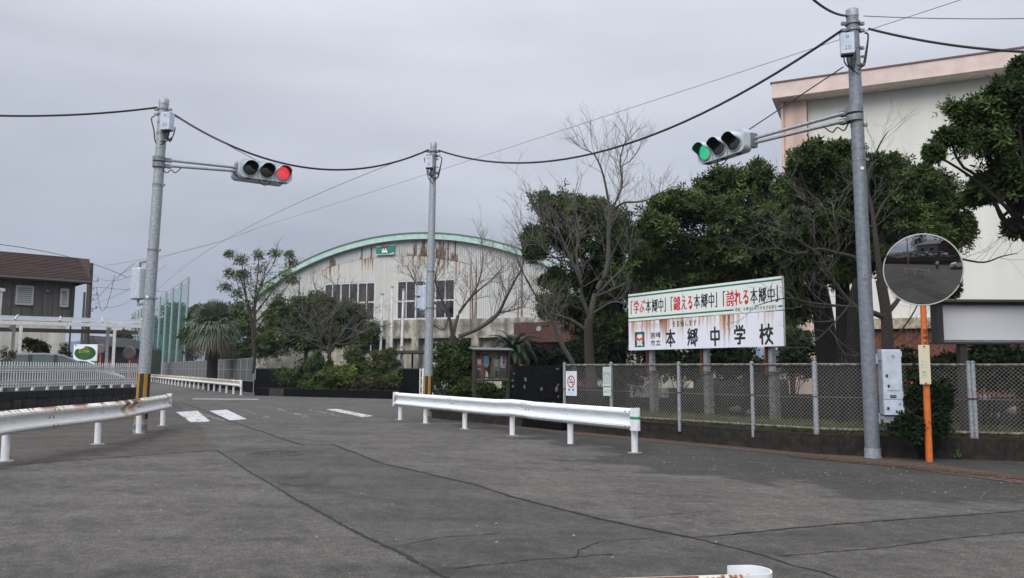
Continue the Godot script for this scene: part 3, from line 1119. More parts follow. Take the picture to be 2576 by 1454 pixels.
		s += pitch
	var sm := mk(Color(1, 1, 1), 0.6)
	sm.vertex_color_use_as_albedo = true
	putw("ribbed_siding", siding, sm, root).set_meta("kind", "stuff")
	# flat panels in the middle, with the two window openings left free
	var wins := [[815.0, 944.0], [998.0, 1145.0]]
	var wtop: float = uv.call(1000.0, 706.0).y
	var wbot: float = uv.call(1000.0, 805.0).y
	var edges := [flat0]
	for w in wins:
		edges.append(uv.call(w[0], 760.0).x)
		edges.append(uv.call(w[1], 760.0).x)
	edges.append(flat1)
	var stain := streak_tex(55, 0.95, 1.0, 0.05, Vector3(1, 0.98, 0.95))
	var panel_mats := []
	for i in 3:
		panel_mats.append(mk(Color(0.53, 0.535, 0.515) * [1.0, 0.975, 1.02][i], 0.7, stain, 0.07 + 0.01 * i))
	for seg in 5:
		var a: float = edges[seg]
		var b: float = edges[seg + 1]
		var cnt := maxi(2, int((b - a) / 0.95))
		for i in cnt:
			var p0 := lerpf(a, b, float(i) / cnt) + 0.006
			var p1 := lerpf(a, b, float(i + 1) / cnt) - 0.006
			var bottom: float = wtop + 0.02 if seg == 1 or seg == 3 else sill
			var ps := S()
			var pts := PackedVector2Array([Vector2(p0, bottom), Vector2(p1, bottom), Vector2(p1, interp.call(low_edge, p1) - 0.01), Vector2(p0, interp.call(low_edge, p0) - 0.01)])
			prism(ps, pts, Vector3(O.x, O.y, O.z) + nrm * 0.02, u, Vector3.UP, back * 0.15)
			putw("wall_panel", ps, panel_mats[rng.randi() % 3], root)
			if seg == 1 or seg == 3:
				continue
	var core := S()
	prism(core, PackedVector2Array([Vector2(flat0, sill), Vector2(edges[1], sill), Vector2(edges[1], wtop), Vector2(edges[2], wtop), Vector2(edges[2], sill), Vector2(edges[3], sill), Vector2(edges[3], wtop), Vector2(edges[4], wtop), Vector2(edges[4], sill), Vector2(flat1, sill), Vector2(flat1, wtop + 1.0), Vector2(flat0, wtop + 1.0)]), O - nrm * 0.05, u, Vector3.UP, back * 0.25)
	putw("wall_core", core, mk(Color(0.2, 0.2, 0.19), 0.9), root)
	# rust that has run down from the band onto the panels
	var runs := S()
	for z in rusty:
		var m := int(9.0 * z[2])
		for i in m:
			var x := lerpf(z[0] - 0.3, z[1] + 0.3, rng.randf())
			if x < flat0 or x > flat1:
				continue
			var y: float = interp.call(low_edge, x) - 0.02
			var l := rng.randf_range(0.3, 1.5)
			var w := rng.randf_range(0.03, 0.09)
			for k in 3:
				qd(runs, at.call(x - w * (1 - k / 3.0), y - l * k / 3.0, 0.026), at.call(x + w * (1 - k / 3.0), y - l * k / 3.0, 0.026), at.call(x + w * (0.67 - k / 3.0), y - l * (k + 1) / 3.0, 0.026), at.call(x - w * (0.67 - k / 3.0), y - l * (k + 1) / 3.0, 0.026))
	putw("rust_runs", runs, mk(Color(0.33, 0.22, 0.13), 0.8), root).set_meta("kind", "stuff")
	# windows: frame, twelve panes, curtains and the dark hall behind
	var alu := mk(Color(0.62, 0.63, 0.62), 0.45, M.soft, 1.0)
	var curt := mk(Color(0.36, 0.14, 0.09), 0.9, streak_tex(57, 0.5, 1.0, 0.0), 0.9)
	var hall := mk(Color(0.05, 0.05, 0.055), 0.9)
	for wi in 2:
		var a: float = edges[1 + 2 * wi]
		var b: float = edges[2 + 2 * wi]
		var hm := lerpf(wbot, wtop, 0.47)
		var wf := S()
		var bas := Basis(u, Vector3.UP, nrm)
		for k in 7:
			var xx := lerpf(a, b, k / 6.0)
			bx(wf, at.call(clampf(xx, a + 0.05, b - 0.05), (wbot + wtop) * 0.5, -0.02), Vector3(0.12 if k % 2 == 0 else 0.06, wtop - wbot, 0.09), bas)
		for y in [wbot, hm, wtop]:
			bx(wf, at.call((a + b) * 0.5, clampf(y, wbot + 0.06, wtop - 0.06), -0.017), Vector3(b - a, 0.12, 0.10), bas)
		var fr := putw("window", wf, alu, root)
		for k in 6:
			for r in 2:
				var gs := S()
				bx(gs, at.call(lerpf(a, b, (k + 0.5) / 6.0), (lerpf(wbot, hm, 0.5) if r == 0 else lerpf(hm, wtop, 0.5)), -0.04), Vector3((b - a) / 6.0 - 0.05, (hm - wbot if r == 0 else wtop - hm) - 0.10, 0.012), bas)
				putw("pane", gs, M.glass, fr)
		for cset in ([[0.0, 0.14], [0.66, 0.84]] if wi == 0 else [[0.0, 0.13], [0.36, 0.52], [0.80, 0.86]]):
			var cs := S()
			var c0: float = lerpf(a, b, cset[0])
			var c1: float = lerpf(a, b, cset[1])
			for k in 24:
				var q0 := lerpf(c0, c1, k / 24.0)
				var q1 := lerpf(c0, c1, (k + 1) / 24.0)
				var d0 := -0.45 + 0.07 * sin(k * 1.7)
				var d1 := -0.45 + 0.07 * sin((k + 1) * 1.7)
				qd(cs, at.call(q0, wtop, d0), at.call(q1, wtop, d1), at.call(q1, wbot, d1), at.call(q0, wbot, d0))
			putw("curtain", cs, curt, fr)
		var hs := S()
		bx(hs, at.call((a + b) * 0.5, (wbot + wtop) * 0.5, -4.0), Vector3(b - a + 3.0, wtop - wbot + 3.0, 0.2), bas)
		putw("hall_wall", hs, hall, root)
	# concrete band, lower storey with openings
	var bas2 := Basis(u, Vector3.UP, nrm)
	var g0: float = -O.y
	var bandlow: float = uv.call(1000.0, 852.0).y
	var mid := (s0 + s1) * 0.5 + 4.0
	var band := S()
	bx(band, at.call(mid, (sill + bandlow) * 0.5, 0.10), Vector3(s1 - s0 + 8.0, sill - bandlow, 0.5), bas2)
	putw("concrete_band", band, grime, root)
	var lw := S()
	bx(lw, at.call(mid, (bandlow + g0) * 0.5, -0.5), Vector3(s1 - s0 + 8.0, bandlow - g0, 0.4), bas2)
	putw("lower_wall", lw, low, root)
	for x in [790.0, 905.0, 985.0, 1050.0, 1170.0, 1200.0, 1330.0]:
		var col := S()
		bx(col, at.call(uv.call(x, 880.0).x, (bandlow + g0) * 0.5 - 0.002, 0.06), Vector3(0.55, bandlow - g0, 0.75), bas2)
		putw("column", col, grime, root)
	for w in [[905.0, 978.0, 853.0, 888.0], [1085.0, 1110.0, 861.0, 876.0], [1080.0, 1110.0, 915.0, 935.0]]:
		var p0: Vector2 = uv.call(w[0], w[3])
		var p1: Vector2 = uv.call(w[1], w[2])
		var ws := S()
		bx(ws, at.call((p0.x + p1.x) * 0.5, (p0.y + p1.y) * 0.5, -0.28), Vector3(p1.x - p0.x, p1.y - p0.y, 0.08), bas2)
		var wn := putw("window", ws, M.darkglass, root)
		var fs := S()
		for k in 4:
			bx(fs, at.call(lerpf(p0.x, p1.x, k / 3.0), (p0.y + p1.y) * 0.5, -0.22), Vector3(0.07, p1.y - p0.y, 0.07), bas2)
		bx(fs, at.call((p0.x + p1.x) * 0.5, p1.y, -0.22), Vector3(p1.x - p0.x, 0.07, 0.075), bas2)
		putw("frame", fs, alu, wn)
	# canopy over the entrance, brick red, right
	var can := S()
	var k0: Vector2 = uv.call(1335.0, 862.0)
	var k1: Vector2 = uv.call(1480.0, 812.0)
	bx(can, at.call((k0.x + k1.x) * 0.5, (k0.y + k1.y) * 0.5 - 0.1, 1.6), Vector3(k1.x - k0.x, 1.3, 3.6), bas2)
	var red := mk(Color(0.115, 0.050, 0.037), 0.85, M.blot, 0.6)
	putw("canopy", can, red, root)
	var cw := S()
	bx(cw, at.call(uv.call(1400.0, 880.0).x + 1.0, (bandlow + g0) * 0.5 - 0.5, 0.6), Vector3(3.6, bandlow - g0 - 1.2, 0.3), bas2)
	putw("entrance_wall", cw, mk(Color(0.20, 0.075, 0.045), 0.85, M.blot, 0.7), root)
	# the emblem board
	var im := canvas(384, 200, Color(0.72, 0.74, 0.72))
	fill_poly(im, [Vector2(0, 22), Vector2(384, 0), Vector2(384, 145), Vector2(290, 178), Vector2(190, 186), Vector2(90, 182), Vector2(0, 172)], Color(0.05, 0.47, 0.44))
	fill_poly(im, [Vector2(100, 0), Vector2(178, 8), Vector2(240, 4), Vector2(290, 0), Vector2(250, 62), Vector2(205, 78), Vector2(180, 110), Vector2(158, 78), Vector2(118, 62)], Color(0.42, 0.28, 0.11))
	fill_poly(im, [Vector2(130, 88), Vector2(160, 52), Vector2(180, 88), Vector2(200, 52), Vector2(228, 88), Vector2(245, 160), Vector2(205, 140), Vector2(180, 150), Vector2(152, 140), Vector2(122, 160)], Color(0.92, 0.93, 0.90))
	fill_poly(im, [Vector2(150, 84), Vector2(215, 84), Vector2(200, 112), Vector2(190, 96), Vector2(172, 96), Vector2(162, 112)], Color(0.40, 0.27, 0.12))
	for x in [140, 180, 220]:
		oval(im, Vector2(x, 166), Vector2(7, 7), Color(0.9, 0.93, 0.9))
	var e0: Vector2 = uv.call(949.0, 642.0)
	var e1: Vector2 = uv.call(996.0, 617.0)
	var es := S()
	var eb := []
	var ey: float = e0.y
	prism(es, PackedVector2Array([Vector2(e0.x, e0.y + 0.12), Vector2(e0.x + 0.35, e0.y), Vector2(lerpf(e0.x, e1.x, 0.55), e0.y - 0.06), Vector2(e1.x - 0.1, e0.y + 0.18), Vector2(e1.x, e1.y), Vector2(e0.x + 0.1, e1.y - 0.10)]), O + nrm * 0.22, u, Vector3.UP, back * 0.10)
	var em := putw("emblem_board", es, mk(Color(0.6, 0.62, 0.6), 0.6), root)
	var ef := SurfaceTool.new()
	ef.begin(Mesh.PRIMITIVE_TRIANGLES)
	quv(ef, at.call(e0.x + 0.02, e1.y - 0.03, 0.23), at.call(e1.x - 0.02, e1.y - 0.03, 0.23), at.call(e1.x - 0.02, e0.y - 0.04, 0.23), at.call(e0.x + 0.02, e0.y - 0.04, 0.23))
	putw("emblem", ef, printed(im), em)
	# bicycle roof and bicycles in front
	var bp := gp(1040, 968)
	var shed := thing("bicycle_shelter", "low dark roofed bicycle shelter in front of the gymnasium", "shelter", bp)
	var rs := S()
	var R0 := px(968, 880, 50.0)
	var R1 := px(1112, 893, 47.0)
	var bb := Basis(u, Vector3.UP, nrm)
	bx(rs, (R0 + R1) * 0.5, Vector3(R0.distance_to(R1) + 0.5, 0.16, 2.6), bb)
	putw("roof", rs, mk(Color(0.05, 0.05, 0.052), 0.7), shed)
	for t in [0.02, 0.5, 0.98]:
		var ps := S()
		var q := R0.lerp(R1, t)
		cy(ps, Vector3(q.x, 0, q.z), q, 0.06, 0.06, 8)
		putw("post", ps, M.darkframe, shed)
	var bk := bicycle()
	var spots := [[1010.0, 47.0], [1024.0, 46.6], [1040.0, 46.2], [1052.0, 45.8], [1085.0, 45.0], [1096.0, 44.3], [1108.0, 43.6]]
	for i in spots.size():
		var q := px(spots[i][0], 960, spots[i][1])
		var lab: String = ["farthest left bicycle under the shelter roof", "second bicycle from the left in the shelter", "third bicycle from the left in the shelter", "bicycle just left of the gate post", "bicycle showing just right of the striped middle pole", "middle bicycle right of the striped pole", "bicycle beside the hedge right of the striped pole"][i]
		var c: Node3D = bk if i == 0 else copy_of(bk, Vector3.ZERO)
		c.position = Vector3(q.x, 0.0, q.z)
		c.rotation.y = -0.9 + 0.1 * (i % 3)
		c.set_meta("label", lab)

func bicycle() -> Node3D:
	var o := thing("bicycle", "bicycle", "bicycle", Vector3.ZERO, "bicycles parked by the shelter")
	for x in [-0.52, 0.52]:
		var s := S()
		var ring := []
		for i in 25:
			ring.append(Vector3(x + cos(TAU * i / 24) * 0.32, 0.33 + sin(TAU * i / 24) * 0.32, 0))
		tb(s, ring, 0.016, 0.016, 5)
		var wheel := put("wheel", s, M.rubber, o)
		var sp := S()
		for i in 12:
			tb(sp, [Vector3(x, 0.33, 0), Vector3(x + cos(TAU * i / 12) * 0.3, 0.33 + sin(TAU * i / 12) * 0.3, 0)], 0.004, 0.004, 3)
		put("spokes", sp, M.steel, wheel)
	var f := S()
	for l in [[[-0.52, 0.33], [-0.15, 0.8]], [[-0.52, 0.33], [-0.08, 0.3]], [[-0.08, 0.3], [-0.2, 0.9]], [[-0.08, 0.3], [0.36, 0.72]], [[-0.16, 0.72], [0.36, 0.82]], [[0.52, 0.33], [0.36, 0.95]]]:
		tb(f, [Vector3(l[0][0], l[0][1], 0), Vector3(l[1][0], l[1][1], 0)], 0.018, 0.018, 5)
	put("frame", f, M.steel, o)
	var b := S()
	tb(b, [Vector3(0.2, 1.02, -0.26), Vector3(0.36, 1.0, 0), Vector3(0.2, 1.02, 0.26)], 0.013, 0.013, 5)
	put("handlebar", b, M.rubber, o)
	put("saddle", bevel_box(Vector3(0.26, 0.06, 0.16), 0.02), M.black, o).position = Vector3(-0.22, 0.93, 0)
	var k := S()
	for i in 5:
		for sgn in [-1.0, 1.0]:
			bx(k, Vector3(0.56, 0.72 + i * 0.05, 0.14 * sgn), Vector3(0.28, 0.008, 0.008))
			bx(k, Vector3(0.56 + 0.14 * sgn, 0.72 + i * 0.05, 0), Vector3(0.008, 0.008, 0.28))
	put("basket", k, M.steel, o)
	return o

func school() -> void:
	var C := px(1985, 800, 40.0)
	var u := Vector3(0.905, 0, 0.425)
	var back := Vector3(0.425, 0, -0.905)
	var nrm := -back
	var O := Vector3(C.x, 0, C.z)
	var at := func(s: float, h: float, out := 0.0) -> Vector3:
		return O + u * s + Vector3(0, h, 0) + nrm * out
	var bas := Basis(u, Vector3.UP, nrm)
	var root := thing("school_building", "large cream school block with pink eaves and pink corner column", "building", O)
	var eave_y := px(1954, 243, 38.9).y
	var top_y := px(1950, 206, 38.9).y
	var wall := mk(Color(0.70, 0.69, 0.635), 0.85, streak_tex(61, 0.93, 1.0, 0.1), 0.05)
	var pink := mk(Color(0.70, 0.56, 0.51), 0.8, M.soft, 0.2)
	var pinkd := mk(Color(0.67, 0.49, 0.42), 0.8, streak_tex(62, 0.8, 1.0), 0.1)
	var brick := mk(Color(0.20, 0.075, 0.045), 0.9, M.blot, 0.6, 0.0, M.bumps, 0.6)
	var foot := px(2300, 801, 38.0).y
	var W := 30.0
	var s := S()
	bx(s, at.call(W * 0.5, (foot + eave_y) * 0.5, -5.0), Vector3(W - 2.4, eave_y - foot, 9.9), bas)
	putw("wall", s, wall, root)
	s = S()
	bx(s, at.call(0.6, eave_y * 0.5, 0.06), Vector3(1.15, eave_y, 0.5), bas)
	putw("corner_column", s, pinkd, root)
	s = S()
	bx(s, at.call(W * 0.5, foot - 0.25, -4.9), Vector3(W - 2.4, 0.5, 10.05), bas)
	putw("floor_band", s, mk(Color(0.50, 0.43, 0.31), 0.9, M.blot, 0.3), root)
	s = S()
	bx(s, at.call(W * 0.5, (foot - 0.5) * 0.5, -5.1), Vector3(W - 2.45, foot - 0.5, 9.9), bas)
	putw("lower_wall", s, brick, root)
	s = S()
	bx(s, at.call(W * 0.5 + 0.6, (eave_y + top_y) * 0.5, -4.9), Vector3(W + 2.0, top_y - eave_y, 12.0), bas)
	var r := putw("eaves", s, pink, root)
	s = S()
	bx(s, at.call(W * 0.5 + 0.6, top_y + 0.04, -4.9), Vector3(W + 2.1, 0.07, 12.1), bas)
	putw("coping", s, mk(Color(0.14, 0.07, 0.06), 0.6), r)
	# soffit is a touch paler than the fascia
	s = S()
	bx(s, at.call(W * 0.5 + 0.6, eave_y - 0.012, -4.9), Vector3(W + 1.9, 0.02, 11.9), bas)
	putw("soffit", s, mk(Color(0.74, 0.68, 0.62), 0.9, M.soft, 0.3), r)
	s = S()
	cy(s, at.call(0.02, 0.0, 0.42), at.call(0.02, eave_y, 0.42), 0.075, 0.075, 10)
	for k in 10:
		cy(s, at.call(0.02, 0.8 + k * 1.4, 0.42), at.call(0.02, 0.86 + k * 1.4, 0.42), 0.095, 0.095, 10)
	putw("downpipe", s, pinkd, root)
	# hairline cracks in the plaster
	s = S()
	for k in 7:
		var p := Vector2(rng.randf_range(4, 16), rng.randf_range(7, 13))
		var d := Vector2(rng.randf_range(-0.3, 0.3), -1) if k < 5 else Vector2(1, 0.05)
		for i in 10:
			var q := p + d * 0.35 + Vector2(rng.randf_range(-0.06, 0.06), 0)
			var w := 0.006
			qd(s, at.call(p.x - w, p.y, -0.046), at.call(p.x + w, p.y, -0.046), at.call(q.x + w, q.y + 0.01, -0.046), at.call(q.x - w, q.y, -0.046))
			p = q
	putw("cracks", s, mk(Color(0.42, 0.37, 0.28), 0.9), root).set_meta("kind", "stuff")
	# a pale outbuilding glimpsed below the name board
	var P := px(1635, 985, 34.0)
	var ob := thing("pump_house", "small grey concrete outbuilding glimpsed under the school name board", "building", Vector3(P.x, 0, P.z))
	for k in 4:
		s = S()
		var q := px(1606 + k * 18, 960, 34.0)
		cy(s, Vector3(q.x, 0.2, q.z), Vector3(q.x, px(1606, 888, 34.0).y, q.z), 0.10, 0.10, 10)
		putw("pillar", s, mk(Color(0.45, 0.44, 0.42), 0.8, M.blot, 0.7), ob)
	s = S()
	bx(s, px(1633, 885, 34.0), Vector3(1.6, 0.2, 1.0))
	putw("roof", s, M.concrete, ob)
	s = S()
	bx(s, px(1633, 985, 34.0) + Vector3(0, -0.3, 0), Vector3(1.5, 0.9, 0.8))
	putw("base", s, M.concrete, ob)

func houses() -> void:
	# the dark house with the brown shingle roof
	var E1 := px(228, 709.7, 38.5)
	var E0 := px(0, 693, 36.0)
	E0.y = E1.y
	var u := (E1 - E0)
	u.y = 0
	u = u.normalized()
	E0 = E1 - u * 9.0
	var back := Vector3(-u.z, 0, u.x)
	if back.z > 0:
		back = -back
	var nrm := -back
	var Rg := px(225, 651.6, 40.9)
	var depth := (Rg - E1).dot(back)
	var root := thing("house", "dark grey two storey house with brown shingle roof behind the carport", "house", Vector3(E1.x, 0, E1.z))
	var grey := mk(Color(0.095, 0.086, 0.077), 0.75, streak_tex(71, 0.8, 1.0, 0.0), 0.5)
	var creamw := mk(Color(0.62, 0.60, 0.55), 0.85, streak_tex(72, 0.85, 1.0), 0.2)
	var shing := mk(Color(0.050, 0.021, 0.017), 0.9, M.blot, 0.9)
	var bas := Basis(u, Vector3.UP, nrm)
	var wy := px(100, 812, 37.2).y + 0.2
	var s := S()
	var W0 := E1 - u * 0.55 + back * 0.45
	bx(s, W0 - u * 4.6 + back * 2.5 + Vector3(0, (wy + E1.y) * 0.5 - E1.y, 0), Vector3(9.2, E1.y - wy + 0.1, 5.0), bas)
	var wl := putw("upper_wall", s, grey, root)
	s = S()
	for k in 22:
		bx(s, W0 - u * (0.1 + k * 0.42) - back * 0.012 + Vector3(0, (wy + E1.y) * 0.5 - E1.y, 0), Vector3(0.02, E1.y - wy, 0.024), bas)
	putw("siding_batten", s, mk(Color(0.05, 0.044, 0.04), 0.8), wl).set_meta("kind", "stuff")
	s = S()
	bx(s, W0 - u * 4.75 + back * 2.6 + Vector3(0, wy * 0.5 - E1.y, 0), Vector3(9.0, wy, 4.9), bas)
	putw("lower_wall", s, creamw, root)
	# roof: courses of shingles stepped one over the other
	var courses := 16
	var slope := Rg - E1
	slope -= u * slope.dot(u)
	var rn := u.cross(slope.normalized())
	if rn.y < 0:
		rn = -rn
	var rmats := [shing, mk(Color(0.040, 0.018, 0.015), 0.9, M.blot, 1.1), mk(Color(0.060, 0.026, 0.020), 0.9, M.blot, 0.8)]
	var slab := S()
	qd(slab, E1, Rg, Rg - u * 9.0, E0)
	qd(slab, Rg, E1 + slope * 2.0 - Vector3(0, 2 * slope.y, 0), E0 + slope * 2.0 - Vector3(0, 2 * slope.y, 0), Rg - u * 9.0)
	tri(slab, E1, E1 + slope * 2.0 - Vector3(0, 2 * slope.y, 0), Rg)
	var roof := putw("roof", slab, shing, root)
	for i in courses:
		for k in 3:
			var cs := S()
			var a := E1 + slope * (float(i) / courses)
			var b := E1 + slope * (float(i + 1) / courses)
			for j in 12:
				var x0 := -u * (k * 3.0 + j * 0.25 + 0.004)
				var x1 := -u * (k * 3.0 + (j + 1) * 0.25 - 0.004)
				var up := rn * (0.03 + rng.randf() * 0.012)
				qd(cs, a + x0 + up, b + x0 + rn * 0.012, b + x1 + rn * 0.012, a + x1 + up)
				qd(cs, a + x0 + up, a + x1 + up, a + x1, a + x0)
			putw("shingle_course", cs, rmats[rng.randi() % 3], roof)
	s = S()
	tb(s, [E0 + Vector3(0, -0.05, 0) - back * 0.05, E1 + Vector3(0, -0.05, 0) - back * 0.05 + u * 0.05], 0.07, 0.07, 8)
	putw("gutter", s, mk(Color(0.04, 0.022, 0.018), 0.5), roof)
	s = S()
	bx(s, (E1 + Rg) * 0.5 + u * 0.03 - Vector3(0, 0.1, 0), Vector3(0.06, 0.25, 0.1), bas)
	qd(s, E1 + u * 0.02 - Vector3(0, 0.22, 0), E1 + u * 0.02, Rg + u * 0.02, Rg + u * 0.02 - Vector3(0, 0.22, 0))
	putw("bargeboard", s, mk(Color(0.03, 0.018, 0.015), 0.6), roof)
	# louvred windows
	var WP := W0 - back * 0.03
	for w in [[40.0, 83.0, 722.0, 764.0], [152.0, 171.0, 729.0, 770.0]]:
		var a := pp(w[0], w[3], WP, nrm)
		var b := pp(w[1], w[2], WP, nrm)
		var wd := (b - a).dot(u)
		var hh := b.y - a.y
		var c := (a + b) * 0.5
		s = S()
		for e in [[0.0, hh * 0.5, wd, 0.05], [0.0, -hh * 0.5, wd, 0.05], [wd * 0.5, 0.0, 0.05, hh], [-wd * 0.5, 0.0, 0.05, hh]]:
			bx(s, c + u * e[0] + Vector3(0, e[1], 0) - back * (0.02 if e[3] < 0.06 else 0.017), Vector3(e[2] + 0.04, e[3] + 0.04, 0.09), bas)
		var fr := putw("window", s, mk(Color(0.30, 0.30, 0.29), 0.5), root)
		var bkp := S()
		bx(bkp, c, Vector3(wd, hh, 0.03), bas)
		putw("pane", bkp, mk(Color(0.10, 0.12, 0.125), 0.3), fr)
		for k in 9:
			var ls := S()
			bx(ls, c - back * 0.04 + Vector3(0, hh * ((k + 0.5) / 9.0 - 0.5), 0), Vector3(wd - 0.06, hh / 11.0, 0.012), bas * Basis(Vector3.RIGHT, -0.5))
			putw("slat", ls, mk(Color(0.26, 0.29, 0.29), 0.35), fr)
	for p in [[119.0, 733.0], [158.0, 735.5], [149.0, 883.0], [195.0, 884.0]]:
		s = S()
		var q := pp(p[0], p[1], WP, nrm)
		cy(s, q, q + nrm * 0.12, 0.08, 0.05, 12)
		putw("vent_hood", s, M.steel, root)
	s = S()
	cy(s, W0 - u * 0.12 - back * 0.06 - Vector3(0, E1.y, 0), W0 - u * 0.12 - back * 0.06, 0.04, 0.04, 8)
	putw("downpipe", s, M.darkframe, root)
	# a sliver of a white building at the left edge
	var wp := px(0, 860, 33.0)
	s = S()
	var wr := thing("white_building", "edge of a white rendered building at the far left", "building", Vector3(wp.x - 1.7, 0, wp.z))
	bx(s, Vector3(wp.x - 1.75, px(0, 730, 33.0).y * 0.5, wp.z), Vector3(2.8, px(0, 730, 33.0).y, 1.0))
	putw("wall", s, mk(Color(0.7, 0.7, 0.68), 0.8, M.soft, 0.4), wr)
	s = S()
	bx(s, Vector3(wp.x - 1.73, px(0, 730, 33.0).y + 0.06, wp.z), Vector3(2.9, 0.12, 1.1))
	putw("coping", s, M.white, wr)
	# far houses between the carport posts
	farhouse("house", "low red brick house seen under the carport roof", 262, 316, 876, 940, 80.0, mk(Color(0.26, 0.145, 0.11), 0.9, M.blot, 0.6), 0)
	farhouse("house", "pale house with grey roof far behind the carport post", 318, 352, 892, 945, 95.0, mk(Color(0.24, 0.235, 0.22), 0.85, M.blot, 0.3), 1)
	farhouse("house", "narrow dark timber house between utility poles and brick house", 214, 250, 870, 935, 70.0, mk(Color(0.05, 0.042, 0.04), 0.8, M.blot, 0.6), 2)

func farhouse(called: String, label: String, x0: float, x1: float, yt: float, yb: float, d: float, wall: Material, kind: int) -> void:
	var a := px(x0, yb, d)
	var b := px(x1, yt, d)
	var root := thing(called, label, "house", Vector3((a.x + b.x) * 0.5, 0, a.z))
	var w := b.x - a.x
	var s := S()
	bx(s, Vector3((a.x + b.x) * 0.5, b.y * 0.5, a.z - 3.0), Vector3(w, b.y, 6.0))
	putw("wall", s, wall, root)
	s = S()
	prism(s, PackedVector2Array([Vector2(-w * 0.5 - 0.5, 0), Vector2(w * 0.5 + 0.5, 0), Vector2(w * 0.5 - 0.4, 0.9), Vector2(-w * 0.5 + 0.4, 0.9)]), Vector3((a.x + b.x) * 0.5, b.y - 0.02, a.z + 0.5), Vector3.RIGHT, Vector3.UP, Vector3(0, 0, -7))
	putw("roof", s, mk(Color(0.07, 0.07, 0.075), 0.8, M.blot, 0.5), root)
	for k in 2:
		s = S()
		var q := Vector3(lerpf(a.x, b.x, 0.28 + 0.45 * k), b.y * 0.62, a.z + 0.02)
		bx(s, q, Vector3(w * 0.2, b.y * 0.16, 0.08))
		var f := putw("window", s, mk(Color(0.4, 0.4, 0.4), 0.5), root)
		s = S()
		bx(s, q + Vector3(0, 0, 0.03), Vector3(w * 0.2 - 0.12, b.y * 0.16 - 0.12, 0.06))
		putw("pane", s, M.darkglass, f)

# ---------- walls and fences ----------
func chain_mesh(s: SurfaceTool, a: Vector3, b: Vector3, y0: float, y1: float, pitch: float, r: float) -> void:
	var u := (b - a)
	u.y = 0
	var L := u.length()
	u /= L
	var n := Vector3(-u.z, 0, u.x)
	var H := y1 - y0
	for dirn in [1.0, -1.0]:
		var k := -H
		while k < L:
			var s0 := k
			var t0 := 0.0
			var s1 := k + H
			var t1 := H
			if s0 < 0.0:
				t0 = -s0
				s0 = 0.0
			if s1 > L:
				t1 = H - (s1 - L)
				s1 = L
			if t1 > t0:
				var p = Vector3(a.x, 0, a.z) + u * s0 + Vector3(0, y0 + t0 if dirn > 0 else y1 - t0, 0) + n * r * dirn
				var q = Vector3(a.x, 0, a.z) + u * s1 + Vector3(0, y0 + t1 if dirn > 0 else y1 - t1, 0) + n * r * dirn
				tb(s, [p, q], r, r, 4)
			k += pitch

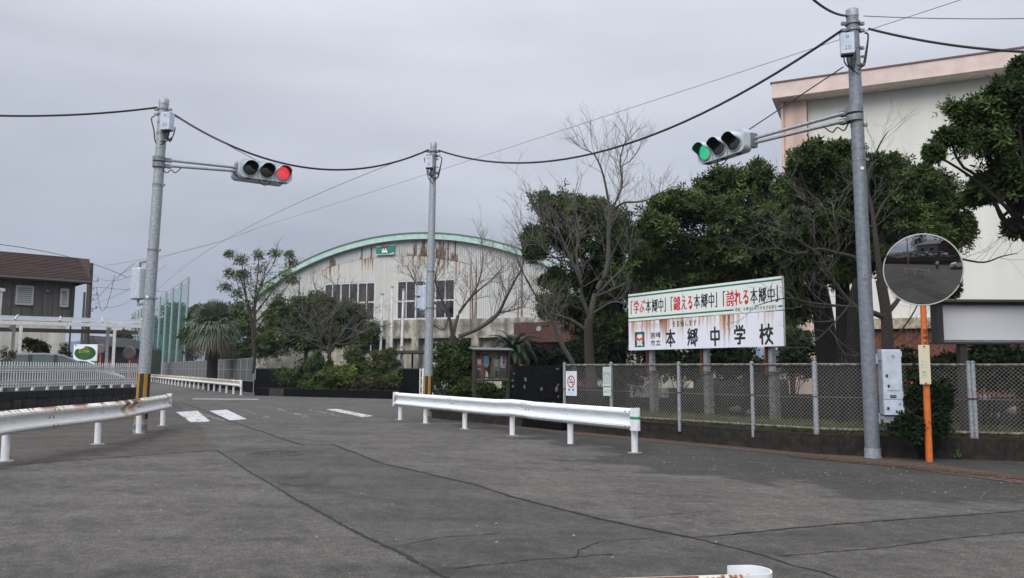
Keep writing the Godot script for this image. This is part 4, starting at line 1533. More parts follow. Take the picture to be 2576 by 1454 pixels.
func school_fence() -> Dictionary:
	var A := gp(1085, 1052)
	var K := gp(1421, 1086)
	var C := gp(2062, 1143)
	var D := gp(2230, 1150)
	var E := gp(2800, 1168)
	var wallh := 0.33
	# low concrete wall in two runs
	var w := thing("retaining_wall", "low mossy dark concrete wall under the chain link fence", "wall", C)
	for seg in [[A, C], [C, E]]:
		var s := S()
		var u: Vector3 = (seg[1] - seg[0]).normalized()
		var n := Vector3(u.z, 0, -u.x)
		if n.z > 0:
			n = -n
		var hh: float = wallh
		qd(s, seg[0] + Vector3(0, hh, 0), seg[1] + Vector3(0, hh, 0), seg[1] - Vector3(0, 0.1, 0), seg[0] - Vector3(0, 0.1, 0))
		qd(s, seg[0] + Vector3(0, hh, 0) + n * 0.2, seg[1] + Vector3(0, hh, 0) + n * 0.2, seg[1] + Vector3(0, hh, 0), seg[0] + Vector3(0, hh, 0))
		qd(s, seg[1] + Vector3(0, hh, 0) + n * 0.2, seg[0] + Vector3(0, hh, 0) + n * 0.2, seg[0] + n * 0.2, seg[1] + n * 0.2)
		qd(s, seg[0] + Vector3(0, hh, 0) + n * 0.2, seg[0] + Vector3(0, hh, 0), seg[0], seg[0] + n * 0.2)
		putw("wall", s, mk(Color(0.038, 0.028, 0.021), 0.92, streak_tex(81, 0.35, 1.0, 0.5), 0.6, 0.0, M.bumps, 0.8), w)
	# fence
	var fence := thing("chain_link_fence", "galvanised chain link fence on the low wall before the school grounds", "fence", C)
	var n1 := Vector3(0.0, 0, -0.1)
	var top := 1.53
	var low := 0.42
	var rustrail := mk(Color(0.30, 0.27, 0.24), 0.7, var_tex(0.02, 0.35, 1.0, 91, 5), 1.4, 0.2)
	var runs := [[K, C, [0.0, 0.235, 0.53, 0.80, 1.0]], [C, E, [0.0, 0.56, 0.575, 1.0]]]
	var posts := []
	for rn in runs:
		var a: Vector3 = rn[0] + n1
		var b: Vector3 = rn[1] + n1
		for t in rn[2]:
			var p: Vector3 = a.lerp(b, t)
			if t > 0.0 or rn == runs[0]:
				var ps := S()
				cy(ps, Vector3(p.x, 0.2, p.z), Vector3(p.x, top + 0.02, p.z), 0.034 if t != 1.0 else 0.045, -1, 12)
				var po := putw("post", ps, M.galv, fence)
				var cp := S()
				cy(cp, Vector3(p.x, top + 0.02, p.z), Vector3(p.x, top + 0.05, p.z), 0.045, 0.02, 12)
				putw("cap", cp, M.steel, po)
				cp = S()
				cy(cp, Vector3(p.x, 0.95, p.z), Vector3(p.x, 0.975, p.z), 0.045, 0.045, 12)
				putw("wire_tie", cp, M.rust, po)
		for y in [top - 0.02, low]:
			var rs := S()
			tb(rs, [Vector3(a.x, y, a.z), Vector3(b.x, y, b.z)], 0.026, 0.026, 8)
			putw("rail", rs, rustrail, fence)
		var ws := S()
		tb(ws, [Vector3(a.x, 0.96, a.z), Vector3(b.x, 0.95, b.z)], 0.004, 0.004, 4)
		putw("tension_wire", ws, M.steel, fence)
		var ms := S()
		chain_mesh(ms, a, b, low, top - 0.03, 0.066, 0.0022)
		putw("wire_mesh", ms, mk(Color(0.33, 0.325, 0.31), 0.55, M.soft, 1.0, 0.3), fence).set_meta("kind", "stuff")
	# notices hung on the fence
	var u := (C - K).normalized()
	var f := Vector3(-u.z, 0, u.x)
	if f.z < 0:
		f = -f
	var PO := K + n1 + f * 0.05
	var im := canvas(160, 370, Color(0.82, 0.84, 0.88))
	words(im, "学校敷地内", Rect2(20, 18, 120, 26), 1.2, Color(0.55, 0.60, 0.75))
	oval(im, Vector2(80, 158), Vector2(56, 93), Color(0.52, 0.10, 0.15))
	oval(im, Vector2(80, 158), Vector2(44, 75), Color(0.88, 0.84, 0.86))
	im.fill_rect(Rect2i(42, 160, 76, 14), Color(0.05, 0.05, 0.05))
	ink(im, Vector2(78, 98), Vector2(90, 130), 3, Color(0.2, 0.22, 0.22))
	ink(im, Vector2(90, 130), Vector2(108, 150), 3, Color(0.2, 0.22, 0.22))
	for i in 9:
		ink(im, Vector2(46 + i, 98), Vector2(112 + i - 6, 214), 3, Color(0.52, 0.10, 0.15))
	words(im, "禁", Rect2(34, 262, 32, 40), 2.6, Color(0.2, 0.2, 0.2))
	words(im, "煙", Rect2(94, 262, 32, 40), 2.6, Color(0.2, 0.2, 0.2))
	for k in 4:
		im.fill_rect(Rect2i(12, 318 + k * 9, 120 - 14 * (k % 2), 3), Color(0.66, 0.70, 0.80))
	plate("no_smoking_sign", "white no smoking sign with red circle at the left end of the fence", pp(1424.0, 933.5, PO, f), pp(1451, 996, PO, f), u, f, im)
	im = canvas(120, 290, Color(0.74, 0.76, 0.74))
	im.fill_rect(Rect2i(12, 80, 96, 170), Color(0.58, 0.62, 0.64))
	fill_poly(im, [Vector2(60, 100), Vector2(96, 140), Vector2(96, 236), Vector2(24, 236), Vector2(24, 140)], Color(0.72, 0.75, 0.74))
	for l in [[60, 150, 52, 190], [52, 190, 76, 210], [52, 190, 46, 226], [60, 165, 78, 180], [60, 165, 44, 180]]:
		ink(im, Vector2(l[0], l[1]), Vector2(l[2], l[3]), 5, Color(0.58, 0.61, 0.62))
	oval(im, Vector2(62, 142), Vector2(8, 8), Color(0.58, 0.61, 0.62))
	for k in 5:
		im.fill_rect(Rect2i(16, 18 + k * 12, 86 - 8 * (k % 2), 4), Color(0.62, 0.65, 0.66))
	plate("evacuation_sign", "faded grey evacuation notice with running figure beside second post", pp(1517, 923, PO, f), pp(1537, 972, PO, f), u, f, im)
	im = canvas(120, 140, Color(0.76, 0.79, 0.77))
	im.fill_rect(Rect2i(8, 44, 104, 52), Color(0.58, 0.70, 0.68))
	words(im, ":17:0", Rect2(10, 50, 100, 40), 2.5, Color(0.80, 0.85, 0.83))
	plate("opening_notice", "small faded notice with green band hung under the evacuation notice", pp(1518, 974, PO, f), pp(1537, 996, PO, f), u, f, im)
	return {"A": A, "K": K, "C": C, "D": D, "E": E}

func plate(called: String, label: String, a: Vector3, b: Vector3, u: Vector3, f: Vector3, im: Image) -> Node3D:
	var o := thing(called, label, "sign", Vector3(a.x, minf(a.y, b.y), a.z))
	var w := (b - a).dot(u)
	var h := a.y - b.y
	var s := S()
	var c := a + u * w * 0.5 - Vector3(0, h * 0.5, 0)
	bx(s, c, Vector3(w, h, 0.012), Basis(u, Vector3.UP, f))
	putw("panel", s, M.white, o)
	var q := S()
	var e := f * 0.009
	quv(q, a + e, a + u * w + e, a + u * w - Vector3(0, h, 0) + e, a - Vector3(0, h, 0) + e)
	putw("print", q, printed(im), o)
	return o

func school_ground(F: Dictionary) -> void:
	var s := S()
	sheet([F.A + Vector3(0, 0, -0.2), F.C + Vector3(0, 0, -0.25), F.E + Vector3(0, 0, -0.25), Vector3(40, 0, -12), Vector3(50, 0, -75), Vector3(4, 0, -60), Vector3(-1.0, 0, -36)], 0.27, s)
	struct("school_ground", s, M.soil)
	# grass in tufts behind the fence
	var where := []
	var cols := []
	var blade := leaf_mesh(9, 0.16, 0.012, 0.6, 9)
	for i in 5200:
		var t := rng.randf()
		var q: Vector3 = F.K.lerp(F.C, t * 1.0) if rng.randf() < 0.7 else F.C.lerp(F.E, rng.randf())
		var p := q + Vector3(rng.randf_range(0, 1.5), 0, -0.3 - rng.randf() * 3.5)
		if fn.get_noise_2d(p.x * 40.0, p.z * 40.0) < -0.08:
			continue
		where.append(Transform3D(Basis(Vector3.UP, rng.randf() * TAU).scaled(Vector3.ONE * rng.randf_range(0.4, 1.0)), Vector3(p.x, 0.27, p.z)))
		cols.append(Color(0.055, 0.085, 0.025).lerp(Color(0.11, 0.11, 0.045), rng.randf()))
	var gh := scatter("grass", self, where, cols, blade, M.leaf)
	gh.set_meta("kind", "stuff")
	tag(gh, "thin grass growing behind the chain link fence", "grass")
	# stones and cut logs lying about
	var sm := mk(Color(0.20, 0.17, 0.14), 0.95, M.blot, 2.0, 0.0, M.bumps, 1.0)
	var spots := [[1850, 1025, 0.16], [1790, 1010, 0.12], [2110, 1020, 0.2], [2140, 1035, 0.15], [2480, 995, 0.22], [2520, 975, 0.2], [2440, 1010, 0.16], [2500, 1040, 0.14], [1890, 1030, 0.12], [2550, 1030, 0.18]]
	var names := ["flat stone near the second name board leg", "small stone left of the second name board leg", "rounded stone beside the signal pole behind the fence", "low stone between fence corner and signal pole", "pale garden stone below the blank board", "upper pale stone at right under the blank board", "stone left of the pale garden stones", "low stone in front of the pale garden stones", "small stone near the third name board leg", "stone nearest the right edge behind the fence"]
	for i in spots.size():
		var st := S()
		var r: float = spots[i][2]
		st.set_smooth_group(0)
		for a in 10:
			for b in 6:
				var q := []
				for e in [[a, b], [a + 1, b], [a + 1, b + 1], [a, b + 1]]:
					var th: float = TAU * (e[0] % 10) / 10.0
					var ph: float = PI * e[1] / 6.0 - PI / 2
					var d := Vector3(cos(th) * cos(ph), sin(ph) * 0.7, sin(th) * cos(ph))
					q.append(d * r * (1.0 + 0.5 * fn.get_noise_3d(d.x * 60 + i * 50, d.y * 60, d.z * 60)))
				qd(st, q[0], q[3], q[2], q[1])
		var o := solo("garden_stone", st, sm, names[i], "stone", "stones lying behind the fence")
		var g := gp(spots[i][0], spots[i][1] + 12, 0.27)
		o.position = g + Vector3(0, r * 0.35, 0)

func black_walls() -> void:
	# beside the notice board, with the pale marks of missing plates
	var K := gp(1421, 1086) + Vector3(-0.05, 0, -0.2)
	var L := gp(1293, 1072) + Vector3(0, 0, -0.2)
	var u := (K - L)
	u.y = 0
	var len_ := u.length()
	u = u.normalized()
	var f := Vector3(-u.z, 0, u.x)
	if f.z < 0:
		f = -f
	var bas := Basis(u, Vector3.UP, f)
	var o := thing("gate_wall", "black gate wall with pale marks of missing plates beside notice board", "wall", (K + L) * 0.5)
	var brick := bevel_box(Vector3(0.286, 0.092, 0.06), 0.005)
	brick.generate_normals()
	var bm := brick.commit()
	var mats := []
	for k in 3:
		mats.append(mk(Color(0.0042, 0.0044, 0.005) * [1.0, 1.2, 0.85][k], 0.8, M.blot, 0.9))
		mats[k].metallic_specular = 0.25
	var pale := mk(Color(0.16, 0.16, 0.165), 0.8, M.blot, 5.0)
	var top := 1.50
	var core := S()
	bx(core, (K + L) * 0.5 + Vector3(0, top * 0.5, 0) - f * 0.10, Vector3(len_, top, 0.16), bas)
	putw("core", core, M.blackwall, o)
	var rows := int((top) / 0.1)
	var cols := int(len_ / 0.29)
	for r in rows:
		for c in cols:
			var b := put("brick", bm, mats[rng.randi() % 3], o)
			b.transform = Transform3D(bas.scaled(Vector3(len_ / cols / 0.29, 1, 1)), L + u * (c + 0.5) * len_ / cols + Vector3(0, 0.05 + r * 0.1, 0) - f * rng.randf_range(0.0, 0.004) - o.position)
	for m in [[1322, 955, 11, 12], [1319, 973, 9, 10], [1362, 978, 11, 8], [1400, 979, 11, 14], [1392, 1015, 11, 9], [1293, 940, 6, 5], [1290, 972, 9, 6], [1404, 968, 6, 6], [1306, 1019, 11, 6], [1404, 998, 5, 6], [1402, 928, 13, 3], [1290, 957, 10, 4]]:
		var c := pp(m[0], m[1], (K + L) * 0.5 + f * 0.035, f)
		var st := S()
		var pts := PackedVector2Array()
		for i in 9:
			var a := TAU * i / 9
			var r := Vector2(m[2] * 0.5, m[3] * 0.5) * 20.0 / FL
			pts.append(Vector2(cos(a) * r.x, sin(a) * r.y) * rng.randf_range(0.75, 1.25))
		prism(st, pts, c, u, Vector3.UP, -f * 0.006)
		putw("mortar_mark", st, pale, o)
	# the walls behind the planter
	for w in [[640, 722, 44.0, "long black wall behind the planter shrubs at left", 0.0], [985, 1056, 43.0, "black wall right of the planter beside the gate post", 0.0]]:
		var a := px(w[0], 960, w[2])
		var b := px(w[1] if w[0] > 900 else 990, 960, w[2])
		var t := px(w[0], 930, w[2]).y + 0.02
		var g := thing("boundary_wall", w[3], "wall", Vector3((a.x + b.x) * 0.5, 0, a.z - (0.3 if w[0] < 900 else 0.0)))
		var st := S()
		bx(st, Vector3(0, t * 0.5, 0), Vector3(b.x - a.x, t, 0.25))
		put("wall", st, M.blackwall, g)
		st = S()
		bx(st, Vector3(0, t + 0.03, 0), Vector3(b.x - a.x + 0.06, 0.06, 0.31))
		put("coping", st, mk(Color(0.02, 0.02, 0.022), 0.6, M.blot, 0.6), g)
	# sliding gate end post
	var gpst := px(1060, 975, 42.0)
	var gt := thing("gate_post", "slim white gate post left of the striped middle pole", "post", Vector3(gpst.x, 0, gpst.z))
	var st2 := S()
	bx(st2, Vector3(-0.08, 0.72, 0), Vector3(0.05, 1.45, 0.05))
	bx(st2, Vector3(0.08, 0.72, 0), Vector3(0.11, 1.45, 0.08))
	put("upright", st2, M.white, gt)
	st2 = S()
	for k in 4:
		bx(st2, Vector3(0.0, 0.15 + k * 0.4, 0), Vector3(0.11, 0.04, 0.04))
	bx(st2, Vector3(0.3, 0.62, 0), Vector3(0.3, 0.07, 0.05))
	bx(st2, Vector3(0.52, 0.35, 0), Vector3(0.06, 0.75, 0.05), Basis(Vector3.BACK, 0.35))
	put("brace", st2, M.white, gt)
	# planter kerb
	var ka := gp(640, 995)
	var kb := gp(1000, 1004)
	var pl := thing("planter", "long low black concrete planter edge along the road under the shrubs", "planter", (ka + kb) * 0.5)
	var pu := (kb - ka).normalized()
	var pf := Vector3(-pu.z, 0, pu.x)
	if pf.z < 0:
		pf = -pf
	var n := 9
	for i in n:
		var ps := S()
		bx(ps, ka.lerp(kb, (i + 0.5) / n) + Vector3(0, 0.18, 0) - pf * 0.1, Vector3(ka.distance_to(kb) / n - 0.012, 0.38 + rng.randf() * 0.01, 0.2), Basis(pu, Vector3.UP, pf))
		putw("edging_block", ps, M.blackwall if i != 1 else M.concrete_dark, pl)
	var so := S()
	sheet([ka, kb, px(990, 960, 42.7), px(640, 960, 43.6)], 0.30, so)
	struct("planter_soil", so, M.soil)

func notice_board() -> void:
	var base := gp(1234, 1062) + Vector3(0, 0, -0.25)
	var d := -base.z
	var o := thing("notice_board", "dark brown glazed school notice board with pinned posters", "notice board", base)
	o.rotation.y = 0.42
	var k := d / FL
	var w := 84.0 * k / cos(0.42) * 0.98
	var y1 := px(1234, 884, d).y
	var y0 := px(1234, 957, d).y
	var h := y1 - y0
	var fr := S()
	bx(fr, Vector3(-w * 0.5, (y0 + y1) * 0.5, 0), Vector3(0.06, h, 0.16))
	bx(fr, Vector3(w * 0.5, (y0 + y1) * 0.5, 0), Vector3(0.06, h, 0.16))
	bx(fr, Vector3(0, y1, 0.002), Vector3(w + 0.06, 0.06, 0.16))
	bx(fr, Vector3(0, y0, 0.002), Vector3(w + 0.06, 0.05, 0.16))
	put("frame", fr, M.darkframe, o)
	for x in [-w * 0.5, w * 0.5]:
		var ls := S()
		bx(ls, Vector3(x, y0 * 0.5, 0), Vector3(0.07, y0, 0.1))
		put("leg", ls, M.darkframe, o)
	var rf := S()
	prism(rf, PackedVector2Array([Vector2(-w * 0.5 - 0.10, 0), Vector2(w * 0.5 + 0.10, 0), Vector2(w * 0.5 + 0.10, 0.02), Vector2(-w * 0.5 - 0.10, 0.02)]), Vector3(0, y1 + 0.03, 0.2), Vector3.RIGHT, Vector3.UP, Vector3(0, 0.06, -0.4))
	put("roof", rf, mk(Color(0.13, 0.12, 0.12), 0.4, M.soft, 2.0), o)
	var sl := S()
	bx(sl, Vector3(0, y0 + 0.035, 0.07), Vector3(w - 0.07, 0.02, 0.03))
	put("sill", sl, M.steel, o)
	# backing whose newer parts stayed pale where paper hung
	var im := canvas(256, 230, Color(0.33, 0.27, 0.20))
	for r in [[10, 40, 60, 150], [70, 90, 70, 120], [135, 30, 50, 170], [190, 60, 50, 120], [60, 140, 30, 70], [120, 8, 60, 30]]:
		im.fill_rect(Rect2i(r[0], r[1], r[2], r[3]), Color(0.50, 0.40, 0.28))
	for r in [[5, 150, 40, 70], [200, 130, 40, 60], [110, 60, 20, 110]]:
		im.fill_rect(Rect2i(r[0], r[1], r[2], r[3]), Color(0.24, 0.21, 0.18))
	var bs := S()
	quv(bs, Vector3(-w * 0.5, y1, -0.06), Vector3(w * 0.5, y1, -0.06), Vector3(w * 0.5, y0, -0.06), Vector3(-w * 0.5, y0, -0.06))
	put("backing", bs, printed(im, 0.9), o)
	var bp := S()
	bx(bp, Vector3(0, (y0 + y1) * 0.5, -0.075), Vector3(w, h, 0.02))
	put("back_panel", bp, M.darkframe, o)
	# posters, each its own picture
	var specs := [[0.08, 0.22, 0.16, 0.36, Color(0.55, 0.24, 0.06)], [0.30, 0.16, 0.15, 0.33, Color(0.50, 0.70, 0.78)], [0.62, 0.28, 0.12, 0.18, Color(0.36, 0.55, 0.28)], [0.81, 0.16, 0.17, 0.36, Color(0.66, 0.55, 0.60)], [0.31, 0.57, 0.16, 0.34, Color(0.16, 0.17, 0.22)], [0.61, 0.56, 0.16, 0.36, Color(0.20, 0.36, 0.30)]]
	for i in 6:
		var e = specs[i]
		var pm := canvas(64, 140, e[4])
		if i == 0:
			glyph(pm, "秋", Rect2(14, 22, 40, 70), 4, Color(0.92, 0.9, 0.85))
		elif i == 1:
			for q in 3:
				ink(pm, Vector2(14 + q * 16, 20), Vector2(20 + q * 14, 120), 4, Color(0.40, 0.60, 0.75))
		elif i == 2:
			for q in 3:
				pm.fill_rect(Rect2i(10, 20 + q * 40, 44, 14), Color(0.66, 0.80, 0.55))
		elif i == 3:
			pm.fill_rect(Rect2i(0, 0, 16, 140), Color(0.85, 0.82, 0.8))
			pm.fill_rect(Rect2i(24, 0, 30, 60), Color(0.45, 0.22, 0.18))
			oval(pm, Vector2(36, 84), Vector2(16, 18), Color(0.06, 0.06, 0.08))
			fill_poly(pm, [Vector2(34, 140), Vector2(64, 110), Vector2(64, 140)], Color(0.75, 0.25, 0.25))
		elif i == 4:
			oval(pm, Vector2(30, 36), Vector2(14, 16), Color(0.65, 0.18, 0.10))
			fill_poly(pm, [Vector2(22, 56), Vector2(44, 56), Vector2(54, 126), Vector2(14, 126)], Color(0.88, 0.86, 0.84))
			ink(pm, Vector2(14, 44), Vector2(44, 76), 4, Color(0.9, 0.88, 0.85))
		else:
			fill_poly(pm, [Vector2(14, 130), Vector2(20, 50), Vector2(32, 40), Vector2(44, 50), Vector2(54, 130)], Color(0.10, 0.16, 0.18))
			oval(pm, Vector2(46, 24), Vector2(9, 9), Color(0.55, 0.60, 0.40))
		var q := S()
		var x0: float = -w * 0.5 + e[0] * w
		var yt: float = y1 - e[1] * h
		bx(q, Vector3(x0 + e[2] * w * 0.5, yt - e[3] * h * 0.5, -0.056), Vector3(e[2] * w, e[3] * h, 0.004))
		var po := put("poster", q, mk(Color(0.7, 0.7, 0.68), 0.7), o)
		q = S()
		quv(q, Vector3(x0, yt, -0.052), Vector3(x0 + e[2] * w, yt, -0.052), Vector3(x0 + e[2] * w, yt - e[3] * h, -0.052), Vector3(x0, yt - e[3] * h, -0.052))
		put("print", q, printed(pm), po)
		q = S()
		bx(q, Vector3(x0 + e[2] * w * 0.5, yt - e[3] * h - 0.02, -0.055), Vector3(e[2] * w * 0.6, 0.018, 0.006))
		put("caption_strip", q, M.white, po)
	var gs := S()
	bx(gs, Vector3(0, (y0 + y1) * 0.5, 0.05), Vector3(w - 0.08, h - 0.06, 0.006))
	put("glass", gs, M.glass, o)

func name_board() -> void:
	var L := px(1584.5, 883.5, 22.4)
	var R := px(1974.5, 868.0, 17.8)
	var lt := px(1584.5, 743.0, 22.4)
	var rt := px(1974.5, 692.0, 17.8)
	var y0 := (L.y + R.y) * 0.5
	var y1 := (lt.y + rt.y) * 0.5
	var ym := lerpf(px(1584, 812, 22.4).y, px(1974, 779.5, 17.8).y, 0.5)
	var u := R - L
	u.y = 0
	var W := u.length()
	u = u.normalized()
	var f := Vector3(-u.z, 0, u.x)
	if f.z < 0:
		f = -f
	var bas := Basis(u, Vector3.UP, f)
	var o := thing("school_name_board", "long white school name board with green stripes and rust runs", "sign", Vector3((L.x + R.x) * 0.5, 0.27, (L.z + R.z) * 0.5))
	var at := func(s: float, y: float, out := 0.0) -> Vector3:
		return Vector3(L.x, y, L.z) + u * s + f * out
	var zl := 22.4
	var zr := 17.8
	var fx := func(x: float) -> float:          # share of the board's true width, from its foreshortened one
		var t := (x - 240.0) / 2130.0
		return t * zl / (zr + t * (zl - zr))
	# upper panel
	var w := 1536
	var h1 := int(1536.0 * (y1 - ym) / W)
	var im := canvas(w, h1, Color(0.88, 0.90, 0.88))
	var green := Color(0.03, 0.42, 0.33)
	im.fill_rect(Rect2i(0, int(h1 * 0.075), w, int(h1 * 0.055)), green)
	im.fill_rect(Rect2i(0, int(h1 * 0.865), int(w * fx.call(1695.0)), int(h1 * 0.055)), green)
	im.fill_rect(Rect2i(int(w * fx.call(2312.0)), int(h1 * 0.865), w, int(h1 * 0.055)), green)
	var red := Color(0.74, 0.06, 0.14)
	var blk := Color(0.055, 0.055, 0.06)
	for c in [["「", 262, 300, 0], ["学", 312, 390, 1], ["ぶ", 395, 470, 1], ["本", 476, 556, 0], ["郷", 562, 646, 0], ["中", 650, 732, 0], ["」", 733, 770, 0], ["「", 815, 857, 0], ["鍛", 864, 958, 1], ["え", 966, 1052, 1], ["る", 1056, 1134, 1], ["本", 1142, 1236, 0], ["郷", 1242, 1338, 0], ["中", 1344, 1438, 0], ["」", 1440, 1482, 0], ["「", 1535, 1582, 0], ["誇", 1596, 1706, 1], ["れ", 1710, 1814, 1], ["る", 1816, 1916, 1], ["本", 1924, 2034, 0], ["郷", 2040, 2150, 0], ["中", 2158, 2278, 0], ["」", 2280, 2325, 0]]:
		var x0: float = fx.call(float(c[1])) * w
		var x1: float = fx.call(float(c[2])) * w
		glyph(im, c[0], Rect2(x0, h1 * 0.26, x1 - x0, h1 * 0.50), 4.7 if c[3] == 0 else 5.4, red if c[3] == 1 else blk)
	var tx0: float = fx.call(1710.0) * w
	words(im, "寄贈：本郷地区青少年育成協議会", Rect2(tx0, h1 * 0.83, fx.call(2295.0) * w - tx0, h1 * 0.12), 1.1, Color(0.15, 0.17, 0.18))
	var ps := S()
	bx(ps, at.call(W * 0.5, (ym + y1) * 0.5 + 0.008), Vector3(W, y1 - ym - 0.016, 0.07), bas)
	var up := putw("upper_panel", ps, M.white_old, o)
	ps = S()
	quv(ps, at.call(0.0, y1, 0.039), at.call(W, y1, 0.039), at.call(W, ym + 0.016, 0.039), at.call(0.0, ym + 0.016, 0.039))
	putw("lettering", ps, printed(im, 0.4), up)
	for j in [fx.call(990.0)]:
		ps = S()
		bx(ps, at.call(W * j, (ym + y1) * 0.5 + 0.008, 0.037), Vector3(0.006, y1 - ym - 0.03, 0.009), bas)
		putw("joint", ps, M.steel, up)
	# lower panel
	var h2 := int(1536.0 * (ym - y0) / W)
	im = canvas(w, h2, Color(0.90, 0.905, 0.94))
	var rustc := Color(0.50, 0.22, 0.07)
	var faint := Color(0.70, 0.48, 0.28)
	for k in 90:
		var c0 := rng.randf()
		if c0 > 0.78 and rng.randf() < 0.7:
			continue
		drip(im, c0 * w, 0, rng.randf_range(8, 34), h2 * rng.randf_range(0.4, 1.0), faint, 0.2)
	for dset in [[0.135, 22, 1.0, 0.5], [0.16, 16, 0.75, 0.55], [0.235, 44, 0.5, 0.95], [0.27, 40, 1.0, 0.8], [0.255, 26, 0.9, 0.7], [0.56, 14, 0.6, 0.5], [0.66, 34, 1.0, 0.75], [0.69, 26, 1.0, 0.95], [0.72, 14, 0.5, 0.6], [0.02, 40, 0.9, 0.35], [0.30, 14, 0.8, 0.5], [0.40, 10, 0.9, 0.35], [0.10, 26, 0.5, 0.35], [0.80, 12, 0.6, 0.25], [0.90, 8, 0.5, 0.2]]:
		drip(im, dset[0] * w, 0, dset[1], h2 * dset[2] * 1.25, rustc, dset[3] * 0.62)
	for x in w:
		if fn.get_noise_1d(x * 3.0) > 0.02:
			im.fill_rect(Rect2i(x, 0, 1, 1 + int(6 * maxf(0, fn.get_noise_1d(x * 5.0 + 900)))), Color(0.42, 0.17, 0.07))
	var dim := Color(0.66, 0.64, 0.74)
	var dx: float = fx.call(330.0) * w
	words(im, "日本一の学校づくり", Rect2(dx, h2 * 0.09, fx.call(832.0) * w - dx, h2 * 0.2), 1.8, dim)
	dx = fx.call(836.0) * w
	words(im, "を目指します！", Rect2(dx, h2 * 0.08, fx.call(1245.0) * w - dx, h2 * 0.2), 2.6, Color(0.12, 0.12, 0.13))
	var ex0: float = fx.call(322.0) * w
	var ex1: float = fx.call(458.0) * w
	var er := Rect2(ex0, h2 * 0.37, ex1 - ex0, h2 * 0.535)
	im.fill_rect(Rect2i(er), Color(0.03, 0.36, 0.26))
	var E := func(x: float, y: float) -> Vector2:
		return er.position + er.size * Vector2(x, y)
	var face := []
	for p in [[0.26, 0.14], [0.36, 0.20], [0.44, 0.10], [0.50, 0.18], [0.58, 0.10], [0.66, 0.20], [0.76, 0.14], [0.78, 0.36], [0.80, 0.62], [0.72, 0.66], [0.76, 0.82], [0.84, 0.93], [0.64, 0.88], [0.50, 0.86], [0.36, 0.88], [0.16, 0.93], [0.24, 0.82], [0.28, 0.66], [0.20, 0.62], [0.22, 0.36]]:
		face.append(E.call(p[0], p[1]))
	fill_poly(im, face, Color(0.88, 0.89, 0.92))
	var mask := []
	for p in [[0.06, 0.28], [0.30, 0.36], [0.50, 0.46], [0.70, 0.36], [0.94, 0.28], [0.88, 0.52], [0.78, 0.62], [0.66, 0.50], [0.56, 0.58], [0.50, 0.64], [0.44, 0.58], [0.34, 0.50], [0.22, 0.62], [0.12, 0.52]]:
		mask.append(E.call(p[0], p[1]))
	fill_poly(im, mask, Color(0.80, 0.33, 0.08))
	for x in [0.34, 0.66]:
		oval(im, E.call(x, 0.53), Vector2(5, 3.5), Color(0.9, 0.9, 0.92))
		oval(im, E.call(x, 0.53), Vector2(2, 2.5), Color(0.05, 0.1, 0.08))
	ink(im, E.call(0.45, 0.72), E.call(0.45, 0.74), 2, Color(0.05, 0.2, 0.15))
	ink(im, E.call(0.55, 0.72), E.call(0.55, 0.74), 2, Color(0.05, 0.2, 0.15))
	for c in [["宮", 538, 606, 0.41, 0.62, 3.2], ["崎", 610, 680, 0.40, 0.61, 3.2], ["市", 538, 606, 0.67, 0.89, 3.2], ["立", 610, 680, 0.66, 0.88, 3.2], ["本", 745, 885, 0.34, 0.93, 8.0], ["郷", 1040, 1190, 0.34, 0.94, 7.4], ["中", 1350, 1505, 0.34, 0.95, 8.0], ["学", 1685, 1850, 0.34, 0.95, 8.0], ["校", 2040, 2225, 0.34, 0.95, 8.0]]:
		var x0: float = fx.call(float(c[1])) * w
		var x1: float = fx.call(float(c[2])) * w
		glyph(im, c[0], Rect2(x0, h2 * c[3], x1 - x0, h2 * (c[4] - c[3])), c[5], Color(0.12, 0.12, 0.13))
	ps = S()
	bx(ps, at.call(W * 0.5, (ym + y0) * 0.5), Vector3(W, ym - y0, 0.06), bas)
	var lo := putw("lower_panel", ps, M.white_old, o)
	ps = S()
	quv(ps, at.call(0.0, ym, 0.034), at.call(W, ym, 0.034), at.call(W, y0, 0.034), at.call(0.0, y0, 0.034))
	putw("lettering", ps, printed(im, 0.45), lo)
	for x in [1629.0, 1766.0, 1930.0]:
		var base := pp(x, 930, L, f)
		var s := (base - L).dot(u)
		ps = S()
		bx(ps, at.call(s, 0.27 + 0.55, -0.22), Vector3(0.17, 1.1, 0.17), bas)
		var lg := putw("leg", ps, mk(Color(0.17, 0.165, 0.15), 0.9, M.blot, 0.8), o)
		ps = S()
		bx(ps, at.call(s + 0.02, (1.3 + y1) * 0.5, -0.15), Vector3(0.12, y1 - 1.35, 0.12), bas)
		putw("steel_post", ps, M.galv, lg)
		ps = S()
		bx(ps, at.call(s - 0.07, (1.3 + y0) * 0.5, -0.10), Vector3(0.05, y0 - 1.3, 0.14), bas)
		bx(ps, at.call(s, 1.36, -0.2), Vector3(0.24, 0.05, 0.22), bas)
		putw("rusty_bracket", ps, M.rust, lg)

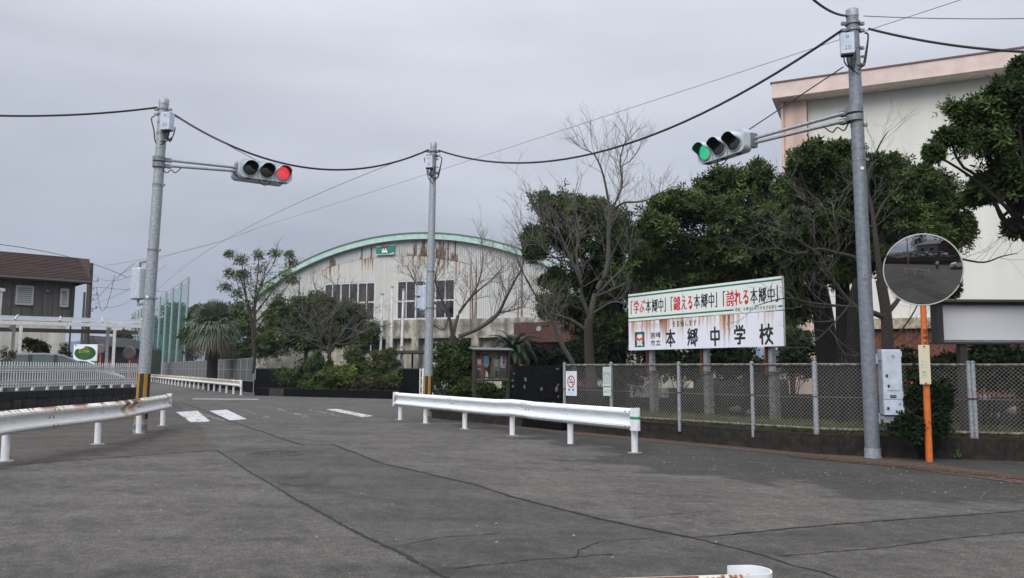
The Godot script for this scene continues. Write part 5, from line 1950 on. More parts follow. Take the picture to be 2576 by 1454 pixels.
func blank_board() -> void:
	var d := 13.6
	var o := thing("blank_board", "large blank white board in dark frame behind fence at right", "sign", Vector3(px(2470, 900, d).x, 0.27, -d))
	var x0 := px(2352, 800, d).x
	var x1 := px(2700, 800, d).x
	var y1 := px(2460, 764, d).y
	var y0 := px(2460, 864, d).y
	var cx := (x0 + x1) * 0.5
	var s := S()
	bx(s, Vector3(cx, (y0 + y1) * 0.5, -d), Vector3(x1 - x0 - 0.1, y1 - y0, 0.1))
	putw("face", s, mk(Color(0.66, 0.67, 0.70), 0.5), o)
	s = S()
	bx(s, Vector3(x0 + 0.02, (y0 + y1) * 0.5, -d + 0.02), Vector3(0.11, y1 - y0 + 0.02, 0.2))
	bx(s, Vector3(x1, (y0 + y1) * 0.5, -d + 0.02), Vector3(0.09, y1 - y0 + 0.02, 0.2))
	bx(s, Vector3(cx, y1, -d + 0.023), Vector3(x1 - x0 + 0.15, 0.06, 0.21))
	bx(s, Vector3(cx, y0, -d + 0.023), Vector3(x1 - x0 + 0.15, 0.03, 0.21))
	putw("frame", s, M.darkframe, o)
	s = S()
	bx(s, Vector3(cx, y1 + 0.05, -d + 0.05), Vector3(x1 - x0 + 0.35, 0.035, 0.36), Basis(Vector3.RIGHT, 0.12))
	putw("roof", s, mk(Color(0.075, 0.065, 0.06), 0.6), o)
	s = S()
	bx(s, Vector3(cx, y0 + 0.045, -d + 0.10), Vector3(x1 - x0 - 0.1, 0.02, 0.05))
	putw("sill", s, M.steel, o)
	for x in [px(2420, 900, d).x, x1 - 0.2]:
		s = S()
		bx(s, Vector3(x, (y0 + 0.2) * 0.5, -d), Vector3(0.12, y0 - 0.2, 0.12))
		putw("leg", s, M.darkframe, o)

# ---------- guard rails ----------
func rail_profile(side: float) -> Array:
	var r := []
	for p in [[0.004, 0.170], [0.024, 0.178], [0.062, 0.152], [0.084, 0.128], [0.084, 0.098], [0.060, 0.078], [0.008, 0.036], [0.0, 0.018], [0.0, -0.018], [0.008, -0.036], [0.060, -0.078], [0.084, -0.098], [0.084, -0.128], [0.062, -0.152], [0.024, -0.178], [0.004, -0.170]]:
		r.append(Vector2(p[0] * side, p[1]))
	return r

# path on the ground; side is +1 when the wave faces right of the path
func guard_rail(label: String, path: Array, posts: Array, side: float, beam_mat: Material, cy_: float, joints: Array, tape := false, caps := [true, true], group := "") -> Node3D:
	var o := thing("guard_rail", label, "guard rail", path[0])
	var c := []
	for p in path:
		c.append(p + Vector3(0, cy_, 0))
	var total := 0.0
	var cum := [0.0]
	for i in c.size() - 1:
		total += c[i].distance_to(c[i + 1])
		cum.append(total)
	var at := func(t: float) -> Vector3:
		var d := t * total
		for i in c.size() - 1:
			if d <= cum[i + 1] + 1e-4:
				return c[i].lerp(c[i + 1], (d - cum[i]) / (cum[i + 1] - cum[i]))
		return c[-1]
	var dir := func(t: float) -> Vector3:
		return (at.call(minf(t + 0.01, 1.0)) - at.call(maxf(t - 0.01, 0.0))).normalized()
	var cuts := [0.0] + joints + [1.0]
	for k in cuts.size() - 1:
		var run := []
		var a: float = cuts[k]
		var b: float = minf(1.0, cuts[k + 1] + (0.02 if k < cuts.size() - 2 else 0.0))
		var n := maxi(6, int((b - a) * total / 0.35))
		for i in n + 1:
			var t := lerpf(a, b, float(i) / n)
			var p: Vector3 = at.call(t)
			var d: Vector3 = dir.call(t)
			run.append(p + Vector3(-d.z, 0, d.x) * side * 0.003 * (k % 2))
		var s := SurfaceTool.new()
		s.begin(Mesh.PRIMITIVE_TRIANGLES)
		sweep(s, run, rail_profile(side), a * total, false)
		var back := []
		for q in rail_profile(side):
			back.append(q - Vector2(0.005 * side, 0))
		back.reverse()
		sweep(s, run, back, a * total)
		putw("beam", s, beam_mat, o)
	var bolt := S()
	cy(bolt, Vector3.ZERO, Vector3(0, 0.012, 0), 0.016, 0.012, 8)
	bolt.generate_normals()
	var bmesh := bolt.commit()
	for j in joints + ([0.015] if caps[0] else []) + ([0.985] if caps[1] else []):
		for dy in [0.128, 0.0, -0.128] if (j > 0.02 and j < 0.98) else [0.128, -0.128]:
			for ds in [0.10, -0.02]:
				var t: float = clampf(j + ds / total, 0.002, 0.998)
				var d: Vector3 = dir.call(t)
				var n2 := Vector3(-d.z, 0, d.x) * side
				var b2 := put("bolt", bmesh, M.steel, o)
				b2.transform = Transform3D(frame_of(n2), at.call(t) + n2 * (0.082 if dy != 0.0 else 0.002) + Vector3(0, dy, 0) - o.position)
	for t in posts:
		var p: Vector3 = at.call(t)
		var d: Vector3 = dir.call(t)
		var n3 := Vector3(-d.z, 0, d.x) * side
		var q := p - n3 * 0.075
		var s := S()
		cy(s, Vector3(q.x, -0.05, q.z), Vector3(q.x, cy_ + 0.05, q.z), 0.057, 0.057, 14)
		var po := putw("post", s, M.white, o)
		s = S()
		bx(s, p - n3 * 0.03 , Vector3(0.09, 0.14, 0.075), Basis(d, Vector3.UP, n3))
		putw("bracket", s, M.white, po)
		if rng.randf() < 0.8:
			s = S()
			cy(s, Vector3(q.x, 0.0, q.z), Vector3(q.x, 0.012, q.z), 0.13, 0.11, 12)
			putw("footing", s, M.concrete, po)
	for e in 2:
		if not caps[e]:
			continue
		var t := float(e)
		var p: Vector3 = at.call(t)
		var d: Vector3 = dir.call(t) * (1.0 if e == 1 else -1.0)
		var near := 0.035 if group == "near" else 0.0
		var n4 := Vector3(-d.z, 0, d.x)
		# a rounded sleeve: a flat loop seen from above, open at the top
		var s := S()
		var loop := []
		for i in 17:
			var a := -PI / 2 + PI * i / 16.0
			loop.append(p + d * (0.05 + cos(a) * 0.055 - near) + n4 * (sin(a) * 0.062 * 1.0) + n4 * (0.02 * side * (1.0 if e == 1 else -1.0)))
		loop.push_front(loop[0] - d * (0.10 - near * 1.2))
		loop.append(loop[-1] - d * (0.10 - near * 1.2))
		s.set_smooth_group(0)
		for i in loop.size() - 1:
			for g in [1.0, 0.93]:
				var c0: Vector3 = p + (loop[i] - p) * g
				var c1: Vector3 = p + (loop[i + 1] - p) * g
				qd(s, c0 + Vector3(0, 0.19, 0), c1 + Vector3(0, 0.19, 0), c1 - Vector3(0, 0.19, 0), c0 - Vector3(0, 0.19, 0))
		s.set_smooth_group(-1)
		for i in loop.size() - 1:
			for y in [0.19, -0.19]:
				var c0: Vector3 = loop[i]
				var c1: Vector3 = loop[i + 1]
				qd(s, c0 + Vector3(0, y, 0), c1 + Vector3(0, y, 0), p + (c1 - p) * 0.93 + Vector3(0, y, 0), p + (c0 - p) * 0.93 + Vector3(0, y, 0))
		var ec := putw("end_sleeve", s, M.white, o)
		if tape and e == 1:
			s = S()
			for i in range(2, loop.size() - 1):
				var c0: Vector3 = p + (loop[i] - p) * 1.04
				var c1: Vector3 = p + (loop[i + 1] - p) * 1.04
				qd(s, c0 + Vector3(0, 0.045, 0), c1 + Vector3(0, 0.045, 0), c1 - Vector3(0, 0.0, 0), c0 - Vector3(0, 0.0, 0))
			putw("green_tape", s, M.green_tape, ec)
	return o

func along(path: Array, feet: Array) -> Array:         # shares of a path's length nearest to given ground pixels
	var total := 0.0
	var cum := [0.0]
	for i in path.size() - 1:
		total += path[i].distance_to(path[i + 1])
		cum.append(total)
	var r := []
	for f in feet:
		var g := gp(f[0], f[1])
		var best := 1e9
		var t := 0.0
		for i in path.size() - 1:
			var q := Geometry3D.get_closest_point_to_segment(g, path[i], path[i + 1])
			if q.distance_to(g) < best:
				best = q.distance_to(g)
				t = (cum[i] + q.distance_to(path[i])) / total
		r.append(clampf(t, 0.012, 0.988))
	return r

func rust_beam(sd: int, w: int, spots: Array, base: Color, edge: float) -> StandardMaterial3D:
	rng.seed = sd
	var h := 128
	var im := canvas(w, h, base)
	for x in w:
		for y in h:
			var k := fn.get_noise_2d(x * 2.0, y * 9.0 + sd) * 0.06 + fn.get_noise_2d(x * 0.6, y * 1.5) * 0.06
			var dirt := 0.0
			if y > 34 and y < 62:
				dirt = 0.10 * maxf(0, fn.get_noise_2d(x * 1.4 + 300.0, y * 4.0) + 0.35)
			im.set_pixel(x, y, Color(base.r * (1 + k - dirt), base.g * (1 + k - dirt), base.b * (1 + k - dirt * 1.25)))
	var rc := Color(0.33, 0.12, 0.07)
	for x in w:
		var nn := fn.get_noise_1d(x * 4.0 + sd * 50.0) + edge
		if nn > 0.12:
			var len_ := 6 + int(38 * (nn - 0.12))
			im.fill_rect(Rect2i(x, 6 + rng.randi() % 6, 1, len_ / 2), rc.lerp(Color(0.45, 0.22, 0.12), rng.randf()))
			drip(im, x, 10 + len_ / 2, 2, len_ * 1.5, Color(0.72, 0.58, 0.42), 0.5)
	for s in spots:       # [u share, width, length, strength]
		drip(im, s[0] * w, 4, s[1], s[2], rc, s[3])
		drip(im, s[0] * w - s[1] * 0.2, s[2] * 0.5, s[1] * 1.3, s[2], Color(0.75, 0.58, 0.38), s[3] * 0.4)
	var m := printed(im, 0.5)
	return m

func guard_rails() -> void:
	# right, in front of the fence
	var a := gp(996, 1056)
	var b := gp(1600, 1141)
	var cyr := 0.575
	var m := rust_beam(3, 512, [], Color(0.885, 0.90, 0.915), -0.6)
	m.uv1_scale = Vector3(1.0 / a.distance_to(b), 1, 1)
	var r1 := guard_rail("white guard rail before the chain link fence, green tape at its near end", [a, a.lerp(b, 0.55), a.lerp(b, 0.62) + Vector3(0.012, 0.025, 0), a.lerp(b, 0.70), b], along([a, b], [[1000, 1056], [1078, 1065], [1171, 1079], [1281, 1096], [1420, 1117], [1597, 1141]]), 1.0, m, cyr, [0.33, 0.66], true)
	# left, rusted and curved
	var p := [gp(-420, 1290), gp(-150, 1206), gp(25, 1160), gp(150, 1136), gp(280, 1112), gp(345, 1094), gp(420, 1070)]
	var path := through(p, 4)
	var mm := rust_beam(8, 1024, [[0.655, 26, 105, 1.0], [0.695, 38, 95, 1.0], [0.73, 26, 40, 1.0], [0.96, 8, 115, 0.7], [0.62, 20, 26, 0.9], [0.5, 40, 28, 0.9], [0.42, 40, 24, 0.8]], Color(0.90, 0.90, 0.885), 0.10)
	var tot := 0.0
	for i in path.size() - 1:
		tot += path[i].distance_to(path[i + 1])
	mm.uv1_scale = Vector3(1.0 / tot, 1, 1)
	guard_rail("white guard rail curving at left with brown rust along its top edge", path, along(path, [[-300, 1250], [25, 1160], [280, 1117], [363, 1090], [415, 1071]]), 1.0, mm, 0.585, [0.45, 0.76], false, [false, true])
	# far, along the school fence
	var fa := gp(606, 995)
	var fb := gp(340, 955)
	var fm := rust_beam(12, 512, [], Color(0.86, 0.85, 0.81), 0.35)
	fm.uv1_scale = Vector3(1.0 / fa.distance_to(fb), 1, 1)
	var ps := []
	var n := int(fa.distance_to(fb) / 2.0)
	for i in n:
		ps.append(0.006 + float(i) / n)
	var far := guard_rail("long far guard rail beside the mesh fence with brown rusted top", [fb, fa.lerp(fb, 0.13), fa], ps.map(func(v): return 1.0 - v), 1.0, fm, 0.62, [0.5, 0.87], false, [false, true])
	# the near one, whose end shows at the lower edge of the view
	var na := gp(1922, 1428, 0.79)
	var nb := gp(1470, 1455, 0.775)
	na.y = 0
	nb.y = 0
	var nd := (nb - na).normalized()
	na += nd * 0.06
	var nm := rust_beam(20, 512, [[0.87, 30, 60, 1.0], [0.92, 20, 120, 0.9], [0.70, 60, 24, 0.8]], Color(0.74, 0.72, 0.66), 0.25)
	nm.uv1_scale = Vector3(1.0 / 4.2, 1, 1)
	guard_rail("rusty guard rail end at the lower edge nearest the camera", [na + nd * 4.2, na], [0.08, 0.5, 0.93], 1.0, nm, 0.60, [], true, [true, true], "near")

# ---------- poles, signals, cables ----------
func pole(called: String, label: String, base: Vector3, top: Vector3, r0: float, r1: float, mat: Material, stripes: Array, plate_pos: Dictionary) -> Node3D:
	var o := thing(called, label, "pole", base)
	var s := S()
	tb(s, [base - Vector3(0, 0.05, 0), base.lerp(top, 0.33), base.lerp(top, 0.66), top], r0, r1, 24)
	putw("shaft", s, mat, o)
	var d := (top - base).normalized()
	s = S()
	cy(s, top - d * 0.12, top, r1 * 1.06, r1 * 1.06, 24)
	cy(s, top, top + d * 0.02, r1 * 1.06, r1 * 0.8, 24)
	putw("cap", s, M.galv, o)
	s = S()
	cy(s, base - Vector3(0, 0.02, 0), base + d * 0.16, r0 * 1.12, r0 * 1.06, 24)
	putw("foot_collar", s, M.concrete if stripes.size() else M.galv, o)
	if stripes.size():
		var a = base + d * stripes[0]
		var b = base + d * stripes[1]
		s = S()
		cy(s, a, b, r0 * 1.025, r0 * 1.0, 24, false)
		var wr := putw("warning_wrap", s, M.stripe_dark, o)
		var f := frame_of(d)
		for k in 5:
			s = S()
			for j in 3:
				var t0 = TAU * k / 5.0 + j * 0.21 + stripes[2]
				var t1 = t0 + 0.21
				var e0 := (f.x * cos(t0) + f.z * sin(t0)) * r0
				var e1 := (f.x * cos(t1) + f.z * sin(t1)) * r0
				s.set_smooth_group(0)
				qd(s, b + e0 * 1.02, b + e1 * 1.02, a + e1 * 1.045, a + e0 * 1.045)
				s.set_smooth_group(-1)
			putw("yellow_stripe", s, M.yellow, wr)
	for h in plate_pos.get("bands", []):
		s = S()
		var c = base + d * h
		var rr := lerpf(r0, r1, h / base.distance_to(top)) + 0.006
		cy(s, c - d * 0.025, c + d * 0.025, rr, rr, 24)
		bx(s, c + Vector3(rr + 0.02, 0, 0.02), Vector3(0.06, 0.05, 0.04))
		putw("band", s, M.steel, o)
	for h in plate_pos.get("studs", []):
		s = S()
		var c = base + d * h
		var rr := lerpf(r0, r1, h / base.distance_to(top))
		cy(s, c + Vector3(0, 0, rr - 0.005), c + Vector3(0, 0, rr + 0.01), 0.03, 0.03, 10)
		putw("stud", s, M.white, o)
	return o

func control_box(label: String, c: Vector3, yaw: float, size: Vector3) -> void:
	var o := thing("signal_box", label, "box", c - Vector3(0, size.y * 0.5, 0), "numbered boxes on the signal poles")
	o.rotation.y = yaw
	put("body", bevel_box(size, 0.012), M.boxgrey, o).position = Vector3(0, size.y * 0.5, 0)
	var s := S()
	bx(s, Vector3(0, size.y * 0.5, size.z * 0.5 + 0.004), Vector3(size.x * 0.94, size.y * 0.95, 0.012))
	var dr := put("door", s, M.boxgrey, o)
	var t := TextMesh.new()
	var f := SystemFont.new()
	f.font_names = PackedStringArray(["Droid Sans"])
	t.font = f
	t.text = "20"
	t.font_size = 32
	t.pixel_size = size.x * 0.0125
	t.depth = 0.003
	var n := put("number", t, mk(Color(0.22, 0.21, 0.16), 0.7), dr)
	n.position = Vector3(0, size.y * 0.28, size.z * 0.5 + 0.012)
	s = S()
	for i in 5:
		var a := PI / 2 + TAU * i / 5
		var b := a + TAU / 10
		var z := size.z * 0.5 + 0.013
		var q := Vector3(0, size.y * 0.8, z)
		var rr := size.x * 0.11
		tb(s, [q + Vector3(cos(a), sin(a), 0) * rr, q + Vector3(cos(b), sin(b), 0) * rr * 0.75, q + Vector3(cos(a + TAU / 5), sin(a + TAU / 5), 0) * rr], 0.004, 0.004, 4)
	put("crest", s, mk(Color(0.22, 0.21, 0.16), 0.7), dr)
	s = S()
	bx(s, Vector3(0, 0.0, 0), Vector3(size.x * 0.85, 0.03, size.z * 0.8))
	put("gland_plate", s, M.rubber, o)
	for k in 3:
		s = S()
		tb(s, through([Vector3(-0.06 + k * 0.05, 0, 0), Vector3(-0.05 + k * 0.05, -0.13, 0.02), Vector3(0.02 + k * 0.03, -0.2 - 0.03 * k, -0.02), Vector3(0.12, -0.12, -0.06), Vector3(0.14, 0.1, -0.1)]), 0.012, 0.012, 6)
		put("cable", s, M.rubber, o)

func signal_head(o: Node3D, lit: int, col: Color, flip := 1.0) -> void:
	# head laid along local x, lamps facing +z; made about o's origin
	var W := 1.26
	var H := 0.44
	var s := S()
	var out := []
	for i in 32:                       # rounded outline of the case
		var a := TAU * i / 32
		var cx := (W * 0.5 - 0.12) * signf(cos(a)) if absf(cos(a)) > 0.01 else 0.0
		var cyy := (H * 0.5 - 0.12) * signf(sin(a)) if absf(sin(a)) > 0.01 else 0.0
		out.append(Vector2(cx + cos(a) * 0.12, cyy + sin(a) * 0.12))
	prism(s, PackedVector2Array(out), Vector3(0, 0, 0.10), Vector3.RIGHT, Vector3.UP, Vector3(0, 0, -0.20))
	put("case", s, M.bodygrey, o)
	for k in 2:
		s = S()
		bx(s, Vector3(-0.2 + 0.4 * k, 0, 0.101), Vector3(0.008, H * 0.96, 0.006))
		put("case_joint", s, M.rubber, o)
	for k in 3:
		var c := Vector3((k - 1) * 0.40, 0, 0.10)
		# ring and hood
		s = S()
		var r := 0.165
		s.set_smooth_group(0)
		for i in 28:
			var a0 := TAU * i / 28
			var a1 := TAU * (i + 1) / 28
			var d0 := Vector3(cos(a0), sin(a0), 0)
			var d1 := Vector3(cos(a1), sin(a1), 0)
			var l0 := 0.18 * smoothstep(-0.25, 0.55, sin(a0)) + 0.035
			var l1 := 0.18 * smoothstep(-0.25, 0.55, sin(a1)) + 0.035
			var w0 := Vector3(0, -0.02 * l0 / 0.3, 0)
			var w1 := Vector3(0, -0.02 * l1 / 0.3, 0)
			qd(s, c + d0 * (r + 0.012), c + d0 * (r + 0.016) + Vector3(0, 0, l0) + w0, c + d1 * (r + 0.016) + Vector3(0, 0, l1) + w1, c + d1 * (r + 0.012))
			qd(s, c + d0 * (r + 0.016) + Vector3(0, 0, l0) + w0, c + d0 * (r + 0.005) + Vector3(0, 0, l0) + w0, c + d1 * (r + 0.005) + Vector3(0, 0, l1) + w1, c + d1 * (r + 0.016) + Vector3(0, 0, l1) + w1)
		var hood := put("hood", s, M.bodygrey, o)
		s = S()
		s.set_smooth_group(0)
		for i in 28:
			var a0 := TAU * i / 28
			var a1 := TAU * (i + 1) / 28
			var d0 := Vector3(cos(a0), sin(a0), 0)
			var d1 := Vector3(cos(a1), sin(a1), 0)
			var l0 := 0.18 * smoothstep(-0.25, 0.55, sin(a0)) + 0.033
			var l1 := 0.18 * smoothstep(-0.25, 0.55, sin(a1)) + 0.033
			qd(s, c + d0 * r + Vector3(0, -0.02 * l0 / 0.3, l0), c + d0 * r, c + d1 * r, c + d1 * r + Vector3(0, -0.02 * l1 / 0.3, l1))
		put("hood_lining", s, M.black, hood)
		# lens, slightly domed
		s = S()
		s.set_smooth_group(0)
		for j in 4:
			for i in 24:
				var q := []
				for e in [[j, i], [j + 1, i], [j + 1, i + 1], [j, i + 1]]:
					var rr: float = r * e[0] / 4.0
					var aa: float = TAU * e[1] / 24.0
					q.append(c + Vector3(cos(aa) * rr, sin(aa) * rr, 0.012 + 0.02 * (1.0 - pow(e[0] / 4.0, 2))))
				for e in [0, 1, 2, 0, 2, 3]:
					s.set_uv(Vector2((q[e].x - c.x) / r * 0.5 + 0.5, -(q[e].y - c.y) / r * 0.5 + 0.5))
					s.add_vertex(q[e])
		if k == lit:
			var im := canvas(128, 128, Color(col.r * 0.72, col.g * 0.72, col.b * 0.72))
			for ring in 9:
				var cnt := maxi(1, ring * 6)
				for i in cnt:
					var a := TAU * (i + 0.5 * (ring % 2)) / cnt
					oval(im, Vector2(64, 64) + Vector2(cos(a), sin(a)) * ring * 7.0, Vector2(2.4, 2.4), col.lerp(Color.WHITE, 0.38))
			var em := StandardMaterial3D.new()
			em.albedo_color = Color(0.05, 0.05, 0.05)
			em.emission_enabled = true
			em.emission = Color.WHITE
			em.emission_operator = BaseMaterial3D.EMISSION_OP_MULTIPLY
			em.emission_texture = ImageTexture.create_from_image(im)
			em.emission_energy_multiplier = 0.95
			em.roughness = 0.25
			put("lamp_lens", s, em, o)
			var l := OmniLight3D.new()
			l.name = "lamp_light"
			l.light_color = col
			l.light_energy = 0.006
			l.light_size = 0.15
			l.omni_range = 20.0
			l.omni_attenuation = 2.0
			l.shadow_enabled = true
			o.add_child(l)
			l.position = c + Vector3(0, 0, 0.06)
		else:
			put("lens", s, mk(Color(0.020, 0.020, 0.018), 0.18), o)
	s = S()
	for k in 3:
		bx(s, Vector3((k - 1) * 0.4, -H * 0.5 - 0.004, 0.02), Vector3(0.10, 0.02, 0.06))
	tb(s, through([Vector3(-0.15, -0.2, 0.02), Vector3(-0.12, -0.3, 0.04), Vector3(0.0, -0.34, 0.05), Vector3(0.1, -0.28, 0.04), Vector3(0.14, -0.2, 0.02)]), 0.011, 0.011, 6)
	put("cable_loop", s, M.rubber, o)

func traffic_signal(label: String, centre: Vector3, along: Vector3, arm_from: Vector3, lit: int, col: Color, rear := true) -> Node3D:
	# along: the way local +x runs
	var o := thing("traffic_signal", label, "traffic light", centre, "traffic lights on pole arms")
	var x := along.normalized()
	var z := x.cross(Vector3.UP).normalized()
	o.basis = Basis(x, z.cross(x).normalized(), z)
	signal_head(o, lit, col)
	var s := S()
	var inv := o.transform.affine_inverse()
	var a := inv * arm_from
	var e := Vector3(-0.60 if a.x < 0 else 0.60, 0.0, -0.16)
	for dy in [0.07, -0.07]:
		var ar := S()
		tb(ar, [a + Vector3(0, dy, 0), e + Vector3(0, dy * 0.6, 0)], 0.032, 0.032, 10)
		put("arm", ar, M.galv, o)
	s = S()
	for dy in [0.07, -0.07]:
		bx(s, a.lerp(e, 0.05) + Vector3(0, dy, 0), Vector3(0.35, 0.085, 0.1), Basis(Vector3.UP, 0))
		cy(s, a + Vector3(0, dy - 0.05, 0), a + Vector3(0, dy + 0.05, 0), 0.14, 0.14, 16)
	put("clamp", s, M.steel, o)
	s = S()
	bx(s, e + Vector3(0, 0, 0.02), Vector3(0.1, 0.26, 0.16))
	put("bracket", s, M.steel, o)
	s = S()
	tb(s, through([a.lerp(e, 0.04) + Vector3(0, -0.1, 0.03), a.lerp(e, 0.09) + Vector3(0, -0.24, 0.03), a.lerp(e, 0.15) + Vector3(0, -0.16, 0.03), a.lerp(e, 0.2) + Vector3(0, -0.22, 0.03), a.lerp(e, 0.27) + Vector3(0, -0.1, 0.03)]), 0.012, 0.012, 6)
	put("cable", s, M.rubber, o)
	if not rear:
		return o
	# the second head, back to back, facing the other way
	var b := Node3D.new()
	b.name = "rear_head"
	o.add_child(b)
	b.position = Vector3(-0.06, 0.0, -0.34)
	b.rotation.y = PI
	var rs := S()
	var W := 1.26
	var H := 0.44
	var out := []
	for i in 32:
		var t := TAU * i / 32
		out.append(Vector2((W * 0.5 - 0.12) * signf(cos(t) + 0.0001) + cos(t) * 0.12, (H * 0.5 - 0.12) * signf(sin(t) + 0.0001) + sin(t) * 0.12))
	prism(rs, PackedVector2Array(out), Vector3(0, 0, 0.10), Vector3.RIGHT, Vector3.UP, Vector3(0, 0, -0.20))
	var case2 := put("case", rs, M.bodygrey, b)
	for k in 3:
		rs = S()
		for i in 20:
			var a0 := PI * i / 20.0
			var a1 := PI * (i + 1) / 20.0
			var c := Vector3((k - 1) * 0.4, 0, 0.1)
			var d0 := Vector3(cos(a0), sin(a0), 0) * 0.18
			var d1 := Vector3(cos(a1), sin(a1), 0) * 0.18
			qd(rs, c + d0, c + d0 + Vector3(0, 0, 0.3), c + d1 + Vector3(0, 0, 0.3), c + d1)
		put("hood", rs, M.bodygrey, b)
	return o

func cable(called: String, label: String, pts: Array, r: float, mat: Material = null) -> void:
	var s := S()
	tb(s, pts, r, r, 5)
	solo(called, s, M.rubber if mat == null else mat, label, "cable")

func hang(label: String, a: Vector3, via: Vector2, b: Vector3, r: float, called := "overhead_cable") -> void:
	# a slack cable from a to b whose belly is seen at via
	var m := (a + b) * 0.5
	var d := -m.z
	var t := 0.5
	for i in 8:
		var q := px(via.x, via.y, d)
		t = clampf((q - a).dot((b - a).normalized()) / a.distance_to(b), 0.05, 0.95)
		d = -(a.lerp(b, t)).z
	var q2 := px(via.x, via.y, d)
	var drop := (a.lerp(b, t).y - q2.y) / (4.0 * t * (1.0 - t))
	cable(called, label, sag(a, b, drop, 28), r)

func street_poles() -> void:
	var lb := gp(352, 1086)
	var lt := up_to(lb, 413, 250)
	pole("signal_pole", "grey signal pole at left with black and yellow striped foot", lb, lt, 0.135, 0.105, M.galv, [0.28, 1.28, 0.2], {"bands": [2.95, 4.05, 5.55, 6.75, 7.0], "studs": [2.98]})
	var mb := gp(1074, 1061)
	var mt := up_to(mb, 1091, 360)
	pole("signal_pole", "slim grey signal pole in the middle before the gymnasium", mb, mt, 0.125, 0.085, M.galv, [0.28, 1.22, 0.5], {"bands": [3.05, 4.05, 6.8, 7.2], "studs": []})
	var rb := gp(2196, 1152)
	var rt := up_to(rb, 2143, 26)
	pole("signal_pole", "thick bluish grey signal pole at right beside the control cabinet", rb, rt, 0.118, 0.098, M.galv_dark, [], {"bands": [4.95, 5.15, 5.55, 6.6, 6.9], "studs": [4.78]})
	control_box("box numbered 20 near the top of the left signal pole", px(421, 306, -lb.z - 0.18), -0.25, Vector3(0.26, 0.42, 0.16))
	control_box("box numbered 20 near the top of the middle signal pole", px(1080, 408, -mb.z - 0.16), -0.15, Vector3(0.21, 0.34, 0.14))
	control_box("box numbered 20 near the top of the right signal pole", px(2131, 112, -rb.z - 0.18), -0.30, Vector3(0.22, 0.37, 0.15))
	# red signal on the left pole
	var la := px(400, 408, -lb.z - 0.03)
	var lcen := px(667, 432, 18.75)
	var lx := px(708, 437.5, 18.95) - px(625, 426, 18.5)
	lx.y = 0
	traffic_signal("traffic light showing red on the left pole arm", lcen, lx, la, 2, Color(1.0, 0.10, 0.16))
	# green signal on the right pole
	var ra := px(2150, 288, -rb.z)
	var g0 := px(1787, 384, 15.2)
	var g2 := px(1856, 357.6, 14.55)
	var gx := g2 - g0
	gx.y = 0
	var gc := px(1821, 370.7, 14.87)
	traffic_signal("traffic light showing green on the right pole arm", gc, gx, ra, 0, Color(0.02, 0.80, 0.52), false)
	# pedestrian signal on the left pole, turned away
	var pc := px(350, 714, -lb.z + 0.1)
	var po := thing("pedestrian_signal", "grey pedestrian signal case turned side on at the left pole", "traffic light", pc - Vector3(0, 0.37, 0))
	po.rotation.y = 0.9
	put("case", bevel_box(Vector3(0.22, 0.72, 0.36), 0.03), M.bodygrey, po).position = Vector3(0, 0.37, 0)
	var s := S()
	for y in [0.16, 0.56]:
		tb(s, [Vector3(0.12, y, 0.15), Vector3(0.16, y, 0.15), Vector3(0.16, y + 0.10, 0.15)], 0.03, 0.03, 8)
	put("hinge", s, M.bodygrey, po)
	s = S()
	for y in [0.86, -0.10]:
		var pole_side := Basis(Vector3.UP, -0.9) * (px(378, 714, -lb.z) - pc)
		tb(s, [Vector3(0, 0.37 + signf(y) * 0.36, 0), Vector3(0, y, 0), Vector3(pole_side.x, y + 0.04, pole_side.z)], 0.032, 0.032, 10)
	put("bracket", s, M.galv, po)
	# pedestrian signal on the middle pole, seen side on
	var qc := px(1065, 750, -mb.z + 0.1)
	var qo := thing("pedestrian_signal", "pale pedestrian signal case seen side on at the middle pole", "traffic light", qc - Vector3(0, 0.36, 0))
	qo.rotation.y = 0.35
	put("case", bevel_box(Vector3(0.12, 0.70, 0.34), 0.03), M.boxgrey, qo).position = Vector3(0, 0.36, 0)
	s = S()
	for k in 2:
		bx(s, Vector3(-0.12, 0.34 + 0.34 * k, 0), Vector3(0.16, 0.02, 0.28))
		bx(s, Vector3(-0.12, 0.20 + 0.34 * k, 0.13), Vector3(0.16, 0.26, 0.02))
	put("hood", s, M.boxgrey, qo)
	s = S()
	for y in [0.80, -0.08]:
		tb(s, [Vector3(0, 0.36 + signf(y) * 0.34, 0), Vector3(0, y, 0), Vector3(0.15, y, 0.05)], 0.028, 0.028, 8)
	put("bracket", s, M.galv, qo)

	# cables between the poles
	var ltz := -lb.z
	var mtz := -mb.z
	var rtz := -rb.z
	var l_at := px(430, 283, ltz)
	var m_l := px(1078, 377, mtz)
	var m_r := px(1103, 378, mtz)
	var r_l := px(2118, 76, rtz)
	hang("thick black cable sagging between left and middle signal poles", l_at, Vector2(850, 427), m_l, 0.026)
	hang("thick black cable sagging between middle and right signal poles", m_r, Vector2(1330, 409), r_l, 0.024)
	hang("thick black cable running off left from the left signal pole", px(-200, 280, 16.0), Vector2(150, 290), px(396, 270, ltz), 0.024)
	hang("thick black cable running off right from the right pole", px(2185, 72, rtz), Vector2(2420, 118), px(2800, 130, 11.0), 0.022)
	hang("thick black cable rising off the top edge from the right pole", px(2130, 40, rtz), Vector2(2090, 22), px(1990, -60, 10.5), 0.020)
	hang("thin dark wire running off right from the top of right pole", px(2172, 40, rtz), Vector2(2400, 47), px(2800, 40, 11.0), 0.007)
	cable("stay_wire", "thin stay wire holding the red traffic light arm", [px(437, 291, ltz), px(655, 409, 18.7)], 0.010, M.steel)
	cable("stay_wire", "stay wire holding the green traffic light arm", [px(2122, 168, rtz), px(1884, 326, 14.5)], 0.011, M.rubber)
	hang("long thin wire crossing the sky from top right to lower left", px(2440, -8, 20.0), Vector2(1250, 385), px(640, 576, 70.0), 0.009)
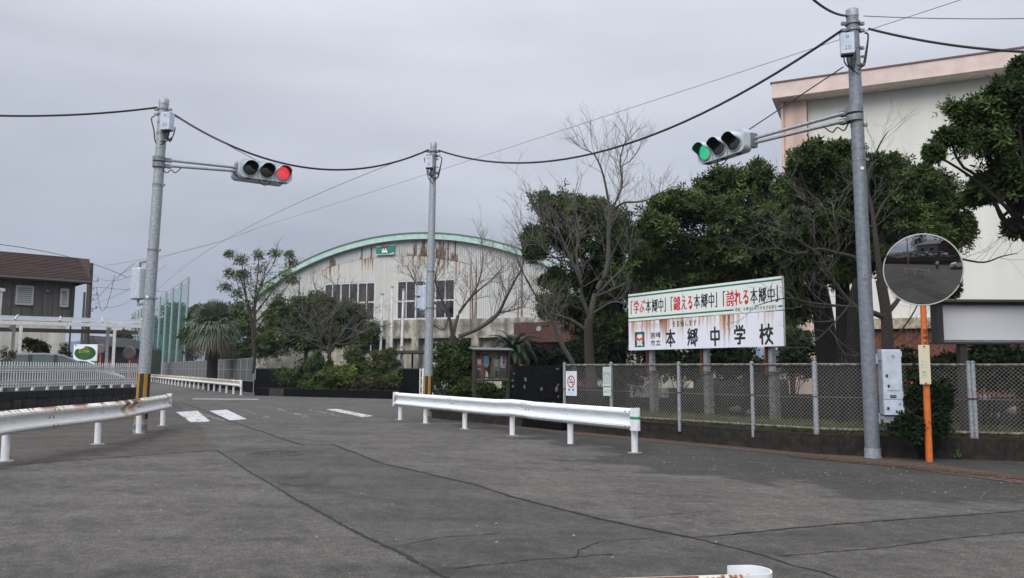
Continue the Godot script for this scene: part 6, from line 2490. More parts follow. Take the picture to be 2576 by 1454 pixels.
	hang("thin wire going down left from the middle signal pole", px(1052, 386, mtz), Vector2(790, 538), px(390, 735, 75.0), 0.008)
	var jn := px(500, 621, 62.0)
	hang("thin wire pair splitting over the net fence", px(640, 576, 70.0), Vector2(560, 605), jn, 0.009)
	hang("lower branch of the wire pair behind the left pole", jn, Vector2(440, 645), px(300, 690, 50.0), 0.009)
	hang("upper branch of the wire pair behind the left pole", px(640, 577, 70.0), Vector2(450, 632), px(262, 668, 48.0), 0.008)
	# small fittings on the pole tops
	for f in [[rb, rt, "cable clamps and loops at the top of the right pole"], [lb, lt, "cable clamps and loops at the top of the left pole"], [mb, mt, "cable clamps and loops at the top of the middle pole"]]:
		var d: Vector3 = (f[1] - f[0]).normalized()
		var o := thing("cable_fitting", f[2], "cable fitting", f[1] - d * 0.5, "cable clamps on the signal pole tops")
		for k in 2:
			s = S()
			cy(s, Vector3(0, 0.12 + k * 0.12, 0) , Vector3(0, 0.16 + k * 0.12, 0), 0.125, 0.125, 20)
			bx(s, Vector3(0.15, 0.14 + k * 0.12, 0), Vector3(0.09, 0.05, 0.05))
			bx(s, Vector3(-0.15, 0.14 + k * 0.12, 0), Vector3(0.09, 0.05, 0.05))
			put("clamp", s, M.steel, o)
		for k in 3:
			s = S()
			var sg := -1.0 if k == 0 else 1.0
			tb(s, through([Vector3(0.2 * sg, 0.1, 0), Vector3(0.24 * sg, 0.02, 0.04), Vector3(0.16 * sg, -0.25 - 0.1 * k, 0.06), Vector3(0.12 * sg, -0.5, 0.06), Vector3(0.02, -0.68 + 0.08 * k, 0.10)]), 0.014, 0.014, 6)
			put("cable", s, M.rubber, o)
		for k in 3:
			s = S()
			bx(s, Vector3(0.13, -0.2 - k * 0.14, 0.05), Vector3(0.05, 0.03, 0.05))
			put("clip", s, M.steel, o)

func cabinet_and_mirror() -> void:
	var rb := gp(2196, 1152)
	# control cabinet
	var d := -rb.z - 0.10
	var a := px(2217, 879, d)
	var b := px(2272, 1045, d)
	var W := (b.x - a.x) * 0.97
	var H := a.y - b.y
	var o := thing("control_cabinet", "pale blue grey control cabinet fixed beside the right signal pole", "cabinet", Vector3(a.x + W * 0.5 + 0.01, b.y, -d))
	o.rotation.y = -0.10
	put("body", bevel_box(Vector3(W, H, 0.22), 0.01), M.boxgrey, o).position = Vector3(0, H * 0.5, -0.11)
	var s := S()
	bx(s, Vector3(0, H * 0.615, 0.006), Vector3(W * 0.97, H * 0.74, 0.012))
	var dr := put("upper_door", s, M.boxgrey, o)
	s = S()
	bx(s, Vector3(0, H * 0.115, 0.006), Vector3(W * 0.97, H * 0.215, 0.012))
	var dl := put("lower_door", s, M.boxgrey, o)
	s = S()
	bx(s, Vector3(0.0, H * 0.445, 0.016), Vector3(W * 0.64, H * 0.135, 0.014))
	var hd := put("hatch", s, M.boxgrey, dr)
	for p in [[-0.30, 0.60, 0.0], [-0.24, 0.445, 0.012], [-0.30, 0.105, 0.0]]:
		s = S()
		bx(s, Vector3(p[0] * W, p[1] * H, 0.018 + p[2]), Vector3(0.03, 0.042, 0.014))
		put("handle", s, M.black, dr if p[1] > 0.5 else (hd if p[1] > 0.3 else dl))
	s = S()
	bx(s, Vector3(0.0, H * 0.285, 0.014), Vector3(W * 0.32, H * 0.045, 0.004))
	var np := put("name_plate", s, M.black, dr)
	s = S()
	for k in 4:
		bx(s, Vector3((k - 1.5) * 0.022, H * 0.285 + 0.006 * (k % 2), 0.017), Vector3(0.014, 0.006, 0.002))
	put("plate_print", s, M.white, np)
	s = S()
	cy(s, Vector3(W * 0.32, H * 0.165, 0.012), Vector3(W * 0.32, H * 0.165, 0.015), 0.024, 0.024, 16)
	put("round_label", s, mk(Color(0.3, 0.3, 0.28), 0.7), dl)
	s = S()
	var st := PackedVector2Array()
	for i in 10:
		var an := PI / 2 + TAU * i / 10
		st.append(Vector2(cos(an), sin(an)) * (0.036 if i % 2 == 0 else 0.024))
	prism(s, st, Vector3(0.02, H * 0.90, 0.020), Vector3.RIGHT, Vector3.UP, Vector3(0, 0, -0.008))
	put("star_crest", s, mk(Color(0.45, 0.38, 0.30), 0.45, null, 1.0, 0.4), dr)
	for y in [0.93, 0.32, 0.08]:
		s = S()
		bx(s, Vector3(W * 0.5 + 0.008, H * y, -0.02), Vector3(0.018, 0.09, 0.03))
		put("hinge", s, M.boxgrey, o)
	for y in [H * 0.86, -0.05]:
		s = S()
		bx(s, Vector3(-W * 0.5 - 0.06, y, -0.08), Vector3(0.12, 0.05, 0.06))
		bx(s, Vector3(-W * 0.5 - 0.09, y, -0.06), Vector3(0.06, 0.17, 0.1))
		put("mounting_arm", s, M.galv, o)
	s = S()
	prism(s, PackedVector2Array([Vector2(-W * 0.5, -0.008), Vector2(W * 0.35, -0.008), Vector2(W * 0.22, -0.12), Vector2(-W * 0.5, -0.12)]), Vector3(0, 0, -0.04), Vector3.RIGHT, Vector3.UP, Vector3(0, 0, -0.15))
	put("cable_tray", s, M.galv, o)

	# traffic mirror
	var mb := gp(2338, 1162)
	var md := -mb.z
	var mtop := up_to(mb, 2321, 740)
	var m := thing("traffic_mirror", "round convex traffic mirror on an orange post", "traffic mirror", mb)
	s = S()
	tb(s, [mb - Vector3(0, 0.05, 0), mb.lerp(mtop, 0.5), mtop], 0.052, 0.044, 20)
	var post := putw("post", s, M.orange, m)
	# lettering wrapped round the post
	s = S()
	var dd := (mtop - mb).normalized()
	for k in 3:
		var yc := px(2328, [834.0, 850.0, 865.0][k], md).y
		for line in strokes(["宮", "崎", "市"][k]):
			for i in line.size() - 1:
				var n := 4
				for e in n:
					var p0: Vector2 = line[i].lerp(line[i + 1], float(e) / n)
					var p1: Vector2 = line[i].lerp(line[i + 1], float(e + 1) / n)
					var tt := (p1 - p0).normalized().orthogonal() * 0.045
					var q := []
					for c in [p0 + tt, p1 + tt, p1 - tt, p0 - tt]:
						var an: float = (c.x - 0.5) * 1.5 - 0.18
						var yy: float = yc + (0.5 - c.y) * 0.085
						var ax: Vector3 = mb + dd * ((yy - mb.y) / dd.y)
						q.append(Vector3(ax.x + sin(an) * 0.0505, yy, ax.z + cos(an) * 0.0505))
					qd(s, q[0], q[1], q[2], q[3])
	putw("lettering", s, M.black, post)
	# notice strapped to the post
	var im := canvas(120, 384, Color(0.80, 0.78, 0.66))
	glyph(im, "注", Rect2(22, 150, 76, 80), 4, Color(0.74, 0.74, 0.64))
	glyph(im, "意", Rect2(22, 250, 76, 86), 4, Color(0.73, 0.74, 0.65))
	for l in [[24, 158, 36, 166], [22, 188, 34, 196], [22, 222, 34, 202], [26, 262, 60, 262], [26, 272, 60, 272], [30, 300, 60, 300], [24, 328, 30, 318]]:
		ink(im, Vector2(l[0], l[1]), Vector2(l[2], l[3]), 3.5, Color(0.45, 0.60, 0.60))
	drip(im, 56, 14, 8, 60, Color(0.55, 0.42, 0.28), 0.4)
	var na := px(2310, 868, md - 0.10)
	var nb := px(2343, 967, md - 0.10)
	var np2 := thing("caution_plate", "faded cream caution plate bolted to the orange mirror post", "sign", Vector3((na.x + nb.x) * 0.5, nb.y, -md + 0.10))
	var w := nb.x - na.x
	var h := na.y - nb.y
	np2.rotation.z = 0.0
	put("panel", bevel_box(Vector3(w, h, 0.012), 0.004), mk(Color(0.62, 0.58, 0.44), 0.6), np2).position = Vector3(0, h * 0.5, -0.006)
	var q2 := S()
	quv(q2, Vector3(-w * 0.47, h * 0.985, 0.002), Vector3(w * 0.47, h * 0.985, 0.002), Vector3(w * 0.47, h * 0.015, 0.002), Vector3(-w * 0.47, h * 0.015, 0.002))
	put("print", q2, printed(im, 0.6), np2)
	for y in [0.965, 0.03]:
		s = S()
		cy(s, Vector3(0, h * y, 0.0), Vector3(0, h * y, 0.012), 0.012, 0.012, 8)
		put("bolt", s, M.rust, np2)
	# the mirror: a shallow spherical cap tilted down towards the road
	var mc := px(2320.5, 678.5, md - 0.12)
	var R := 0.5 * 180.0 / FL * (md - 0.1) * 1.0
	var head := Node3D.new()
	head.name = "mirror_head"
	m.add_child(head)
	head.position = mc - mb
	var to_cam := (CP - mc)
	var yaw := atan2(to_cam.x, to_cam.z) - deg_to_rad(3.0)
	var pitch := deg_to_rad(8.6)
	head.basis = Basis(Vector3.UP, yaw) * Basis(Vector3.RIGHT, pitch)
	var RC := 3.7
	var fs := S()
	fs.set_smooth_group(0)
	for j in 14:
		for i in 48:
			var q := []
			for e in [[j, i], [j, i + 1], [j + 1, i + 1], [j + 1, i]]:
				var rr: float = R * 0.985 * e[0] / 14.0
				var aa: float = TAU * (e[1] % 48) / 48.0
				q.append(Vector3(cos(aa) * rr, sin(aa) * rr, sqrt(RC * RC - rr * rr) - RC + 0.045))
			if j > 0:
				tri(fs, q[0], q[2], q[1])
			tri(fs, q[0], q[3], q[2])
	var mir := StandardMaterial3D.new()
	mir.albedo_color = Color(0.66, 0.66, 0.66)
	mir.metallic = 1.0
	mir.roughness = 0.015
	put("mirror_face", fs, mir, head)
	s = S()
	var ring := []
	for i in 49:
		ring.append(Vector3(cos(TAU * i / 48), sin(TAU * i / 48), 0) * R)
	tb(s, ring, 0.010, 0.010, 8)
	put("rim", s, mk(Color(0.48, 0.47, 0.46), 0.4), head)
	s = S()
	for j in 6:
		for i in 32:
			var q := []
			for e in [[j, i], [j, i + 1], [j + 1, i + 1], [j + 1, i]]:
				var rr: float = R * 0.99 * e[0] / 6.0
				var aa: float = TAU * e[1] / 32.0
				q.append(Vector3(cos(aa) * rr, sin(aa) * rr, -0.12 * sqrt(maxf(0, 1.0 - pow(e[0] / 6.0, 2)))))
			qd(s, q[0], q[1], q[2], q[3])
	put("back_shell", s, M.orange, head)
	s = S()
	bx(s, Vector3(0, -0.05, -0.16), Vector3(0.1, 0.3, 0.12))
	put("bracket", s, M.orange, head)

func sticker() -> void:
	var rb := gp(2196, 1152)
	var c := px(2176, 683, -rb.z - 0.125)
	var s := S()
	for e in [[0, 0.09, 0.07, 0.006], [0, -0.09, 0.07, 0.006], [0.032, 0, 0.006, 0.18], [-0.032, 0, 0.006, 0.18]]:
		bx(s, c + Vector3(e[0], e[1], 0), Vector3(e[2], e[3], 0.003))
	for k in 8:
		bx(s, c + Vector3(0.0, 0.06 - k * 0.015, 0), Vector3(0.022, 0.007, 0.003))
	solo("number_plate", s, mk(Color(0.42, 0.44, 0.46), 0.6), "small outlined identification sticker on the right signal pole", "sticker")

# ---------- left side ----------
func left_yard() -> void:
	var A := px(-160, 1010, 17.2)
	var B := px(346, 1020, 24.0)
	A.y = 0
	B.y = 0
	var u := (B - A).normalized()
	var L := A.distance_to(B)
	var f := Vector3(-u.z, 0, u.x)
	if f.x < 0:
		f = -f
	var bas := Basis(u, Vector3.UP, f)
	var top := 0.83
	var wall := thing("block_wall", "low dark stained concrete block wall under the white fence", "wall", (A + B) * 0.5)
	var mats := []
	for k in 4:
		mats.append(mk(Color(0.062, 0.054, 0.048) * [1.0, 1.3, 0.8, 1.1][k], 0.92, streak_tex(100 + k, 0.25, 1.0, 0.15), 1.0, 0.0, M.bumps, 0.6))
	var coping_m := mk(Color(0.013, 0.0125, 0.012), 0.85, M.blot, 1.0, 0.0, M.bumps, 0.4)
	var core := S()
	bx(core, (A + B) * 0.5 + Vector3(0, top * 0.5 - 0.01, 0) - f * 0.06, Vector3(L, top - 0.02, 0.11), bas)
	putw("core", core, mk(Color(0.010, 0.009, 0.009), 0.95), wall)
	var bl := bevel_box(Vector3(0.388, 0.192, 0.12), 0.006)
	bl.generate_normals()
	var bm := bl.commit()
	var n := int(L / 0.4)
	for r in 4:
		for k in n:
			var b := put("concrete_block", bm, coping_m if r == 3 else mats[rng.randi() % 4], wall)
			b.transform = Transform3D(bas, A + u * (k + 0.5) * L / n + Vector3(0, 0.13 + r * 0.2, 0) - f * rng.randf_range(0.0, 0.004) - wall.position)
	# ornamental white fence
	var white_iron := mk(Color(0.60, 0.61, 0.61), 0.5, M.soft, 1.0)
	var fe := thing("white_fence", "white ornamental picket fence on the block wall at left", "fence", (A + B) * 0.5 + Vector3(0, top, 0))
	var pick := S()
	prism(pick, PackedVector2Array([Vector2(-0.009, 0), Vector2(0.009, 0), Vector2(0.009, 0.56), Vector2(0.0, 0.62), Vector2(-0.009, 0.56)]), Vector3(0, 0, 0.008), Vector3.RIGHT, Vector3.UP, Vector3(0, 0, -0.016))
	pick.generate_normals()
	var pm := pick.commit()
	var y0 := top + 0.09
	var cnt := int(L / 0.085)
	for i in cnt:
		var p := put("picket", pm, white_iron, fe)
		p.transform = Transform3D(bas, A + u * (i + 0.5) * L / cnt + Vector3(0, y0 if i % 1 == 0 else y0, 0) - fe.position)
	for y in [0.02, 0.08, 0.16, 0.36, 0.40, 0.475, 0.52]:
		var rs := S()
		bx(rs, (A + B) * 0.5 + Vector3(0, y0 + y, 0) + f * 0.014, Vector3(L, 0.018, 0.02), bas)
		putw("rail", rs, white_iron, fe)
	for yy in [[0.085, 0.155], [0.405, 0.47]]:      # the row of small slanting bars between two rails
		var zs := S()
		for i in cnt * 2:
			var c := A + u * (i + 0.5) * L / (cnt * 2)
			bx(zs, c + Vector3(0, y0 + (yy[0] + yy[1]) * 0.5, 0) + f * 0.012, Vector3(0.012, 0.09, 0.012), bas * Basis(Vector3.BACK, 0.5))
		putw("ornament_bars", zs, white_iron, fe).set_meta("kind", "stuff")
	for i in 14:
		var ss := S()
		var c := A + u * (i + 0.5) * L / 14
		bx(ss, c + Vector3(0, top + 0.055, 0), Vector3(0.05, 0.11, 0.05), bas * Basis(Vector3.BACK, -0.3))
		putw("foot", ss, white_iron, fe)
	var pg := S()
	sheet([A - f * 0.1, B - f * 0.1, B - f * 0.1 + Vector3(-4.9, 0, -9), Vector3(-30, 0, -48), Vector3(-60, 0, -48), Vector3(-60, 0, -16)], 0.30, pg)
	var ke := S()
	var k0 := B - f * 0.1
	var k1 := k0 + Vector3(-4.9, 0, -9)
	prism(ke, PackedVector2Array([Vector2(0, 0), Vector2(k0.distance_to(k1), 0), Vector2(k0.distance_to(k1), 0.34), Vector2(0, 0.34)]), k0, (k1 - k0).normalized(), Vector3.UP, Vector3(-0.15, 0, 0))
	qd(ke, k1 + Vector3(0, 0.29, 0), k1, Vector3(-30, 0, -48), Vector3(-30, 0.29, -48))
	struct("parking_kerb", ke, M.concrete)
	struct("parking_ground", pg, mk(Color(0.16, 0.155, 0.15), 0.9, M.blot, 0.4))

	# carport
	var g0 := px(0, 810.8, 25.2)
	var g1 := px(361, 826, 27.2)
	g1.y = g0.y
	var cu := (g1 - g0)
	cu.y = 0
	cu = cu.normalized()
	g0 = g1 - cu * 7.5
	var cf := Vector3(-cu.z, 0, cu.x)
	if cf.x < 0:
		cf = -cf
	var cb := Basis(cu, Vector3.UP, cf)
	var cl := g0.distance_to(g1)
	var cp := thing("carport", "white framed carport with curved translucent roof at left", "carport", Vector3(g1.x, 0.3, g1.z))
	var frame_white := mk(Color(0.58, 0.58, 0.56), 0.5, M.soft, 1.0)
	var beam := S()
	bx(beam, (g0 + g1) * 0.5, Vector3(cl, 0.12, 0.10), cb)
	putw("gutter_beam", beam, frame_white, cp)
	beam = S()
	bx(beam, (g0 + g1) * 0.5 - cf * 2.6 - Vector3(0, 0.12, 0), Vector3(cl, 0.14, 0.10), cb)
	putw("rear_beam", beam, mk(Color(0.16, 0.13, 0.10), 0.7), cp)
	var poly := mk(Color(0.27, 0.29, 0.33), 0.3, M.soft, 0.6)
	poly.transparency = BaseMaterial3D.TRANSPARENCY_ALPHA
	poly.albedo_color.a = 0.8
	var arc := []
	for i in 9:
		var t := i / 8.0
		arc.append(-cf * (2.6 * t) + Vector3(0, 0.08 + 0.24 * sin(t * PI * 0.72), 0))
	for k in 6:
		var s0 := g0 + cu * cl * k / 6.0
		var s1 := g0 + cu * cl * (k + 1) / 6.0
		var ps := S()
		ps.set_smooth_group(0)
		for i in 8:
			qd(ps, s0 + arc[i + 1] + cu * 0.03, s1 + arc[i + 1] - cu * 0.03, s1 + arc[i] - cu * 0.03, s0 + arc[i] + cu * 0.03)
		putw("roof_panel", ps, poly, cp)
	for k in 7:
		var s0 := g0 + cu * cl * k / 6.0
		var rs := S()
		var run := []
		for a in arc:
			run.append(s0 + a + Vector3(0, 0.02, 0))
		tb(rs, run, 0.024, 0.024, 6)
		putw("rib", rs, frame_white, cp)
	var wh: Material = mk(Color(0.62, 0.62, 0.58), 0.5, M.soft, 1.0)
	for x in [285.0, 48.0]:
		var q := pp(x, 900, g1, cf)
		var ps := S()
		bx(ps, Vector3(q.x, (g1.y + 0.3) * 0.5, q.z), Vector3(0.09, g1.y - 0.3, 0.09), cb)
		putw("post", ps, frame_white, cp)
	for x in [268.0, 30.0]:
		var q := pp(x, 900, g1 - cf * 1.9, cf)
		var ps := S()
		bx(ps, Vector3(q.x, (g1.y + 0.5) * 0.5, q.z), Vector3(0.10, g1.y - 0.1, 0.10), cb)
		bx(ps, Vector3(q.x, g1.y + 0.05, q.z) + cf * 0.6, Vector3(0.12, 0.12, 1.4), cb * Basis(Vector3.RIGHT, 0.25))
		putw("rear_post", ps, wh, cp)
	# silver car in the carport, behind the fence
	var cc := px(128, 940, 25.6)
	var car := make_car("car", "dark silver grey car parked under the carport behind the white fence", mk(Color(0.13, 0.135, 0.145), 0.25, null, 1.0, 0.5), 4.6, 1.56)
	car.position = Vector3(cc.x, 0.30, cc.z)
	car.rotation.y = atan2(-u.z, u.x) * 0.35
	var c2 := make_car("car", "pale blue car whose roof shows under the oval salon sign", mk(Color(0.52, 0.60, 0.66), 0.3, null, 1.0, 0.4), 3.9, 1.5)
	var q3 := px(196, 945, 36.0)
	c2.position = Vector3(q3.x, 0.3, q3.z)
	c2.rotation.y = 0.5
	# salon sign
	var im := canvas(300, 220, Color(0.90, 0.91, 0.95))
	oval(im, Vector2(150, 116), Vector2(136, 92), Color(0.06, 0.32, 0.12))
	oval(im, Vector2(70, 22), Vector2(72, 42), Color(0.90, 0.91, 0.95))
	var gold := Color(0.72, 0.66, 0.10)
	words(im, "美容室", Rect2(118, 42, 66, 20), 1.2, Color(0.62, 0.70, 0.25))
	for c in [["E", 66, 30], ["C", 92, 30], ["R", 122, 34], ["A", 156, 24], ["N", 178, 26]]:
		glyph(im, c[0], Rect2(c[1], 70, c[2], 42), 2.6, gold)
	ink(im, Vector2(70, 112), Vector2(130, 114), 1.2, gold)
	ink(im, Vector2(130, 114), Vector2(180, 126), 1.2, gold)
	ink(im, Vector2(180, 126), Vector2(236, 124), 1.2, gold)
	for k in 5:
		for j in 6:
			im.fill_rect(Rect2i(86 + j * 20, 136 + k * 12, 14 - (k + j) % 3 * 3, 4), Color(0.28, 0.52, 0.33))
	fill_poly(im, [Vector2(12, 4), Vector2(22, 0), Vector2(36, 20), Vector2(28, 30)], Color(0.12, 0.14, 0.18))
	var sa := px(186, 866, 31.0)
	var sb := px(243, 908, 31.0)
	var sg := thing("salon_sign", "white board with green oval and gold lettering behind the carport", "sign", Vector3((sa.x + sb.x) * 0.5, 0.3, -31.0))
	var ps2 := S()
	bx(ps2, Vector3((sa.x + sb.x) * 0.5, (sa.y + sb.y) * 0.5, -31.03), Vector3(sb.x - sa.x, sa.y - sb.y, 0.05))
	putw("panel", ps2, M.white, sg)
	ps2 = S()
	quv(ps2, sa, Vector3(sb.x, sa.y, -31.0), Vector3(sb.x, sb.y, -31.0), Vector3(sa.x, sb.y, -31.0))
	putw("print", ps2, printed(im), sg)
	ps2 = S()
	for x in [lerpf(sa.x, sb.x, 0.1), lerpf(sa.x, sb.x, 0.94)]:
		cy(ps2, Vector3(x, 0.3, -31.06), Vector3(x, sa.y, -31.06), 0.03, 0.03, 8)
	putw("legs", ps2, M.steel, sg)
	# pink banner, back of a round mirror on an orange post
	var bp := px(274, 930, 45.0)
	var bn := thing("banner", "narrow pink banner standing behind the carport post", "banner", Vector3(bp.x, 0, -45.0))
	ps2 = S()
	bx(ps2, Vector3(0, (px(274, 908, 45).y + 0.6) * 0.5, 0), Vector3(0.22, px(274, 908, 45).y - 0.6, 0.02))
	put("cloth", ps2, mk(Color(0.5, 0.10, 0.25), 0.8, M.blot, 4.0), bn)
	ps2 = S()
	cy(ps2, Vector3(-0.13, 0, 0), Vector3(-0.13, px(274, 900, 45).y, 0), 0.02, 0.02, 6)
	put("rod", ps2, M.steel, bn)
	for mi in [[327.0, 888.0, 42.0, "back of a round mirror on an orange post right of the carport"], [254.0, 878.0, 55.0, "far round mirror on a red post under the carport roof"]]:
		var q := px(mi[0], mi[1], mi[2])
		var ro := thing("traffic_mirror", mi[3], "traffic mirror", Vector3(q.x, 0, q.z))
		ps2 = S()
		cy(ps2, Vector3(0, 0, 0), Vector3(0, q.y, 0), 0.045, 0.045, 10)
		put("post", ps2, M.orange, ro)
		ps2 = S()
		cy(ps2, Vector3(0, q.y, 0.06), Vector3(0, q.y, 0.12), 0.36, 0.30, 28)
		put("back_shell", ps2, mk(Color(0.12, 0.10, 0.10), 0.6), ro)
	# flower shrub before the car
	shrub("garden_shrub", "reddish green garden shrub rising behind the grey car", [blob_px(80, 870, 32, 17, 27.6), blob_px(106, 880, 20, 9, 27.4)], 9, 22, leaf_mesh(7, 0.10, 0.045, 0.3, 3), Color(0.05, 0.07, 0.02), Color(0.14, 0.12, 0.05), 1.0, "", 0.3)
	shrub("garden_shrub", "loose shrub with pink flowers at the far left edge", [blob_px(6, 900, 26, 46, 22.5)], 7, 16, leaf_mesh(7, 0.08, 0.035, 0.3, 4), Color(0.05, 0.06, 0.02), Color(0.16, 0.10, 0.08), 1.0, "", 0.3)
	shrub("garden_shrub", "small upright shrub left of the salon sign", [blob_px(164, 888, 11, 16, 30.0)], 6, 16, leaf_mesh(7, 0.10, 0.045, 0.3, 5), Color(0.03, 0.05, 0.015), Color(0.09, 0.11, 0.04), 1.0, "", 0.3)
	# utility poles of the street beyond
	for up in [[231.0, 662.0, 52.0, 0.105, "weathered concrete utility pole just right of the dark house"], [224.0, 690.0, 64.0, 0.11, "second utility pole behind the first by the dark house"], [213.0, 735.0, 90.0, 0.12, "far small utility pole close to the house edge"]]:
		var t := px(up[0], up[1], up[2])
		var uo := thing("utility_pole", up[4], "utility pole", Vector3(t.x, 0, t.z), "utility poles along the far street")
		var s := S()
		cy(s, Vector3.ZERO, Vector3(0, t.y, 0), up[3] * 1.25, up[3], 14)
		put("shaft", s, mk(Color(0.085, 0.07, 0.06), 0.9, M.blot, 1.0), uo)
		for k in 4:
			s = S()
			bx(s, Vector3(0.25, t.y - 1.2 - k * 0.9, 0), Vector3(0.5 + 0.2 * (k % 2), 0.05, 0.05))
			cy(s, Vector3(0.45, t.y - 1.2 - k * 0.9, 0), Vector3(0.45, t.y - 1.02 - k * 0.9, 0), 0.05, 0.04, 8)
			put("cross_arm", s, M.steel, uo)
		s = S()
		for k in 8:
			bx(s, Vector3(0.2 * (1 if k % 2 else -1), 2.0 + k * 0.45, 0), Vector3(0.2, 0.02, 0.02))
		put("step_bolts", s, M.steel, uo)
	var u1 := 52.0
	hang("thick wire from the left edge over the dark roof to a splice", px(-100, 605, 30.0), Vector2(110, 655), px(320, 698, u1), 0.015)
	hang("wire from the utility pole top to the left signal pole", px(232, 690, u1), Vector2(285, 706), px(385, 660, 30.0), 0.008)
	hang("steep wire rising right from the utility pole", px(240, 757, u1), Vector2(300, 700), px(340, 662, 40.0), 0.012)
	hang("lower steep wire rising right from the utility pole", px(238, 765, u1), Vector2(290, 745), px(420, 665, 60.0), 0.010)
	hang("level thin wire right of the utility pole", px(240, 722, u1), Vector2(290, 728), px(420, 734, 60.0), 0.012)
	hang("hanging loop of wire between utility pole and splice", px(243, 722, u1), Vector2(256, 776), px(288, 692, u1 - 4.0), 0.014)
	hang("low thin wire from utility pole towards the net fence", px(238, 771, u1), Vector2(270, 768), px(335, 750, 70.0), 0.012)

func make_car(called: String, label: String, paint: Material, L: float, Hh: float) -> Node3D:
	var o := thing(called, label, "car")
	var k := L / 4.5
	var prof := [[-2.22, 0.35], [-2.25, 0.62], [-2.15, 0.92], [-1.75, 1.0], [-1.55, 1.04], [1.05, 1.0], [1.75, 0.88], [2.15, 0.72], [2.25, 0.50], [2.2, 0.3]]
	var W := 0.86
	var s := S()
	var pts := PackedVector2Array()
	for p in prof:
		pts.append(Vector2(p[0] * k, p[1]))
	# body in three slices so that the flanks round in
	for sl in [[-W, 0.10, 0.96], [-W + 0.10, (W - 0.10) * 2.0, 1.0], [W - 0.10, 0.10, 0.96]]:
		var q := PackedVector2Array()
		for p in pts:
			q.append(Vector2(p.x * sl[2], 0.62 + (p.y - 0.62) * (0.92 if sl[2] < 1.0 else 1.0)))
		prism(s, q, Vector3(0, 0, sl[0]), Vector3.RIGHT, Vector3.UP, Vector3(0, 0, sl[1]))
	put("body", s, paint, o)
	# cabin
	var cab := [[-1.75, 0.98], [-1.35, 1.36], [-0.85, Hh - 0.02], [-0.2, Hh], [0.35, Hh - 0.05], [0.75, 1.30], [1.25, 0.98]]
	for sg in [1.0, -1.0]:
		var g := S()
		for i in cab.size() - 1:
			var a := Vector2(cab[i][0] * k, cab[i][1])
			var b := Vector2(cab[i + 1][0] * k, cab[i + 1][1])
			var wa := W - 0.06 - 0.22 * (a.y - 0.98)
			var wb := W - 0.06 - 0.22 * (b.y - 0.98)
			qd(g, Vector3(a.x, a.y - 0.03, wa * sg), Vector3(b.x, b.y - 0.03, wb * sg), Vector3(b.x, 0.97, (W - 0.06) * sg), Vector3(a.x, 0.97, (W - 0.06) * sg))
		put("side_window", g, mk(Color(0.05, 0.075, 0.07), 0.08), o)
	var r := S()
	r.set_smooth_group(0)
	for i in range(1, cab.size() - 2):
		var a := Vector2(cab[i][0] * k, cab[i][1])
		var b := Vector2(cab[i + 1][0] * k, cab[i + 1][1])
		var wa := W - 0.05 - 0.22 * (a.y - 0.98)
		var wb := W - 0.05 - 0.22 * (b.y - 0.98)
		qd(r, Vector3(a.x, a.y, -wa), Vector3(b.x, b.y, -wb), Vector3(b.x, b.y, wb), Vector3(a.x, a.y, wa))
		for sg in [1.0, -1.0]:
			qd(r, Vector3(a.x, a.y, wa * sg), Vector3(b.x, b.y, wb * sg), Vector3(b.x, b.y - 0.07, (wb + 0.012) * sg), Vector3(a.x, a.y - 0.07, (wa + 0.012) * sg))
	put("roof", r, paint, o)
	for e in [[0, 1, "rear_window"], [5, 6, "windscreen"]]:
		var a := Vector2(cab[e[0]][0] * k, cab[e[0]][1])
		var b := Vector2(cab[e[1]][0] * k, cab[e[1]][1])
		var wa := W - 0.08 - 0.22 * (a.y - 0.98)
		var wb := W - 0.08 - 0.22 * (b.y - 0.98)
		var q := S()
		qd(q, Vector3(a.x, a.y, -wa), Vector3(b.x, b.y, -wb), Vector3(b.x, b.y, wb), Vector3(a.x, a.y, wa))
		put(e[2], q, M.darkglass, o)
	for x in [-0.55, 0.12]:
		for sg in [1.0, -1.0]:
			var p := S()
			qd(p, Vector3((x - 0.05) * k, Hh - 0.06, (W - 0.165) * sg), Vector3((x + 0.05) * k, Hh - 0.06, (W - 0.165) * sg), Vector3((x + 0.06) * k, 0.98, (W - 0.045) * sg), Vector3((x - 0.06) * k, 0.98, (W - 0.045) * sg))
			put("pillar", p, M.black, o)
	for x in [-1.35, 1.4]:
		for sg in [1.0, -1.0]:
			var t := S()
			cy(t, Vector3(x * k, 0.31, sg * (W - 0.18)), Vector3(x * k, 0.31, sg * (W + 0.01)), 0.31, 0.31, 20)
			var wh := put("wheel", t, M.rubber, o)
			t = S()
			cy(t, Vector3(x * k, 0.31, sg * (W + 0.005)), Vector3(x * k, 0.31, sg * (W + 0.02)), 0.2, 0.18, 16)
			put("rim", t, M.steel, wh)
	for sg in [1.0, -1.0]:
		var t := S()
		bx(t, Vector3(2.12 * k, 0.66, sg * 0.6), Vector3(0.12, 0.13, 0.32))
		put("headlight", t, mk(Color(0.6, 0.6, 0.6), 0.15), o)
		t = S()
		bx(t, Vector3(0.85 * k, 1.02, sg * (W + 0.08)), Vector3(0.12, 0.12, 0.16))
		put("wing_mirror", t, paint, o)
	return o

